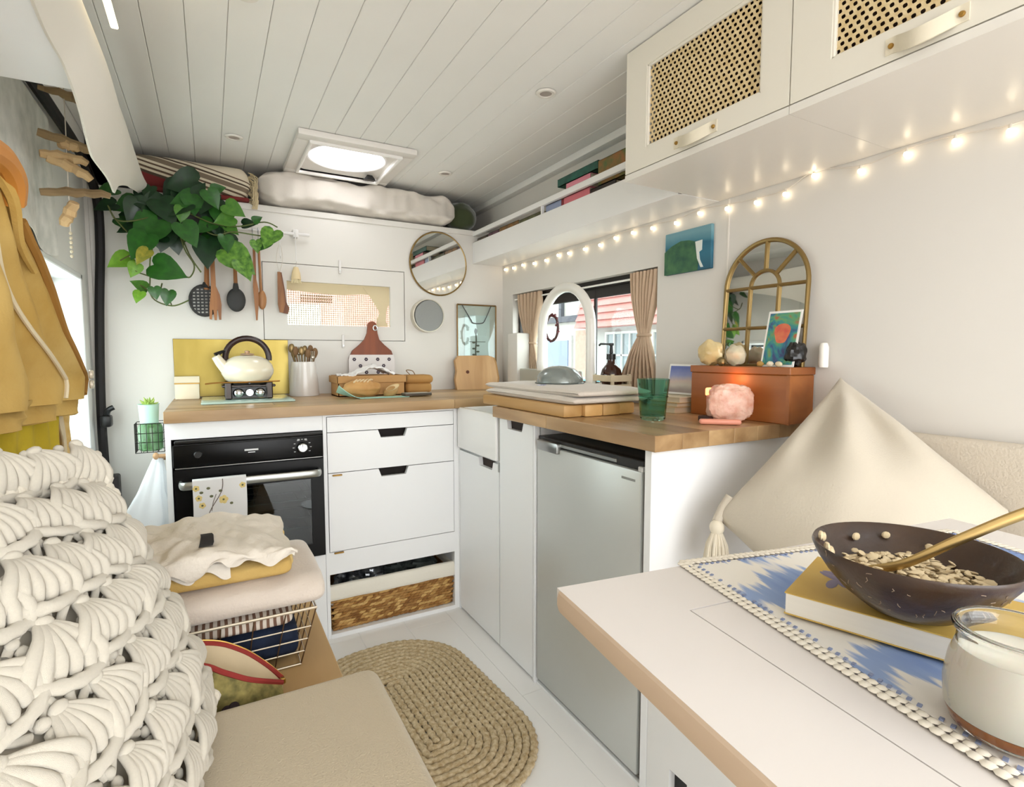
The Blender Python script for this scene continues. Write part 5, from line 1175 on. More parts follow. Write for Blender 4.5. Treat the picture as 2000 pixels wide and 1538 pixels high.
nt.links.new(tcn.outputs['Object'], nn.inputs['Vector']); nt.links.new(nn.outputs['Fac'], crn.inputs[0]); nt.links.new(crn.outputs[0], b.inputs['Base Color'])
part('picture', MB().poly([(.960, BT + .006), (.874, BT + .006), (.874, 1.190), (.960, 1.190)], lambda u, v, t_: Vector((pcx(v) + t_, u, v)), -.0012, 0), art, pc, smooth=0)
part('painted_bloom', MB().poly([(.916 + .022 * (1 + .15 * math.sin(3 * a_)) * math.cos(a_), 1.135 + .030 * (1 + .12 * math.cos(2 * a_)) * math.sin(a_)) for a_ in [2 * PI * i / 20 for i in range(20)]], lambda u, v, t_: Vector((pcx(v) + t_, u, v)), -.0016, -.0008), M('bloom_orange', '#dd8a5a', .5, col2='#c95a4a', vscale=40), pc, smooth=0)
sc2 = thing('beach_postcard', 'seaside photo card with a blue sky leaning behind the teal glass', 'card', (1.35, 1.27, ZB))
def bcx(v): return 1.335 + (v - ZB) * .16
part('card', MB().poly([(1.335, .948), (1.205, .948), (1.205, 1.046), (1.335, 1.046)], lambda u, v, t_: Vector((bcx(v) + t_, u, v)), 0, .0015), M('card_white', '#f2efea', .5), sc2, smooth=0)
part('picture', MB().poly([(1.328, .954), (1.205, .954), (1.205, 1.040), (1.328, 1.040)], lambda u, v, t_: Vector((bcx(v) + t_, u, v)), -.0012, 0), ramp_mat('beach_photo', [(0, '#8a7a78'), (.25, '#a79a94'), (.4, '#c9c0b2'), (.55, '#cdb9ae'), (.75, '#8f96bf'), (1, '#6673b0')], 'Z', 0, .086, .02, 20), sc2, smooth=0)
bks = [('#d9c9a6', .018, 1.25, 1.40, 'cream cloth-bound book at the bottom of the small stack by the wooden box'), ('#c8ab78', .014, 1.26, 1.395, 'tan book in the middle of the small stack by the wooden box'), ('#e2d6bb', .016, 1.27, 1.395, 'pale book on top of the small stack below the seaside card')]
zz = ZB
for c_, h_, xa, xb, lb in bks:
    t = thing('small_book', lb, 'book', (1.33, 1.26, zz), 'small books by the wooden box')
    part('cover', MB().box((xa, 1.205, zz), (xb, 1.325, zz + .002)).box((xa, 1.205, zz + h_ - .002), (xb, 1.325, zz + h_)).box((xb - .003, 1.205, zz), (xb, 1.325, zz + h_)), M('cloth_' + c_.strip('#'), c_, .7), t, smooth=0)
    part('pages', MB().box((xa + .003, 1.208, zz + .002), (xb - .003, 1.322, zz + h_ - .002)), M('book_pages', '#d8ccb4', .8), t)
    zz += h_ + .0003
# crystals and candle on the box
def rock(name, c, r, mat, label, cat, jit=.3, n=26):
    return single(name, MB().ball(c, r, n, 18, jit=jit * .6), mat, label, cat, smooth=25)
rock('citrine_geode', (1.322, 1.135, BT + .0375), (.022, .044, .038), M('citrine', '#cdae6c', .35, col2='#e2cc9a', vscale=20, coat=.4, bump=.6, bscale=40), 'rounded honey-coloured crystal at the left end of the wooden box', 'crystal')
rock('white_quartz', (1.335, 1.055, BT + .030), (.020, .030, .031), M('milky_quartz', '#e4dcc6', .3, col2='#cfc2a2', vscale=18, sss=.1), 'milky white quartz lump beside the honey-coloured crystal', 'crystal')
rock('pyrite', (1.310, 1.085, BT + .0125), (.010, .014, .0125), M('pyrite_gold', '#7d6a44', .3, .6), 'small brown pebble in front of the honey-coloured crystal', 'stone', .3, 10)
rock('black_tourmaline', (1.345, .845 + .035, BT + .0335), (.028, .026, .034), M('tourmaline', '#0d0b0b', .35, coat=.3, bump=.7, bscale=60), 'rough black crystal at the right end of the wooden box', 'crystal', .45)
for i, (yy, col_, lb) in enumerate(((.955, '#b08a4a', 'tiny brass charm left below the flower card'), (.925, '#e2d8c2', 'tiny pale shell below the middle of the flower card'), (.900, '#d6c8a8', 'tiny cream shell right below the flower card'))):
    rock('trinket', (1.308, yy, BT + .0075), (.006, .010, .0075), M('trinket_' + col_.strip('#'), col_, .4), lb, 'trinket', .3, 10)
single('night_light', MB().lathe([(.0001, 1.045), (.011, 1.045), (.012, 1.05), (.012, 1.098), (.008, 1.108), (.0001, 1.109)], (1.392, .832, 0), 18), M('night_light_white', '#f4efe6', .4), 'slim white night light on the wall beside the black crystal', 'light')
# salt lamp
sl = thing('salt_lamp', 'pink salt crystal lamp glowing orange in front of the wooden box', 'lamp', (1.24, 1.0, ZB))
SALT = M('pink_salt', '#efcdbb', .4, col2='#cf9078', vscale=34, sss=.15, bump=.9, bscale=60, emit='#ff9a66', estr=.02)
SC = Vector((1.228, .986, ZB + .052))
def saltf(u, v):
    th = 2 * PI * u; ph = PI * v; q = Vector((math.sin(ph) * math.cos(th), math.sin(ph) * math.sin(th), math.cos(ph)))
    e = .62; q2 = Vector([math.copysign(abs(c) ** e, c) for c in q])
    q2 *= 1 + .09 * mnoise.noise(q * 2.2 + Vector((3, 1, 2))) + .06 * mnoise.noise(q * 6) + .03 * mnoise.noise(q * 14)
    return SC + Matrix.Rotation(R(-29), 3, 'Z') @ Vector((q2.x * .060, q2.y * .030, q2.z * .050))
part('crystal', MB().grid(saltf, 56, 36, closeu=True), SALT, sl, smooth=40)
part('foot', MB().box((1.165, 1.000, ZB), (1.215, 1.040, ZB + .016), .003, 1), M('lamp_foot', '#3a1c14', .5), sl)
bb = part('bulb_holder', MB().box((1.185, 1.012, ZB + .070), (1.205, 1.034, ZB + .092), .004, 2), M('lamp_glow', '#ffb08a', .5, emit='#ff9a5a', estr=2.5), sl)
ld = bpy.data.lights.new('salt_lamp_bulb', 'POINT'); ld.color = (1, .38, .14); ld.energy = .10; ld.shadow_soft_size = .012
lo = bpy.data.objects.new('salt_lamp_bulb', ld); COL.objects.link(lo); lo.location = Vector((1.268, 1.02, ZB + .115)) - Vector(sl.location); lo.parent = sl
single('pink_lighter', MB().box((1.108, .949, ZB), (1.212, .971, ZB + .014), .006, 3, rz=R(-40.7)), M('coral_plastic', '#e89a82', .4), 'coral pink lighter lying in front of the salt lamp', 'lighter')
# ================================================================== jute rug
rg = thing('jute_rug', 'braided oval jute rug on the white floor', 'rug', (.50, 1.49, 0))
JUTE = M('jute', '#dac8a6', .95, col2='#ad936a', vscale=90, bump=.8, bscale=160)
ja = R(4)
def stadium(hw, hh, r, n_per=.008):
    pts = rrect(-hw, -hh, hw, hh, min(r, hw * .999), 14)
    out = []
    for i in range(len(pts)):
        a = Vector((*pts[i], 0)); b = Vector((*pts[(i + 1) % len(pts)], 0)); L = (b - a).length
        k = max(1, int(L / n_per))
        for j in range(k): out.append(a.lerp(b, j / k))
    return out
ring_w = .0215
for k in range(13):
    hw, hh = .258 - k * ring_w, .405 - k * ring_w
    if hw < .004: break
    pts = stadium(hw, hh, max(.225 - k * ring_w, .006))
    mb = MB(); n = 10; m_ = len(pts); vs = []; s_ = 0
    for i in range(m_):
        d = (pts[(i + 1) % m_] - pts[i - 1]).normalized(); nr = Vector((-d.y, d.x, 0)); s_ += (pts[i] - pts[i - 1]).length
        for j in range(n):
            t = 2 * PI * j / n; c, q = math.cos(t), math.sin(t)
            rr_ = 1 + .20 * math.sin(2 * PI * s_ / .026 + (2.4 if c > 0 else -2.4) * abs(c))
            p = pts[i] + nr * (c * .0108 * rr_); z = .008 + q * .0075 * rr_
            x = p.x * math.cos(ja) - p.y * math.sin(ja); y = p.x * math.sin(ja) + p.y * math.cos(ja)
            vs.append((.50 + x, 1.49 + y, max(z, .0004)))
    fs = [(i * n + j, i * n + (j + 1) % n, ((i + 1) % m_) * n + (j + 1) % n, ((i + 1) % m_) * n + j) for i in range(m_) for j in range(n)]
    mb.add(vs, fs); part('braid_coil', mb, JUTE, rg, smooth=60)

ctr = MB(); vs = []
pts = [Vector((0, -.150 + .30 * i / 60, 0)) for i in range(61)]
for i, p in enumerate(pts):
    x = .50 - p.y * math.sin(ja); y = 1.49 + p.y * math.cos(ja); ctr.ball((x, y, .008), (.0105 + .002 * math.sin(i * 1.1), .007, .0074), 8, 5)
part('braid_core', ctr, JUTE, rg, smooth=60)

# ================================================================== left bench, seat cushion, boards
lb2 = thing('left_bench', 'low white bench box with a bare plywood top under the wire basket', 'bench', (-.1, .6, 0))
part('box', MB().box((XL + .003, -.83, 0), (.200, 1.548, .380)), BNC, lb2)
part('plywood_top', MB().box((XL + .003, -.83, .3805), (.222, 1.556, .3995), .002, 1), wood('plywood', '#cfab77', '#b58c58', 'Y', 6, .6), lb2)
def puff(x0, x1, y0, y1, z0, z1, r=.035, wr=.002, seed=0, nx=40, ny=50):
    mb = MB(); mb.box((x0, y0, z0), (x1, y1, z1), r, 5); return mb
single('seat_cushion', MB().box((XL + .006, -.80, .400), (.262, 1.012, .482), .028, 5), M('seat_linen', '#d2c4aa', .95, var=.04, vscale=4, bump=.5, bscale=330, sheen=.25), 'flat beige seat cushion in the bottom left foreground', 'cushion')

# ================================================================== crocheted cushion
kc = thing('crochet_cushion', 'chunky cream crocheted cushion leaning at the left edge', 'cushion', (-.16, .82, .483))
YARN = M('cream_yarn', '#eae2d2', .95, var=.05, vscale=30, bump=.6, bscale=160, sheen=.3)
cBR, cBL, cTR, cTL = Vector((-.025, .985, .505)), Vector((-.085, .50, .50)), Vector((-.160, 1.035, .885)), Vector((-.355, .62, .935))
def kbase(u, v): return cBR.lerp(cBL, u).lerp(cTR.lerp(cTL, u), v)
KN = (Vector((.826, -.277, .49))).normalized()
def ksurf(u, v, off=0):
    bul = .055 * (max(0, math.sin(PI * min(max(u, 0), 1))) * max(0, math.sin(PI * min(max(v, 0), 1)))) ** .55
    return kbase(u, v) + KN * (bul + off)
def kback(u, v):
    bul = .05 * (max(0, math.sin(PI * u)) * max(0, math.sin(PI * v))) ** .55
    return kbase(u, v) - KN * bul
part('inner_pad', MB().grid(lambda u, v: ksurf(u, v, -.006), 30, 30).grid(kback, 30, 30), M('pad_cotton', '#d3cab8', .9), kc, smooth=80)
def cap(mb, pts, r, n=7): mb.tube(smooth_path(pts, 3), r, n)
def stitch(seed):
    """one shell stitch in a unit cell: x across, y up, z out of the fabric"""
    rnd = random.Random(seed); mb = MB()
    for k in range(6):
        f = (k - 2.5) / 2.5; x1 = f * .46; j = rnd.uniform(-.03, .03)
        r_ = .085
        mb.tube(smooth_path([(x1 * .15, .46, .10), (x1 * .55 + j, .24, .27), (x1 * .95, -.02, .28), (x1, -.20, .14)], 3), [.05, .055, .062, .068, .075, .08, .085, .085, .085, .07][:10], 7)
    # lumpy bar closing the shell
    pts = [(-.46 + .92 * i / 9, -.20 - .12 * math.cos(PI * (i / 9 - .5)), .10 + .13 * math.sin(PI * i / 9)) for i in range(10)]
    mb.tube(pts, [.075 + .022 * (i % 2) for i in range(10)], 7)
    # neck knot and ridged post running down to the next row
    mb.ball((0, .47, .13), (.13, .085, .10), 9, 6)
    for i in range(5): mb.ball((.50, .36 - i * .15, .08), (.085, .085, .075), 8, 5)
    # loose strands below the bar
    for f in (-.3, 0, .3): mb.tube(smooth_path([(f, -.28, .12), (f * .7, -.40, .05), (f * .35, -.52, .03)], 3), .058, 7)
    return mb
sp_ = [mesh_obj('shell_stitch', stitch(i), YARN, (0, 0, 0), 60) for i in range(3)]
NU, NV = 7, 6.3; cnt = 0; used_ = set()
for j in range(7):
    for i in range(NU):
        u = (i + .5 + (.5 if j % 2 else 0)) / (NU + .4); v = (j + .55) / NV
        if u > 1.0: continue
        p = ksurf(u, v); du = (ksurf(min(u + .02, 1), v) - ksurf(max(u - .02, 0), v)).normalized(); dv = (ksurf(u, min(v + .02, 1)) - ksurf(u, max(v - .02, 0))).normalized()
        n_ = dv.cross(du).normalized() if True else KN
        if n_.dot(KN) < 0: n_ = -n_
        _ra = random.Random(i * 7 + j * 13); xax = (-du + dv * _ra.uniform(-.35, .35)).normalized(); zax = n_; yax = zax.cross(xax).normalized(); xax = yax.cross(zax)
        k = (i * 2 + j) % 3
        if k not in used_: o = sp_[k]; used_.add(k)
        else: o = sp_[k].copy(); COL.objects.link(o)
        o.parent = kc
        sx = .092 * _ra.uniform(.92, 1.12); m3 = Matrix((xax * sx, yax * .084 * _ra.uniform(.92, 1.1), zax * .062 * _ra.uniform(.85, 1.25))).transposed()
        o.matrix_basis = Matrix.Translation(p + KN * -.002 - Vector(kc.location)) @ m3.to_4x4(); cnt += 1
# rolled edge on the visible rim
rim = [ksurf(0, v / 30) for v in range(31)]
ed = MB()
for i in range(46):
    v = i / 45; p = kbase(0, v); ed.ball(p + Vector((.004 * math.sin(i * 2.1), 0, 0)), (.017 + .004 * math.sin(i * 1.7), .016, .015), 8, 6)
for i in range(40):
    u = i / 39; p = kbase(u, 1); ed.ball(p + Vector((0, 0, .003 * math.sin(i * 2))), (.016, .017, .013), 8, 6)
part('edging', ed, YARN, kc, smooth=80)

# ================================================================== wire basket with clothes and blankets
wbk = thing('wire_basket', 'pale wire basket of clothes standing on the plywood bench', 'basket', (-.06, 1.35, .40))
WIRE = M('wire_brass_white', '#d9cdb8', .35, .6)
Z0, Z1 = .404, .532
def brect(z):
    f = (z - Z0) / (Z1 - Z0); return (-.275 - .03 * f, .150 + .032 * f, 1.215 - .018 * f, 1.47 + .03 * f)
for z, r_ in ((Z0, .002), (.434, .0016), (.462, .0016), (.490, .0016), (Z1, .0032)):
    a, b, c, d = brect(z); part('wire_hoop', MB().tube([(a, c, z), (b, c, z), (b, d, z), (a, d, z)], r_, 6, closed=True), WIRE, wbk)
vw = []
a0, b0_, c0_, d0 = brect(Z0); a1, b1, c1_, d1_ = brect(Z1)
for i in range(9):
    f = i / 8; vw.append(((a0 + (b0_ - a0) * f, c0_, Z0), (a1 + (b1 - a1) * f, c1_, Z1)))
for i in range(1, 6):
    f = i / 6; vw.append(((b0_, c0_ + (d0 - c0_) * f, Z0), (b1, c1_ + (d1_ - c1_) * f, Z1)))
for p, q in vw: part('wire_upright', MB().cyl(p, q, .0014, n=6), M('wire_dark', '#6a5038', .5, .6), wbk)
def soft(x0, x1, y0, y1, z0, z1, q=.35, wr=.006, seed=0, nu=56, nv=44, sag=0):
    """soft folded textile: closed rounded section swept along X, ends rounded too"""
    def fn(u, v):
        t = 2 * PI * u; c, s_ = math.cos(t), math.sin(t)
        cy = math.copysign(abs(c) ** q, c); cz = math.copysign(abs(s_) ** .75, s_)
        x = x0 + (x1 - x0) * (.5 - .5 * math.cos(PI * v)); e = min(v, 1 - v) / .16; k = 1 if e > 1 else math.sqrt(max(0, 1 - (1 - e) ** 2))
        w_ = wr * (nz(x * 9 + seed, cy * 2, cz) + .5 * nz(x * 23, cy * 5 + seed, cz * 2))
        return Vector((x, (y0 + y1) / 2 + cy * ((y1 - y0) / 2 * (.75 + .25 * k) + w_), (z0 + z1) / 2 + cz * ((z1 - z0) / 2 * k) + (w_ if s_ > 0 else .3 * w_)))
    return MB().grid(fn, nu, nv, closeu=True)
DEN = M('denim', '#1d2c48', .85, col2='#0f1626', vscale=14, bump=.4, bscale=120)
single('jeans', soft(-.24, .150, 1.225, 1.45, .408, .492, .4, .005, 2), DEN, 'dark blue jeans folded in the wire basket', 'clothes', smooth=80)
STC = bpy.data.materials.new('stripe_brown_white'); STC.use_nodes = True; nt = STC.node_tree; b = nt.nodes['Principled BSDF']; b.inputs['Roughness'].default_value = .9
tc = nt.nodes.new('ShaderNodeTexCoord'); wv_ = nt.nodes.new('ShaderNodeTexWave'); wv_.inputs['Scale'].default_value = 24; wv_.inputs['Distortion'].default_value = 1.5; wv_.inputs['Detail'].default_value = 1
nt.links.new(tc.outputs['Object'], wv_.inputs['Vector']); cr = nt.nodes.new('ShaderNodeValToRGB'); el = cr.color_ramp.elements; el[0].position = .35; el[0].color = lin('#7a5a48'); el[1].position = .5; el[1].color = lin('#ddd2c4')
nt.links.new(wv_.outputs['Fac'], cr.inputs[0]); nt.links.new(cr.outputs[0], b.inputs['Base Color'])
single('striped_shirt', soft(-.25, .138, 1.215, 1.45, .490, .530, .4, .004, 7), STC, 'brown and white striped shirt on top of the jeans in the wire basket', 'clothes', smooth=80)
BLK = M('blanket_greige', '#dccfc2', .95, var=.04, vscale=6, bump=.4, bscale=200, sheen=.4)
single('folded_blanket', soft(-.32, .203, 1.185, 1.50, .536, .606, .38, .004, 4, 64, 56), BLK, 'thick greige blanket folded on top of the wire basket', 'blanket', smooth=80)
MUS = M('mustard_linen', '#cfae6a', .95, col2='#c39d55', vscale=9, bump=.3, bscale=160)
ms = thing('mustard_blanket', 'folded mustard yellow blanket between the greige one and the muslin', 'blanket', (-.07, 1.33, .606))
part('folded_cloth', soft(-.31, .138, 1.20, 1.47, .606, .652, .38, .004, 9, 64, 56), MUS, ms, smooth=80)
fr_ = MB()
for i in range(16): fr_.ball((.135 + .003 * math.sin(i * 3), 1.235 + .012 * i, .632 + .006 * math.sin(i * 2.2)), (.008, .007, .012), 7, 5)
part('frayed_edge', fr_, M('mustard_pale', '#d8bc7c', .95), ms)
MUSL = M('muslin_white', '#e6ddd0', .95, var=.03, vscale=8, bump=.45, bscale=140)
mz = thing('muslin_cloth', 'crumpled white muslin cloth with a black label on the blanket pile', 'cloth', (-.03, 1.32, .65))
def mus(u, v):
    # v 0 at the back, 1 at the hanging scalloped front edge
    wob = .014 * math.sin(u * 17 + 1) + .008 * math.sin(u * 31)
    x = -.185 + .325 * u + .012 * nz(u * 5, v * 4, 2); y = 1.475 - .275 * min(v / .72, 1) - .010 * max(0, v - .72)
    top = .669 + .020 * math.sin(PI * min(1, max(0, u * .95 + .05))) + .013 * nz(u * 6, v * 5) + .006 * nz(u * 14, v * 12)
    if v < .72: return Vector((x, y, max(top - .018 * max(0, u - .75) * 4 * .5, .662)))
    d = (v - .72) / .28; hang = (.030 + wob * .8) * (1 - .55 * abs(u - .45) * 1.4)
    return Vector((x, 1.200 - .016 * math.sin(min(d * 2, 1) * PI / 2) + .008 * math.sin(u * 24 + d * 3) * d - .004, top - hang * d * d * .5 - hang * .5 * d))
part('cloth', MB().slab(mus, .0022, 90, 46), MUSL, mz, smooth=80)
def mus2(u, v):
    x = -.20 + .22 * u + .006 * nz(u * 7, 3); wob = .010 * math.sin(u * 21)
    if v < .5: return Vector((x, 1.40 - .38 * v, .664 + .003 * nz(u * 9, v * 6)))
    d = (v - .5) / .5; return Vector((x, 1.198 - .008 * d + .006 * math.sin(u * 19) * d, .664 - (.022 + wob) * d))
part('under_fold', MB().slab(mus2, .0022, 60, 26), MUSL, mz, smooth=80)
lab = []
for v in (.44, .52, .60, .68): lab += [(mus(.475, v), mus(.545, v))]
lbm = MB(); vs = []
for p, q in lab: vs += [p + Vector((0, -.002, .0065)), q + Vector((0, -.002, .0065))]
lbm.add(vs, [(0, 1, 3, 2), (2, 3, 5, 4), (4, 5, 7, 6)])
part('black_label', lbm, M('label_black', '#1a1213', .7), mz)
# zip pouch
zp = thing('zip_pouch', 'open floral zip pouch with red edging in front of the wire basket', 'pouch', (0, 1.1, .40))
bk_ = smooth_path([(-.16, 1.150, .548), (-.028, 1.155, .527), (.032, 1.155, .497), (.077, 1.150, .456), (.105, 1.13, .430)], 6)
ft_ = smooth_path([(-.16, 1.062, .560), (-.043, 1.058, .539), (.004, 1.055, .512), (.045, 1.060, .484), (.100, 1.10, .440)], 6)
n_ = len(bk_)
FLO = M('floral_canvas', '#a99a5c', .9, col2='#5f5a34', vscale=55)
part('outer', MB().grid(lambda u, v: Vector(ft_[min(int(u * (n_ - 1)), n_ - 1)]).lerp(Vector((ft_[min(int(u * (n_ - 1)), n_ - 1)].x, 1.075, .402)), v) + Vector((0, -.022 * math.sin(PI * v), 0)), n_, 10), FLO, zp, smooth=70)
part('lining', MB().grid(lambda u, v: Vector(ft_[min(int(u * (n_ - 1)), n_ - 1)]).lerp(Vector(bk_[min(int(u * (n_ - 1)), n_ - 1)]), v) + Vector((0, 0, -.045 * math.sin(PI * v) * math.sin(PI * (.15 + .85 * (1 - u))))), n_, 12), M('lining_cream', '#d8c6a4', .9, var=.1, vscale=20), zp, smooth=70)
part('back_panel', MB().grid(lambda u, v: Vector(bk_[min(int(u * (n_ - 1)), n_ - 1)]).lerp(Vector((bk_[min(int(u * (n_ - 1)), n_ - 1)].x, 1.155, .402)), v), n_, 6), FLO, zp, smooth=70)
RED = M('red_tape', '#96312c', .8)
part('zip_tape', MB().tube(bk_, .0045, 7), RED, zp); part('zip_tape', MB().tube(ft_, .0050, 7), RED, zp)
part('zip_teeth', MB().tube([p + Vector((0, .003, .005)) for p in bk_], .0016, 5), BRASS, zp)
part('zip_pull', MB().box((.098, 1.108, .430), (.108, 1.118, .442), .002, 1), BRASS, zp)
pe = MB()
for i in range(5): a = i * 2 * PI / 5; pe.ball((.012 + .010 * math.cos(a), 1.040, .445 + .010 * math.sin(a)), (.009, .004, .009), 8, 6)
part('flower_badge', pe, M('flower_dark', '#33262a', .8), zp); part('flower_heart', MB().ball((.012, 1.036, .445), (.006, .004, .006), 8, 6), M('flower_pale', '#cfc6c0', .8), zp)

# ================================================================== tea towel, bag, jar on the left end of the oven unit
tt = thing('tea_towel', 'white tea towel printed with yellow blossom hanging on the oven handle', 'towel', (.014, 1.985, .40))
def ttf(u, v):
    x = -.064 + .155 * u - .004 * v; fold = .004 * math.sin(u * 7 + 1) * v
    if v < .5:
        z = .671 - .27 * (v / .5); return Vector((x, FY - .081 - fold, z)) if v > .02 else Vector((x, FY - .074, .6745))
    return Vector((x, FY - .050, .671 - .2 * ((v - .5) / .5)))
def tt_front(u, v): return Vector((-.064 + .155 * u - .004 * v + .002 * math.sin(v * 5), FY - .0815 - .006 * math.sin(u * 6.5 + 1) * v - .004 * v, .6735 - .27 * v))
def tt_top(u, v): a = PI * v; return Vector((-.064 + .155 * u, FY - .0675 - .014 * math.cos(a), .6735 + .003 * math.sin(a)))
def tt_back(u, v): return Vector((-.062 + .150 * u, FY - .0535, .6735 - .22 * v))
part('cloth', MB().slab(tt_front, .0012, 24, 24).slab(tt_top, .0012, 24, 6).slab(tt_back, .0012, 12, 12), M('tea_cotton', '#e7e5e4', .9), tt, smooth=70)
bp_ = MB()
def ttp(u, v, o=.0013): return tt_front(u, v) + Vector((0, -o, 0))
bp_.tube([ttp(.55 - .42 * f + .05 * math.sin(f * 9), .0 + .78 * f) for f in [i / 24 for i in range(25)]], .0014, 5)
bp_.tube([ttp(.33, .38), ttp(.36, .27), ttp(.42, .18)], .001, 5); bp_.tube([ttp(.16, .74), ttp(.04, .86)], .001, 5)
part('branch_print', bp_, M('branch_ink', '#6a5c54', .8), tt)
fc = MB(); BLS = M('blossom_yellow', '#e6cf8a', .8)
for u, v, s_ in ((.06, .09, 1), (.10, .21, 1), (.16, .30, 1), (.55, .255, 1.4), (.28, .50, 1.3), (.31, .64, 1.2), (.22, .565, .8), (.92, .10, 1)):
    fy = MB()
    for k in range(5): a = k * 2 * PI / 5 + u * 9; p = ttp(u + .035 * s_ * math.cos(a), v + .020 * s_ * math.sin(a)); fy.ball(p, (.0052 * s_, .0005, .0052 * s_), 7, 4)
    f_ = part('blossom_print', fy, BLS, tt); part('blossom_heart', MB().ball(ttp(u, v, .0018), (.0035, .0006, .0035), 7, 4), M('bud_olive', '#6a6a4c', .8), f_)
for u, v in ((.28, .10), (.33, .20), (.50, .145), (.70, .31), (.15, .145)): part('bud_print', MB().ball(ttp(u, v), (.006, .0006, .0045), 7, 4), M('bud_olive', '#6a6a4c', .8), tt)
hk = thing('wall_hooks', 'little cluster of wooden peg hooks on the left end of the oven cabinet', 'hooks', (-.16, 2.13, .72))
for i, (yy, zz) in enumerate(((2.10, .745), (2.125, .738), (2.15, .728))):
    p = part('peg', MB().cyl((-.138, yy, zz), (-.165, yy, zz), .006, n=10).ball((-.167, yy, zz), (.009, .012, .012), 12, 8), M('peg_wood', '#b8926a', .5), hk)
pbag = thing('carrier_bag', 'thin white plastic carrier bag hanging from the cabinet end', 'bag', (-.19, 2.12, .30))
PLA = M('white_plastic_film', '#e9ecef', .35, var=.04, vscale=10)
def bagf2(u, v):
    t = 2 * PI * u; z = .735 - .46 * v
    w_ = .012 + (.030 * (v / .25) if v < .25 else .030 + .040 * min(1, (v - .25) / .2)); d = .010 + .03 * v
    cx = -.163 - .050 * min(1, v * 1.5)
    rip = 1 + .14 * math.sin(t * 5 + v * 4) * (1 - .3 * v) + .08 * math.sin(t * 9)
    return Vector((min(cx + w_ * rip * math.cos(t), -.1385), 2.125 + d * rip * math.sin(t), z))
part('film', MB().grid(bagf2, 72, 40, closeu=True), PLA, pbag, smooth=80)
part('handles', MB().tube(smooth_path([(-.158, 2.118, .715), (-.166, 2.112, .745), (-.168, 2.125, .752), (-.166, 2.138, .745), (-.158, 2.132, .715)], 5), .004, 6), PLA, pbag)
jb = thing('wire_jar_basket', 'small black wire basket hung on the left end of the worktop', 'basket', (-.18, 2.15, .75))
JW = M('thin_black_wire', '#2a2622', .5, .5)
jx0, jx1, jy0, jy1, jz0, jz1 = -.222, -.142, 2.11, 2.19, .757, .852
for z in (jz0, .79, .82, jz1): part('wire_hoop', MB().tube(rr3, .0012, 5, closed=True) if False else MB().tube([(jx0, jy0, z), (jx1, jy0, z), (jx1, jy1, z), (jx0, jy1, z)], .0013, 5, closed=True), JW, jb)
for i in range(6):
    x = jx0 + (jx1 - jx0) * i / 5; part('wire_upright', MB().cyl((x, jy0, jz0), (x, jy0, jz1), .0011, n=5), JW, jb)
for i in range(1, 5):
    y = jy0 + (jy1 - jy0) * i / 5; part('wire_upright', MB().cyl((jx0, y, jz0), (jx0, y, jz1), .0011, n=5), JW, jb)
for x in (jx0 + .02, jx1 - .02): part('wire_floor', MB().cyl((x, jy0, jz0), (x, jy1, jz0), .0011, n=5), JW, jb)
gj = thing('green_jar', 'green moulded glass jar sitting in the wire basket', 'jar', (-.182, 2.15, .759))
part('glass', MB().lathe([(.0001, .759), (.030, .759), (.035, .765), (.036, .835), (.031, .848), (.029, .848), (.033, .833), (.032, .768), (.0001, .764)], (-.182, 2.15, 0), 28), M('green_glass', '#9ecb9a', .1, trans=.6, col2='#6fa86a', vscale=30), gj)
sm_ = MB()
for i in range(7): a = i * .9; sm_.cyl((-.182 + .018 * math.cos(a), 2.15 + .018 * math.sin(a), .768), (-.182 + .015 * math.cos(a), 2.15 + .015 * math.sin(a), .835), .0045, n=7)
part('stems', sm_, M('stem_green', '#5a8a3c', .6), gj)
sp2 = thing('succulent_pot', 'mint cup with a small succulent standing in the top of the green jar', 'plant', (-.182, 2.15, .85))
part('cup', MB().lathe([(.0001, .850), (.026, .850), (.0295, .912), (.0315, .914), (.0275, .913), (.024, .90), (.0001, .898)], (-.184, 2.15, 0), 26), M('mint_cup', '#b9e0d2', .4), sp2)
for i in range(11):
    a = i * 2.4; e = .35 + .9 * (i / 11); r_ = .020 - .001 * i
    p0 = Vector((-.184, 2.15, .902)); p1 = p0 + Vector((math.cos(a) * .030 * math.cos(e), math.sin(a) * .030 * math.cos(e), .032 * math.sin(e) + .006))
    part('succulent_leaf', MB().tube([p0, p0.lerp(p1, .55), p1], [.004, .006, .0008], 7), M('succulent', '#b9c46a', .5, col2='#8aa84c', vscale=40), sp2)
pk = thing('pink_bottle', 'pink-lidded clear bottle standing behind the hanging bag', 'bottle', (-.30, 2.28, 0))
part('bottle', MB().lathe([(.0001, .0), (.040, .0), (.042, .01), (.042, .36), (.030, .40), (.0001, .40)], (-.300, 2.30, 0), 24), M('milky_plastic', '#cfc6c4', .35), pk)
part('lid', MB().lathe([(.034, .385), (.036, .39), (.036, .43), (.030, .448), (.0001, .452)], (-.300, 2.30, 0), 24), M('pink_plastic', '#c8507c', .35), pk)
part('carry_loop', MB().tube(smooth_path([(-.275, 2.27, .43), (-.262, 2.25, .40), (-.262, 2.25, .30), (-.27, 2.262, .24)], 5), .008, 8), M('pink_plastic', '#c8507c', .35), pk)

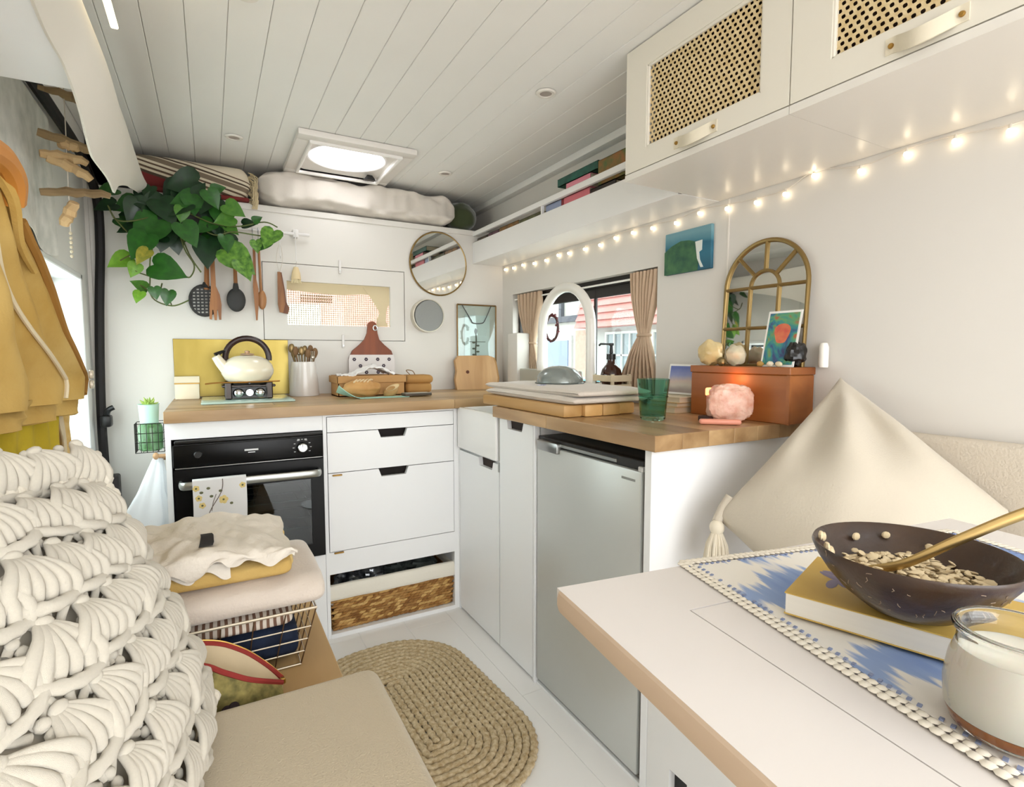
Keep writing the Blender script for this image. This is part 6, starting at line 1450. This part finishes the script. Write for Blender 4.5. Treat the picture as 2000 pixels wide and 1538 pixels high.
# ================================================================== hanging jackets, driftwood, wall hanging
def drape(fn_l, fn_r, x0, folds, amp, nu=60, nv=46, seed=0):
    """garment hanging on the left wall: left and right outline (Y) as functions of v with height z(v)"""
    def fn(u, v):
        yl, zl = fn_l(v); yr, zr = fn_r(v)
        y = yl + (yr - yl) * u; z = zl + (zr - zl) * u
        return Vector((x0 + amp * math.sin(2 * PI * folds * u + 1.5 * v + seed) * (.25 + .75 * v) + .008 * nz(u * 4 + seed, v * 4), y, z))
    return fn
def interp(tab):
    def f(v):
        for (a, p), (b, q) in zip(tab, tab[1:]):
            if v <= b: k = (v - a) / (b - a); return tuple(x + (y - x) * k for x, y in zip(p, q))
        return tab[-1][1]
    return f
JK = M('jacket_mustard', '#d6b56e', .95, col2='#c09a4e', vscale=7, bump=.3, bscale=150)
jk = thing('mustard_jacket', 'mustard cotton jacket with a white braid stripe hanging at the left edge', 'jacket', (-.29, 1.4, .96))
jl = interp([(0, (1.10, 1.40)), (.3, (1.02, 1.25)), (1, (.98, .99))]); jr = interp([(0, (1.20, 1.385)), (.25, (1.31, 1.288)), (.5, (1.44, 1.218)), (.7, (1.555, 1.128)), (.9, (1.775, 1.02)), (1, (1.735, .968))])
jf = drape(jl, jr, -.292, 3.3, .016)
part('body', MB().slab(jf, -.005, 70, 50), JK, jk, smooth=70)
jf2 = drape(interp([(0, (1.0, .998)), (1, (1.0, .955))]), interp([(0, (1.73, .985)), (1, (1.72, .935))]), -.300, 3.3, .016, seed=.3)
part('lower_hem', MB().slab(jf2, -.005, 60, 8), JK, jk, smooth=70)
part('braid_stripe', MB().tube([jf(.42 + .20 * f - .03 * math.sin(f * 5), .10 + .88 * f) + Vector((.006, 0, 0)) for f in [i / 30 for i in range(31)]], .0042, 6), M('braid_white', '#e2d3b4', .9), jk)
part('front_edge', MB().tube([jf(.98, .18 + .80 * f) + Vector((.004, 0, 0)) for f in [i / 24 for i in range(25)]], .009, 7), M('jacket_brown_edge', '#a27434', .9), jk)
for v in (.885, .935): part('button', MB().lathe([(.0001, .006), (.010, .005), (.012, 0), (.010, -.003)], jf(.95, v) + Vector((.014, 0, 0)), 14, 'X'), M('shell_button', '#d8cfc0', .2, .3), jk)
cl_ = MB().tube(smooth_path([jf(.55, .02) + Vector((.004, 0, 0)), jf(.72, .12) + Vector((.014, 0, 0)), jf(.80, .28) + Vector((.015, 0, 0)), jf(.86, .42) + Vector((.012, 0, 0))], 5), [.012 - .0004 * i for i in range(16)], 7)
part('lapel', cl_, JK, jk)
hg = thing('coat_hanger', 'honey-coloured wooden coat hanger inside the mustard jacket', 'hanger', (-.29, 1.13, 1.38))
part('shoulder', MB().tube(smooth_path([(-.282, 1.222, 1.335), (-.272, 1.19, 1.368), (-.272, 1.12, 1.385), (-.28, .98, 1.37)], 5), .019, 10), M('hanger_wood', '#cf8a3c', .45), hg)
part('hook', MB().tube(smooth_path([(-.29, 1.05, 1.46), (-.29, 1.05, 1.50), (-.30, 1.06, 1.53), (-.32, 1.05, 1.52)], 5), .003, 6), STEEL, hg)
yj = thing('yellow_jacket', 'bright yellow garment hanging below the mustard jacket', 'jacket', (-.31, 1.4, .60))
part('cloth', MB().slab(drape(interp([(0, (1.17, 1.06)), (1, (1.18, .60))]), interp([(0, (1.62, 1.06)), (1, (1.60, .60))]), -.318, 4, .012, seed=1), -.005, 50, 30), M('yellow_cotton', '#d2b92e', .9, col2='#bca222', vscale=6, bump=.2, bscale=100), yj, smooth=70)
bj = thing('beige_shirt', 'beige garment hanging left of the bright yellow one', 'shirt', (-.31, 1.1, .60))
part('cloth', MB().slab(drape(interp([(0, (.80, 1.02)), (1, (.80, .60))]), interp([(0, (1.16, 1.02)), (1, (1.165, .60))]), -.312, 4, .010, seed=2), -.005, 40, 24), M('beige_cotton', '#d8c8a8', .9, var=.06), bj, smooth=70)
mk_ = thing('knit_cardigan', 'ochre crinkled cardigan hanging at the right behind the yellow garment', 'cardigan', (-.32, 1.7, .62))
part('cloth', MB().slab(drape(interp([(0, (1.50, 1.08)), (1, (1.52, .62))]), interp([(0, (1.80, 1.02)), (.15, (1.83, .96)), (.45, (1.83, .87)), (1, (1.75, .62))]), -.335, 5, .012, seed=3), -.008, 60, 40), M('ochre_knit', '#c79d4e', .95, col2='#dcc084', vscale=40, bump=1, bscale=80), mk_, smooth=70)
part('pale_band', MB().slab(drape(interp([(0, (1.66, 1.0)), (1, (1.66, .62))]), interp([(0, (1.70, 1.0)), (1, (1.72, .62))]), -.322, 1, .004), -.004, 8, 20), M('beige_cotton', '#d8c8a8', .9, var=.06), mk_, smooth=70)
for q_ in ((-.318, 1.80, .985), (-.318, 1.795, .955)): part('button', MB().ball(q_, (.004, .010, .010), 10, 6), M('shell_button', '#d8cfc0', .2, .3), mk_)
dw = thing('driftwood_mobile', 'hanging driftwood mobile on a string in front of the sliding door', 'mobile', (-.30, 1.85, 1.42))
DW = wood('driftwood', '#a98f68', '#7c6444', 'X', 12, .8); DWP = M('driftwood_pale', '#dcbf92', .8, col2='#c9a676', vscale=12)
def stick(p, q, r, m, sag=.004, rs=None):
    P = Vector(p); Q = Vector(q); pts = [P.lerp(Q, i / 8) + Vector((0, .004 * math.sin(i * 1.7), sag * math.sin(PI * i / 8) + .002 * math.sin(i * 2.9))) for i in range(9)]
    part('driftwood_stick', MB().tube(pts, rs or [r * (.7 + .35 * math.sin(PI * (i + 1) / 10) + .1 * math.sin(i * 2.2)) for i in range(9)], 9), m, dw)
stick((-.362, 1.85, 1.764), (-.246, 1.85, 1.742), .012, DW, rs=[.006, .007, .009, .010, .012, .013, .015, .016, .015])
stick((-.368, 1.85, 1.652), (-.238, 1.85, 1.616), .012, DW, .002)
stick((-.366, 1.85, 1.598), (-.268, 1.85, 1.590), .012, DWP)
stick((-.352, 1.85, 1.590), (-.262, 1.85, 1.548), .013, DWP, .006)
stick((-.325, 1.85, 1.628), (-.285, 1.85, 1.622), .012, DWP)
stick((-.370, 1.85, 1.500), (-.222, 1.85, 1.512), .011, DW, .003)
stick((-.300, 1.85, 1.482), (-.325, 1.85, 1.422), .014, DWP, 0)
part('string', MB().cyl((-.308, 1.85, 1.895), (-.312, 1.85, 1.40), .0014, n=5), M('cord_white', '#d9d0c4', .8), dw)
bds = MB()
for i in range(6): bds.ball((-.312, 1.85, 1.40 - i * .012), (.004, .004, .005), 7, 5)
part('beads', bds, M('bead_pale', '#cfc4aa', .6), dw)
wh = thing('wall_tapestry', 'white cloth with faint grey botanical print on the sliding door', 'wall hanging', (-.39, 1.95, 1.39))
part('cloth', MB().slab(lambda u, v: Vector((-.387 + .005 * math.sin(u * 14) * v, 1.45 + .62 * u, 1.76 - .38 * v - .02 * math.sin(u * 9) * v)), .002, 40, 20), M('botanical_print', '#f2f1ec', .85, col2='#cfd1cb', vscale=17), wh, smooth=70)
# ================================================================== table
TZ = .82
P0 = Vector((.3285, .485, 0)); TA = R(-7.6); E1 = Vector((math.cos(TA), math.sin(TA), 0)); E2 = Vector((math.sin(TA), -math.cos(TA), 0))
def TP(u, v, z=TZ): return P0 + E1 * u + E2 * v + Vector((0, 0, z))
tb = thing('folding_table', 'white laminate table with a beige edge and inset leaf in the right foreground', 'table', TP(.33, .3, 0))
TOPM = M('laminate_white', '#e6e0dc', .32, var=.015, vscale=3); EDG = M('beige_edging', '#cfb8a0', .6)
UL, VL = .692, .62
i0, i1, j0, j1, gp_ = .103, .60, .0975, .56, .0016
mb = MB()
def slabuv(a, b, c, d, z0, z1, mb=None, r=0):
    mb = mb or MB()
    m_ = Matrix.Rotation(TA, 4, 'Z'); c0 = TP((a + b) / 2, (c + d) / 2, 0)
    return mb.box(Vector((c0.x - (b - a) / 2, c0.y - (d - c) / 2, z0)), Vector((c0.x + (b - a) / 2, c0.y + (d - c) / 2, z1)), r, 2, rz=TA)
for a, b, c, d in ((0, i0 - gp_, 0, VL), (i1 + gp_, UL, 0, VL), (i0 - gp_, i1 + gp_, 0, j0 - gp_), (i0 - gp_, i1 + gp_, j1 + gp_, VL)): slabuv(a, b, c, d, TZ - .020, TZ, mb)
part('top', mb, TOPM, tb)
part('inset_leaf', slabuv(i0, i1, j0, j1, TZ - .020, TZ - .0002), TOPM, tb)
part('leaf_gap', slabuv(i0 - .004, i1 + .004, j0 - .004, j1 + .004, TZ - .022, TZ - .0205), M('gap_brown', '#6a4f3c', .8), tb)
ol = [TP(u, v, 0) for u, v in rrect(0, 0, UL, VL, .012, 4)]
part('edging', MB().tube([p + Vector((0, 0, TZ - .0125)) for p in ol], .0122, 10, closed=True, flat=.35, updir=(0, 0, 1)), EDG, tb)
part('apron', slabuv(.02, UL - .02, .02, VL - .02, TZ - .045, TZ - .0225), EDG, tb)
lp_ = TP(.40, .36, 0)
part('leg', MB().cyl((lp_.x, lp_.y, .02), (lp_.x, lp_.y, TZ - .046), .03, n=24), STEEL, tb)
part('foot', MB().lathe([(.0001, .022), (.06, .020), (.15, .006), (.15, .0), (.0001, 0)], (lp_.x, lp_.y, 0), 32), STEEL, tb)

# placemat
pm = thing('placemat', 'blue and white ikat placemat with a crocheted edge on the table', 'placemat', (.62, .25, TZ))
A0 = Vector((.500, .466, 0)); MA = R(-13.5); F1 = Vector((math.cos(MA), math.sin(MA), 0)); F2 = Vector((math.sin(MA), -math.cos(MA), 0))
def MP(u, v, z): return A0 + F1 * u + F2 * v + Vector((0, 0, z))
IK = bpy.data.materials.new('ikat_cloth'); IK.use_nodes = True; nt = IK.node_tree; b = nt.nodes['Principled BSDF']; b.inputs['Roughness'].default_value = .9
tc = nt.nodes.new('ShaderNodeTexCoord'); mp = nt.nodes.new('ShaderNodeMapping'); mp.inputs['Rotation'].default_value = (0, 0, -MA); nt.links.new(tc.outputs['Object'], mp.inputs['Vector'])
n1 = nt.nodes.new('ShaderNodeTexNoise'); n1.inputs['Scale'].default_value = 60; n1.inputs['Detail'].default_value = 5; m1 = nt.nodes.new('ShaderNodeMapping'); m1.inputs['Scale'].default_value = (1.4, .10, 1); nt.links.new(mp.outputs[0], m1.inputs['Vector']); nt.links.new(m1.outputs[0], n1.inputs['Vector'])
sx_ = nt.nodes.new('ShaderNodeSeparateXYZ'); nt.links.new(mp.outputs[0], sx_.inputs[0])
def mth(op, a, b_=None, c=None):
    n = nt.nodes.new('ShaderNodeMath'); n.operation = op
    for i, q in enumerate((a, b_, c)):
        if q is None: continue
        if isinstance(q, (int, float)): n.inputs[i].default_value = q
        else: nt.links.new(q, n.inputs[i])
    return n.outputs[0]
yy = mth('MULTIPLY_ADD', n1.outputs['Fac'], .11, sx_.outputs['Y'])
w1_ = mth('SINE', mth('MULTIPLY', yy, 46)); w2_ = mth('SINE', mth('MULTIPLY', sx_.outputs['X'], 38))
fac = mth('ADD', w1_, mth('MULTIPLY', w2_, .75))
cr = nt.nodes.new('ShaderNodeValToRGB'); el = cr.color_ramp.elements; el[0].position = .40; el[0].color = lin('#ece7de'); el[1].position = .54; el[1].color = lin('#93a8cf')
e = el.new(.92); e.color = lin('#7f97c8'); mrr = nt.nodes.new('ShaderNodeMapRange'); mrr.inputs['From Min'].default_value = -1.75; mrr.inputs['From Max'].default_value = 1.75
nt.links.new(fac, mrr.inputs['Value']); nt.links.new(mrr.outputs[0], cr.inputs[0]); nt.links.new(cr.outputs[0], b.inputs['Base Color'])
MU, MV = .45, .44
part('cloth', MB().slab(lambda u, v: MP(.012 + (MU - .024) * u, .012 + (MV - .024) * v, TZ + .0022), .0016, 20, 20) if False else MB().add([MP(.010, .010, TZ + .0004), MP(MU - .01, .010, TZ + .0004), MP(MU - .01, MV - .01, TZ + .0004), MP(.010, MV - .01, TZ + .0004), MP(.010, .010, TZ + .0022), MP(MU - .01, .010, TZ + .0022), MP(MU - .01, MV - .01, TZ + .0022), MP(.010, MV - .01, TZ + .0022)], [(0, 1, 2, 3), (4, 5, 6, 7), (0, 1, 5, 4), (1, 2, 6, 5), (2, 3, 7, 6), (3, 0, 4, 7)]), IK, pm, smooth=0)
cro = MB(); cb = MB()
per = []
st_ = .0078
for side in range(4):
    L = MU if side % 2 == 0 else MV; k = int(L / st_)
    for i in range(k):
        f = (i + .5) / k
        u, v = [(f * MU, 0), (MU, f * MV), (MU - f * MU, MV), (0, MV - f * MV)][side]; per.append((u, v, side))
crot = Matrix.Rotation(MA, 3, 'Z')
for u, v, sd in per:
    ou, ov = [(0, -.002), (.002, 0), (0, .002), (-.002, 0)][sd]
    cro.ball(MP(u + ou, v + ov, TZ + .0022), (.0050, .0050, .0016), 7, 4); iu, iv = [(0, .0085), (-.0085, 0), (0, -.0085), (.0085, 0)][sd]
    cro.ball(MP(u + iu * .62, v + iv * .62, TZ + .0028), (.0042, .0042, .0014), 6, 4)
    q = [(.0026, .0010), (.0010, .0026)][sd % 2]
    if (int((u + v) * 900) % 5) != 0: cb.box(MP(u + iu * 1.5, v + iv * 1.5, TZ + .0030) - Vector((.0020, .0014, .0010)), MP(u + iu * 1.5, v + iv * 1.5, TZ + .0030) + Vector((.0020, .0014, .0004)), rz=MA + .4)
part('crochet_edge', cro, M('crochet_ecru', '#e9e1d2', .95), pm, smooth=60, kind='stuff')
part('blue_stitching', cb, M('stitch_blue', '#8e98b6', .9), pm, smooth=0, kind='stuff')

# book
BZ = TZ + .0055
bo = thing('paperback_book', 'thick yellow-covered paperback lying under the coconut bowl', 'book', (.56, .26, BZ))
bA = Vector((.484, .318, 0)); ba = Vector((.315, -.949, 0)).normalized(); bb_ = Vector((.949, .315, 0)).normalized()
brz = math.atan2(bb_.y, bb_.x)
def bbox(a0, a1, b0, b1, z0, z1, r=0, mb=None):
    c = bA + bb_ * ((a0 + a1) / 2) + ba * ((b0 + b1) / 2); h = Vector(((a1 - a0) / 2, (b1 - b0) / 2, 0)); mb = mb or MB()
    return mb.box((c.x - h.x, c.y - h.y, z0), (c.x + h.x, c.y + h.y, z1), r, 2, rz=brz)
part('pages', bbox(.001, .123, .001, .187, BZ + .0010, BZ + .0205), M('page_edge', '#e9e4d9', .85, var=.04, vscale=200, stretch=(.02, .02, 1)), bo, smooth=0)
part('cover', bbox(0, .126, 0, .19, BZ + .0205, BZ + .0215).add([], []), M('cover_yellow', '#c9a24a', .5, col2='#d8b864', vscale=14), bo, smooth=0)
part('back_cover', bbox(0, .126, 0, .19, BZ, BZ + .0010), M('cover_yellow', '#c9a24a', .5, col2='#d8b864', vscale=14), bo, smooth=0)
cp = MB()
for k in range(5):
    c = bA + bb_ * (.052 + .010 * k) + ba * (.030 + .007 * math.sin(k * 2)); cp.ball((c.x, c.y, BZ + .0217), (.014, .005, .0006), 10, 4, rot=Matrix.Rotation(brz + .5 * k, 3, 'Z'))
part('cover_print', cp, M('print_mauve', '#8f86a0', .6), bo)

# coconut bowl
CZ = BZ + .0222
CO = M('coconut_shell', '#2c1b13', .38, col2='#45301f', vscale=22, bump=.25, bscale=70, coat=.15)
cbw = thing('coconut_bowl', 'dark polished coconut shell bowl standing on the yellow book', 'bowl', (.541, .238, CZ))
cen = (.541, .236)
tiltm = Matrix.Rotation(R(2.5), 3, 'X')
prof = [(.0001, 0), (.022, .0), (.036, .006), (.054, .020), (.066, .034), (.0745, .047), (.0785, .0565), (.0775, .059), (.0745, .0575), (.070, .047), (.061, .037), (.048, .022), (.030, .011), (.0001, .008)]
part('shell', MB().lathe(prof, (*cen, CZ), 56), CO, cbw, smooth=50)
scr = MB(); random.seed(9)
for i in range(46):
    a = random.uniform(R(150), R(330)); h = random.uniform(.018, .054); r_ = .0805 * math.sqrt(max(.05, 1 - ((.070 - h) / .075) ** 2)) * .985
    # points on the outside of the shell
    def onsh(aa, hh):
        for (r0, h0), (r1, h1) in zip(prof[:7], prof[1:7]):
            if h0 <= hh <= h1: return r0 + (r1 - r0) * (hh - h0) / max(1e-6, h1 - h0)
        return .0785
    a2 = a + random.uniform(-.06, .06); h2 = h + random.uniform(-.006, .006); am_ = (a + a2) / 2 + random.uniform(-.02, .02)
    pts = [Vector((cen[0] + (onsh(aa, hh) + .0002) * math.cos(aa), cen[1] + (onsh(aa, hh) + .0002) * math.sin(aa), CZ + hh)) for aa, hh in ((a, h), (am_, (h + h2) / 2), (a2, h2))]
    scr.tube(pts, .00035, 4)
part('scratches', scr, M('scratch_pale', '#9a8672', .7), cbw)
single('porridge', MB().grid(lambda u, v: Vector((cen[0] + .0565 * v * math.cos(2 * PI * u), cen[1] + .0565 * v * math.sin(2 * PI * u), CZ + .0315 + .006 * nz(v * math.cos(2 * PI * u) * 5, v * math.sin(2 * PI * u) * 5) * (1 - v) + .0022 * nz(v * math.cos(2 * PI * u) * 22, v * math.sin(2 * PI * u) * 22) + (.003 * math.cos(2 * PI * u - 2.2)) * v)), 60, 26, closeu=True).lathe([(.056, .031), (.045, .022), (.020, .013), (.0001, .012)], (*cen, CZ), 40), M('porridge', '#cdb894', .8, col2='#ab9068', vscale=70, bump=.9, bscale=260), 'leftover oat porridge in the coconut bowl', 'porridge', kind='stuff', smooth=70)
fk_ = MB()
for i in range(330):
    a = random.uniform(0, 2 * PI); q = .055 * math.sqrt(random.random()); s_ = random.uniform(.0026, .0055)
    fk_.ball((cen[0] + q * math.cos(a), cen[1] + q * math.sin(a), CZ + .0345 + .004 * random.random()), (s_, s_ * .75, .0011), 7, 4, rot=Matrix.Rotation(random.uniform(0, 3), 3, 'Z') @ Matrix.Rotation(random.uniform(-.9, .9), 3, 'X'))
for a_, h_, s_ in ((2.3, .052, .006), (2.2, .045, .008), (2.0, .056, .005), (1.2, .048, .0045), (.75, .050, .004), (2.6, .042, .006), (.2, .045, .004), (2.15, .060, .005)):
    r_ = [(.048, .022), (.061, .037), (.070, .052), (.0745, .065)]
    rr_ = .048 + (.0745 - .048) * ((h_ - .022) / .043) ** .8
    fk_.ball((cen[0] + (rr_ - .001) * math.cos(a_), cen[1] + (rr_ - .001) * math.sin(a_), CZ + h_), (s_ * .5, s_, s_ * .9), 8, 5, rot=Matrix.Rotation(a_, 3, 'Z'))
o = single('oat_flakes', fk_, M('oat_flake', '#d9c6a2', .75), 'loose oat flakes on the porridge and stuck inside the bowl', 'oats', kind='stuff')
sp3 = thing('gold_spoon', 'brushed gold spoon standing in the coconut bowl', 'spoon', (.53, .24, CZ + .03))
GSP = M('brushed_gold', '#b59a66', .3, 1)
hs = smooth_path([(.524, .262, CZ + .034), (.534, .238, CZ + .046), (.556, .207, CZ + .074), (.583, .172, CZ + .103), (.600, .150, CZ + .112), (.616, .128, CZ + .108)], 6)
part('stem', MB().tube(hs, [.0038 + .0018 * (i / (len(hs) - 1)) for i in range(len(hs))], 10, flat=.62, updir=(0, 0, 1)), GSP, sp3)
part('bowl', MB().ball((.514, .272, CZ + .031), (.013, .019, .004), 16, 10, rot=Matrix.Rotation(R(25), 3, 'Z')), GSP, sp3)

# yoghurt jar
JZ = TZ + .0034; JC = (.4650, .1385)
yj_ = thing('yoghurt_jar', 'small clear glass jar of yoghurt at the right edge of the table', 'jar', (*JC, JZ))
GLS = M('clear_glass', '#fbfdfc', .02, trans=1, ior=1.45)
part('glass', MB().lathe([(.0001, JZ), (.028, JZ), (.034, JZ + .004), (.0375, JZ + .014), (.0385, JZ + .030), (.036, JZ + .047), (.0325, JZ + .058), (.0315, JZ + .064), (.0345, JZ + .068), (.0352, JZ + .071), (.0335, JZ + .0735), (.0305, JZ + .072), (.029, JZ + .066), (.0295, JZ + .058), (.0335, JZ + .046), (.036, JZ + .030), (.0352, JZ + .016), (.031, JZ + .007), (.0001, JZ + .005)], (*JC, 0), 52), GLS, yj_, smooth=60)
yg = single('yoghurt', MB().lathe([(.0001, JZ + .0125), (.0345, JZ + .0125), (.0362, JZ + .017), (.0369, JZ + .030), (.0345, JZ + .046), (.0309, JZ + .056), (.0001, JZ + .0545)], (*JC, 0), 44), M('yoghurt_white', '#efe9dc', .5, sss=.15), 'thick white yoghurt filling the small glass jar', 'yoghurt', smooth=60)
single('fruit_layer', MB().lathe([(.0001, JZ + .0042), (.031, JZ + .0056), (.0342, JZ + .0121), (.0001, JZ + .0122)], (*JC, 0), 36), M('fruit_compote', '#a8652c', .4), 'amber fruit layer at the bottom of the yoghurt jar', 'compote')

# ================================================================== big cream cushion on the right bench
bc = thing('tassel_cushion', 'large cream cushion with a corner tassel propped behind the table', 'cushion', (1.15, .65, .5))
qA, qL, qR, qB = Vector((1.372, .775, 1.022)), Vector((1.010, .845, .705)), Vector((1.352, .425, .772)), Vector((1.0, .52, .512))
qn = (qL - qA).cross(qR - qA).normalized()
if qn.dot(Vector((-1, -1, .4))) < 0: qn = -qn
def cush(u, v, side):
    # u from A to L, v from A to R ; corners stay pointed, edges pull in between them
    p = qA + (qL - qA) * u + (qR - qA) * v + (qB - qL - qR + qA) * (u * v)
    cu, cv = 4 * u * (1 - u), 4 * v * (1 - v)
    inn = .012
    p += (qL - qA).normalized() * (inn * cv * (1 - 2 * u) * (1 - cu) * 1.0) + (qR - qA).normalized() * (inn * cu * (1 - 2 * v) * (1 - cv))
    th = .112 * (math.sin(PI * u) * math.sin(PI * v)) ** .44
    w_ = 0
    if side > 0:
        ang = math.atan2(v + .02, u + .02); d = math.hypot(u, v)
        w_ = .020 * math.sin(ang * 9 + 1) * math.exp(-((d - .42) / .25) ** 2) * min(1, cu * 2) * min(1, cv * 2) + .008 * nz(u * 4, v * 4, 2) * cu * cv
    return p + qn * (side * th * (1.0 if side > 0 else .55) + w_)
CRE = M('cream_canvas', '#cbc1b0', .9, var=.04, vscale=5, bump=.25, bscale=220, sheen=.2)
part('cover', MB().grid(lambda u, v: cush(u, v, 1), 60, 60).grid(lambda u, v: cush(u, v, -1), 60, 60), CRE, bc, smooth=80)
tz = Vector((1.002, .838, .690))
ts = part('tassel', MB().ball(tz + Vector((-.004, -.012, -.006)), (.0165, .0165, .0185), 14, 10), M('tassel_cotton', '#e2d8c4', .95), bc)
sk3 = MB(); random.seed(2)
for i in range(54):
    a = i * 2.4; q = math.sqrt((i + .5) / 54); c0 = tz + Vector((-.004, -.012, -.018))
    sk3.tube([c0 + Vector((.010 * q * math.cos(a), .010 * q * math.sin(a), 0)), c0 + Vector((.022 * q * math.cos(a), .022 * q * math.sin(a), -.028)), c0 + Vector((.030 * q * math.cos(a), .030 * q * math.sin(a), -.078 - random.uniform(0, .008)))], .0032, 5)
part('tassel_skirt', sk3, M('tassel_cotton', '#e2d8c4', .95), ts)
gath = MB()
for i in range(4): gath.tube(smooth_path([qL + Vector((.03 + .012 * i, -.02 - .004 * i, .045 - .012 * i)), qL + Vector((.012, -.014, .018 - .004 * i)), tz + Vector((-.002, -.010, .006))], 4), .011, 8)
part('gathered_corner', gath, CRE, bc, smooth=80)
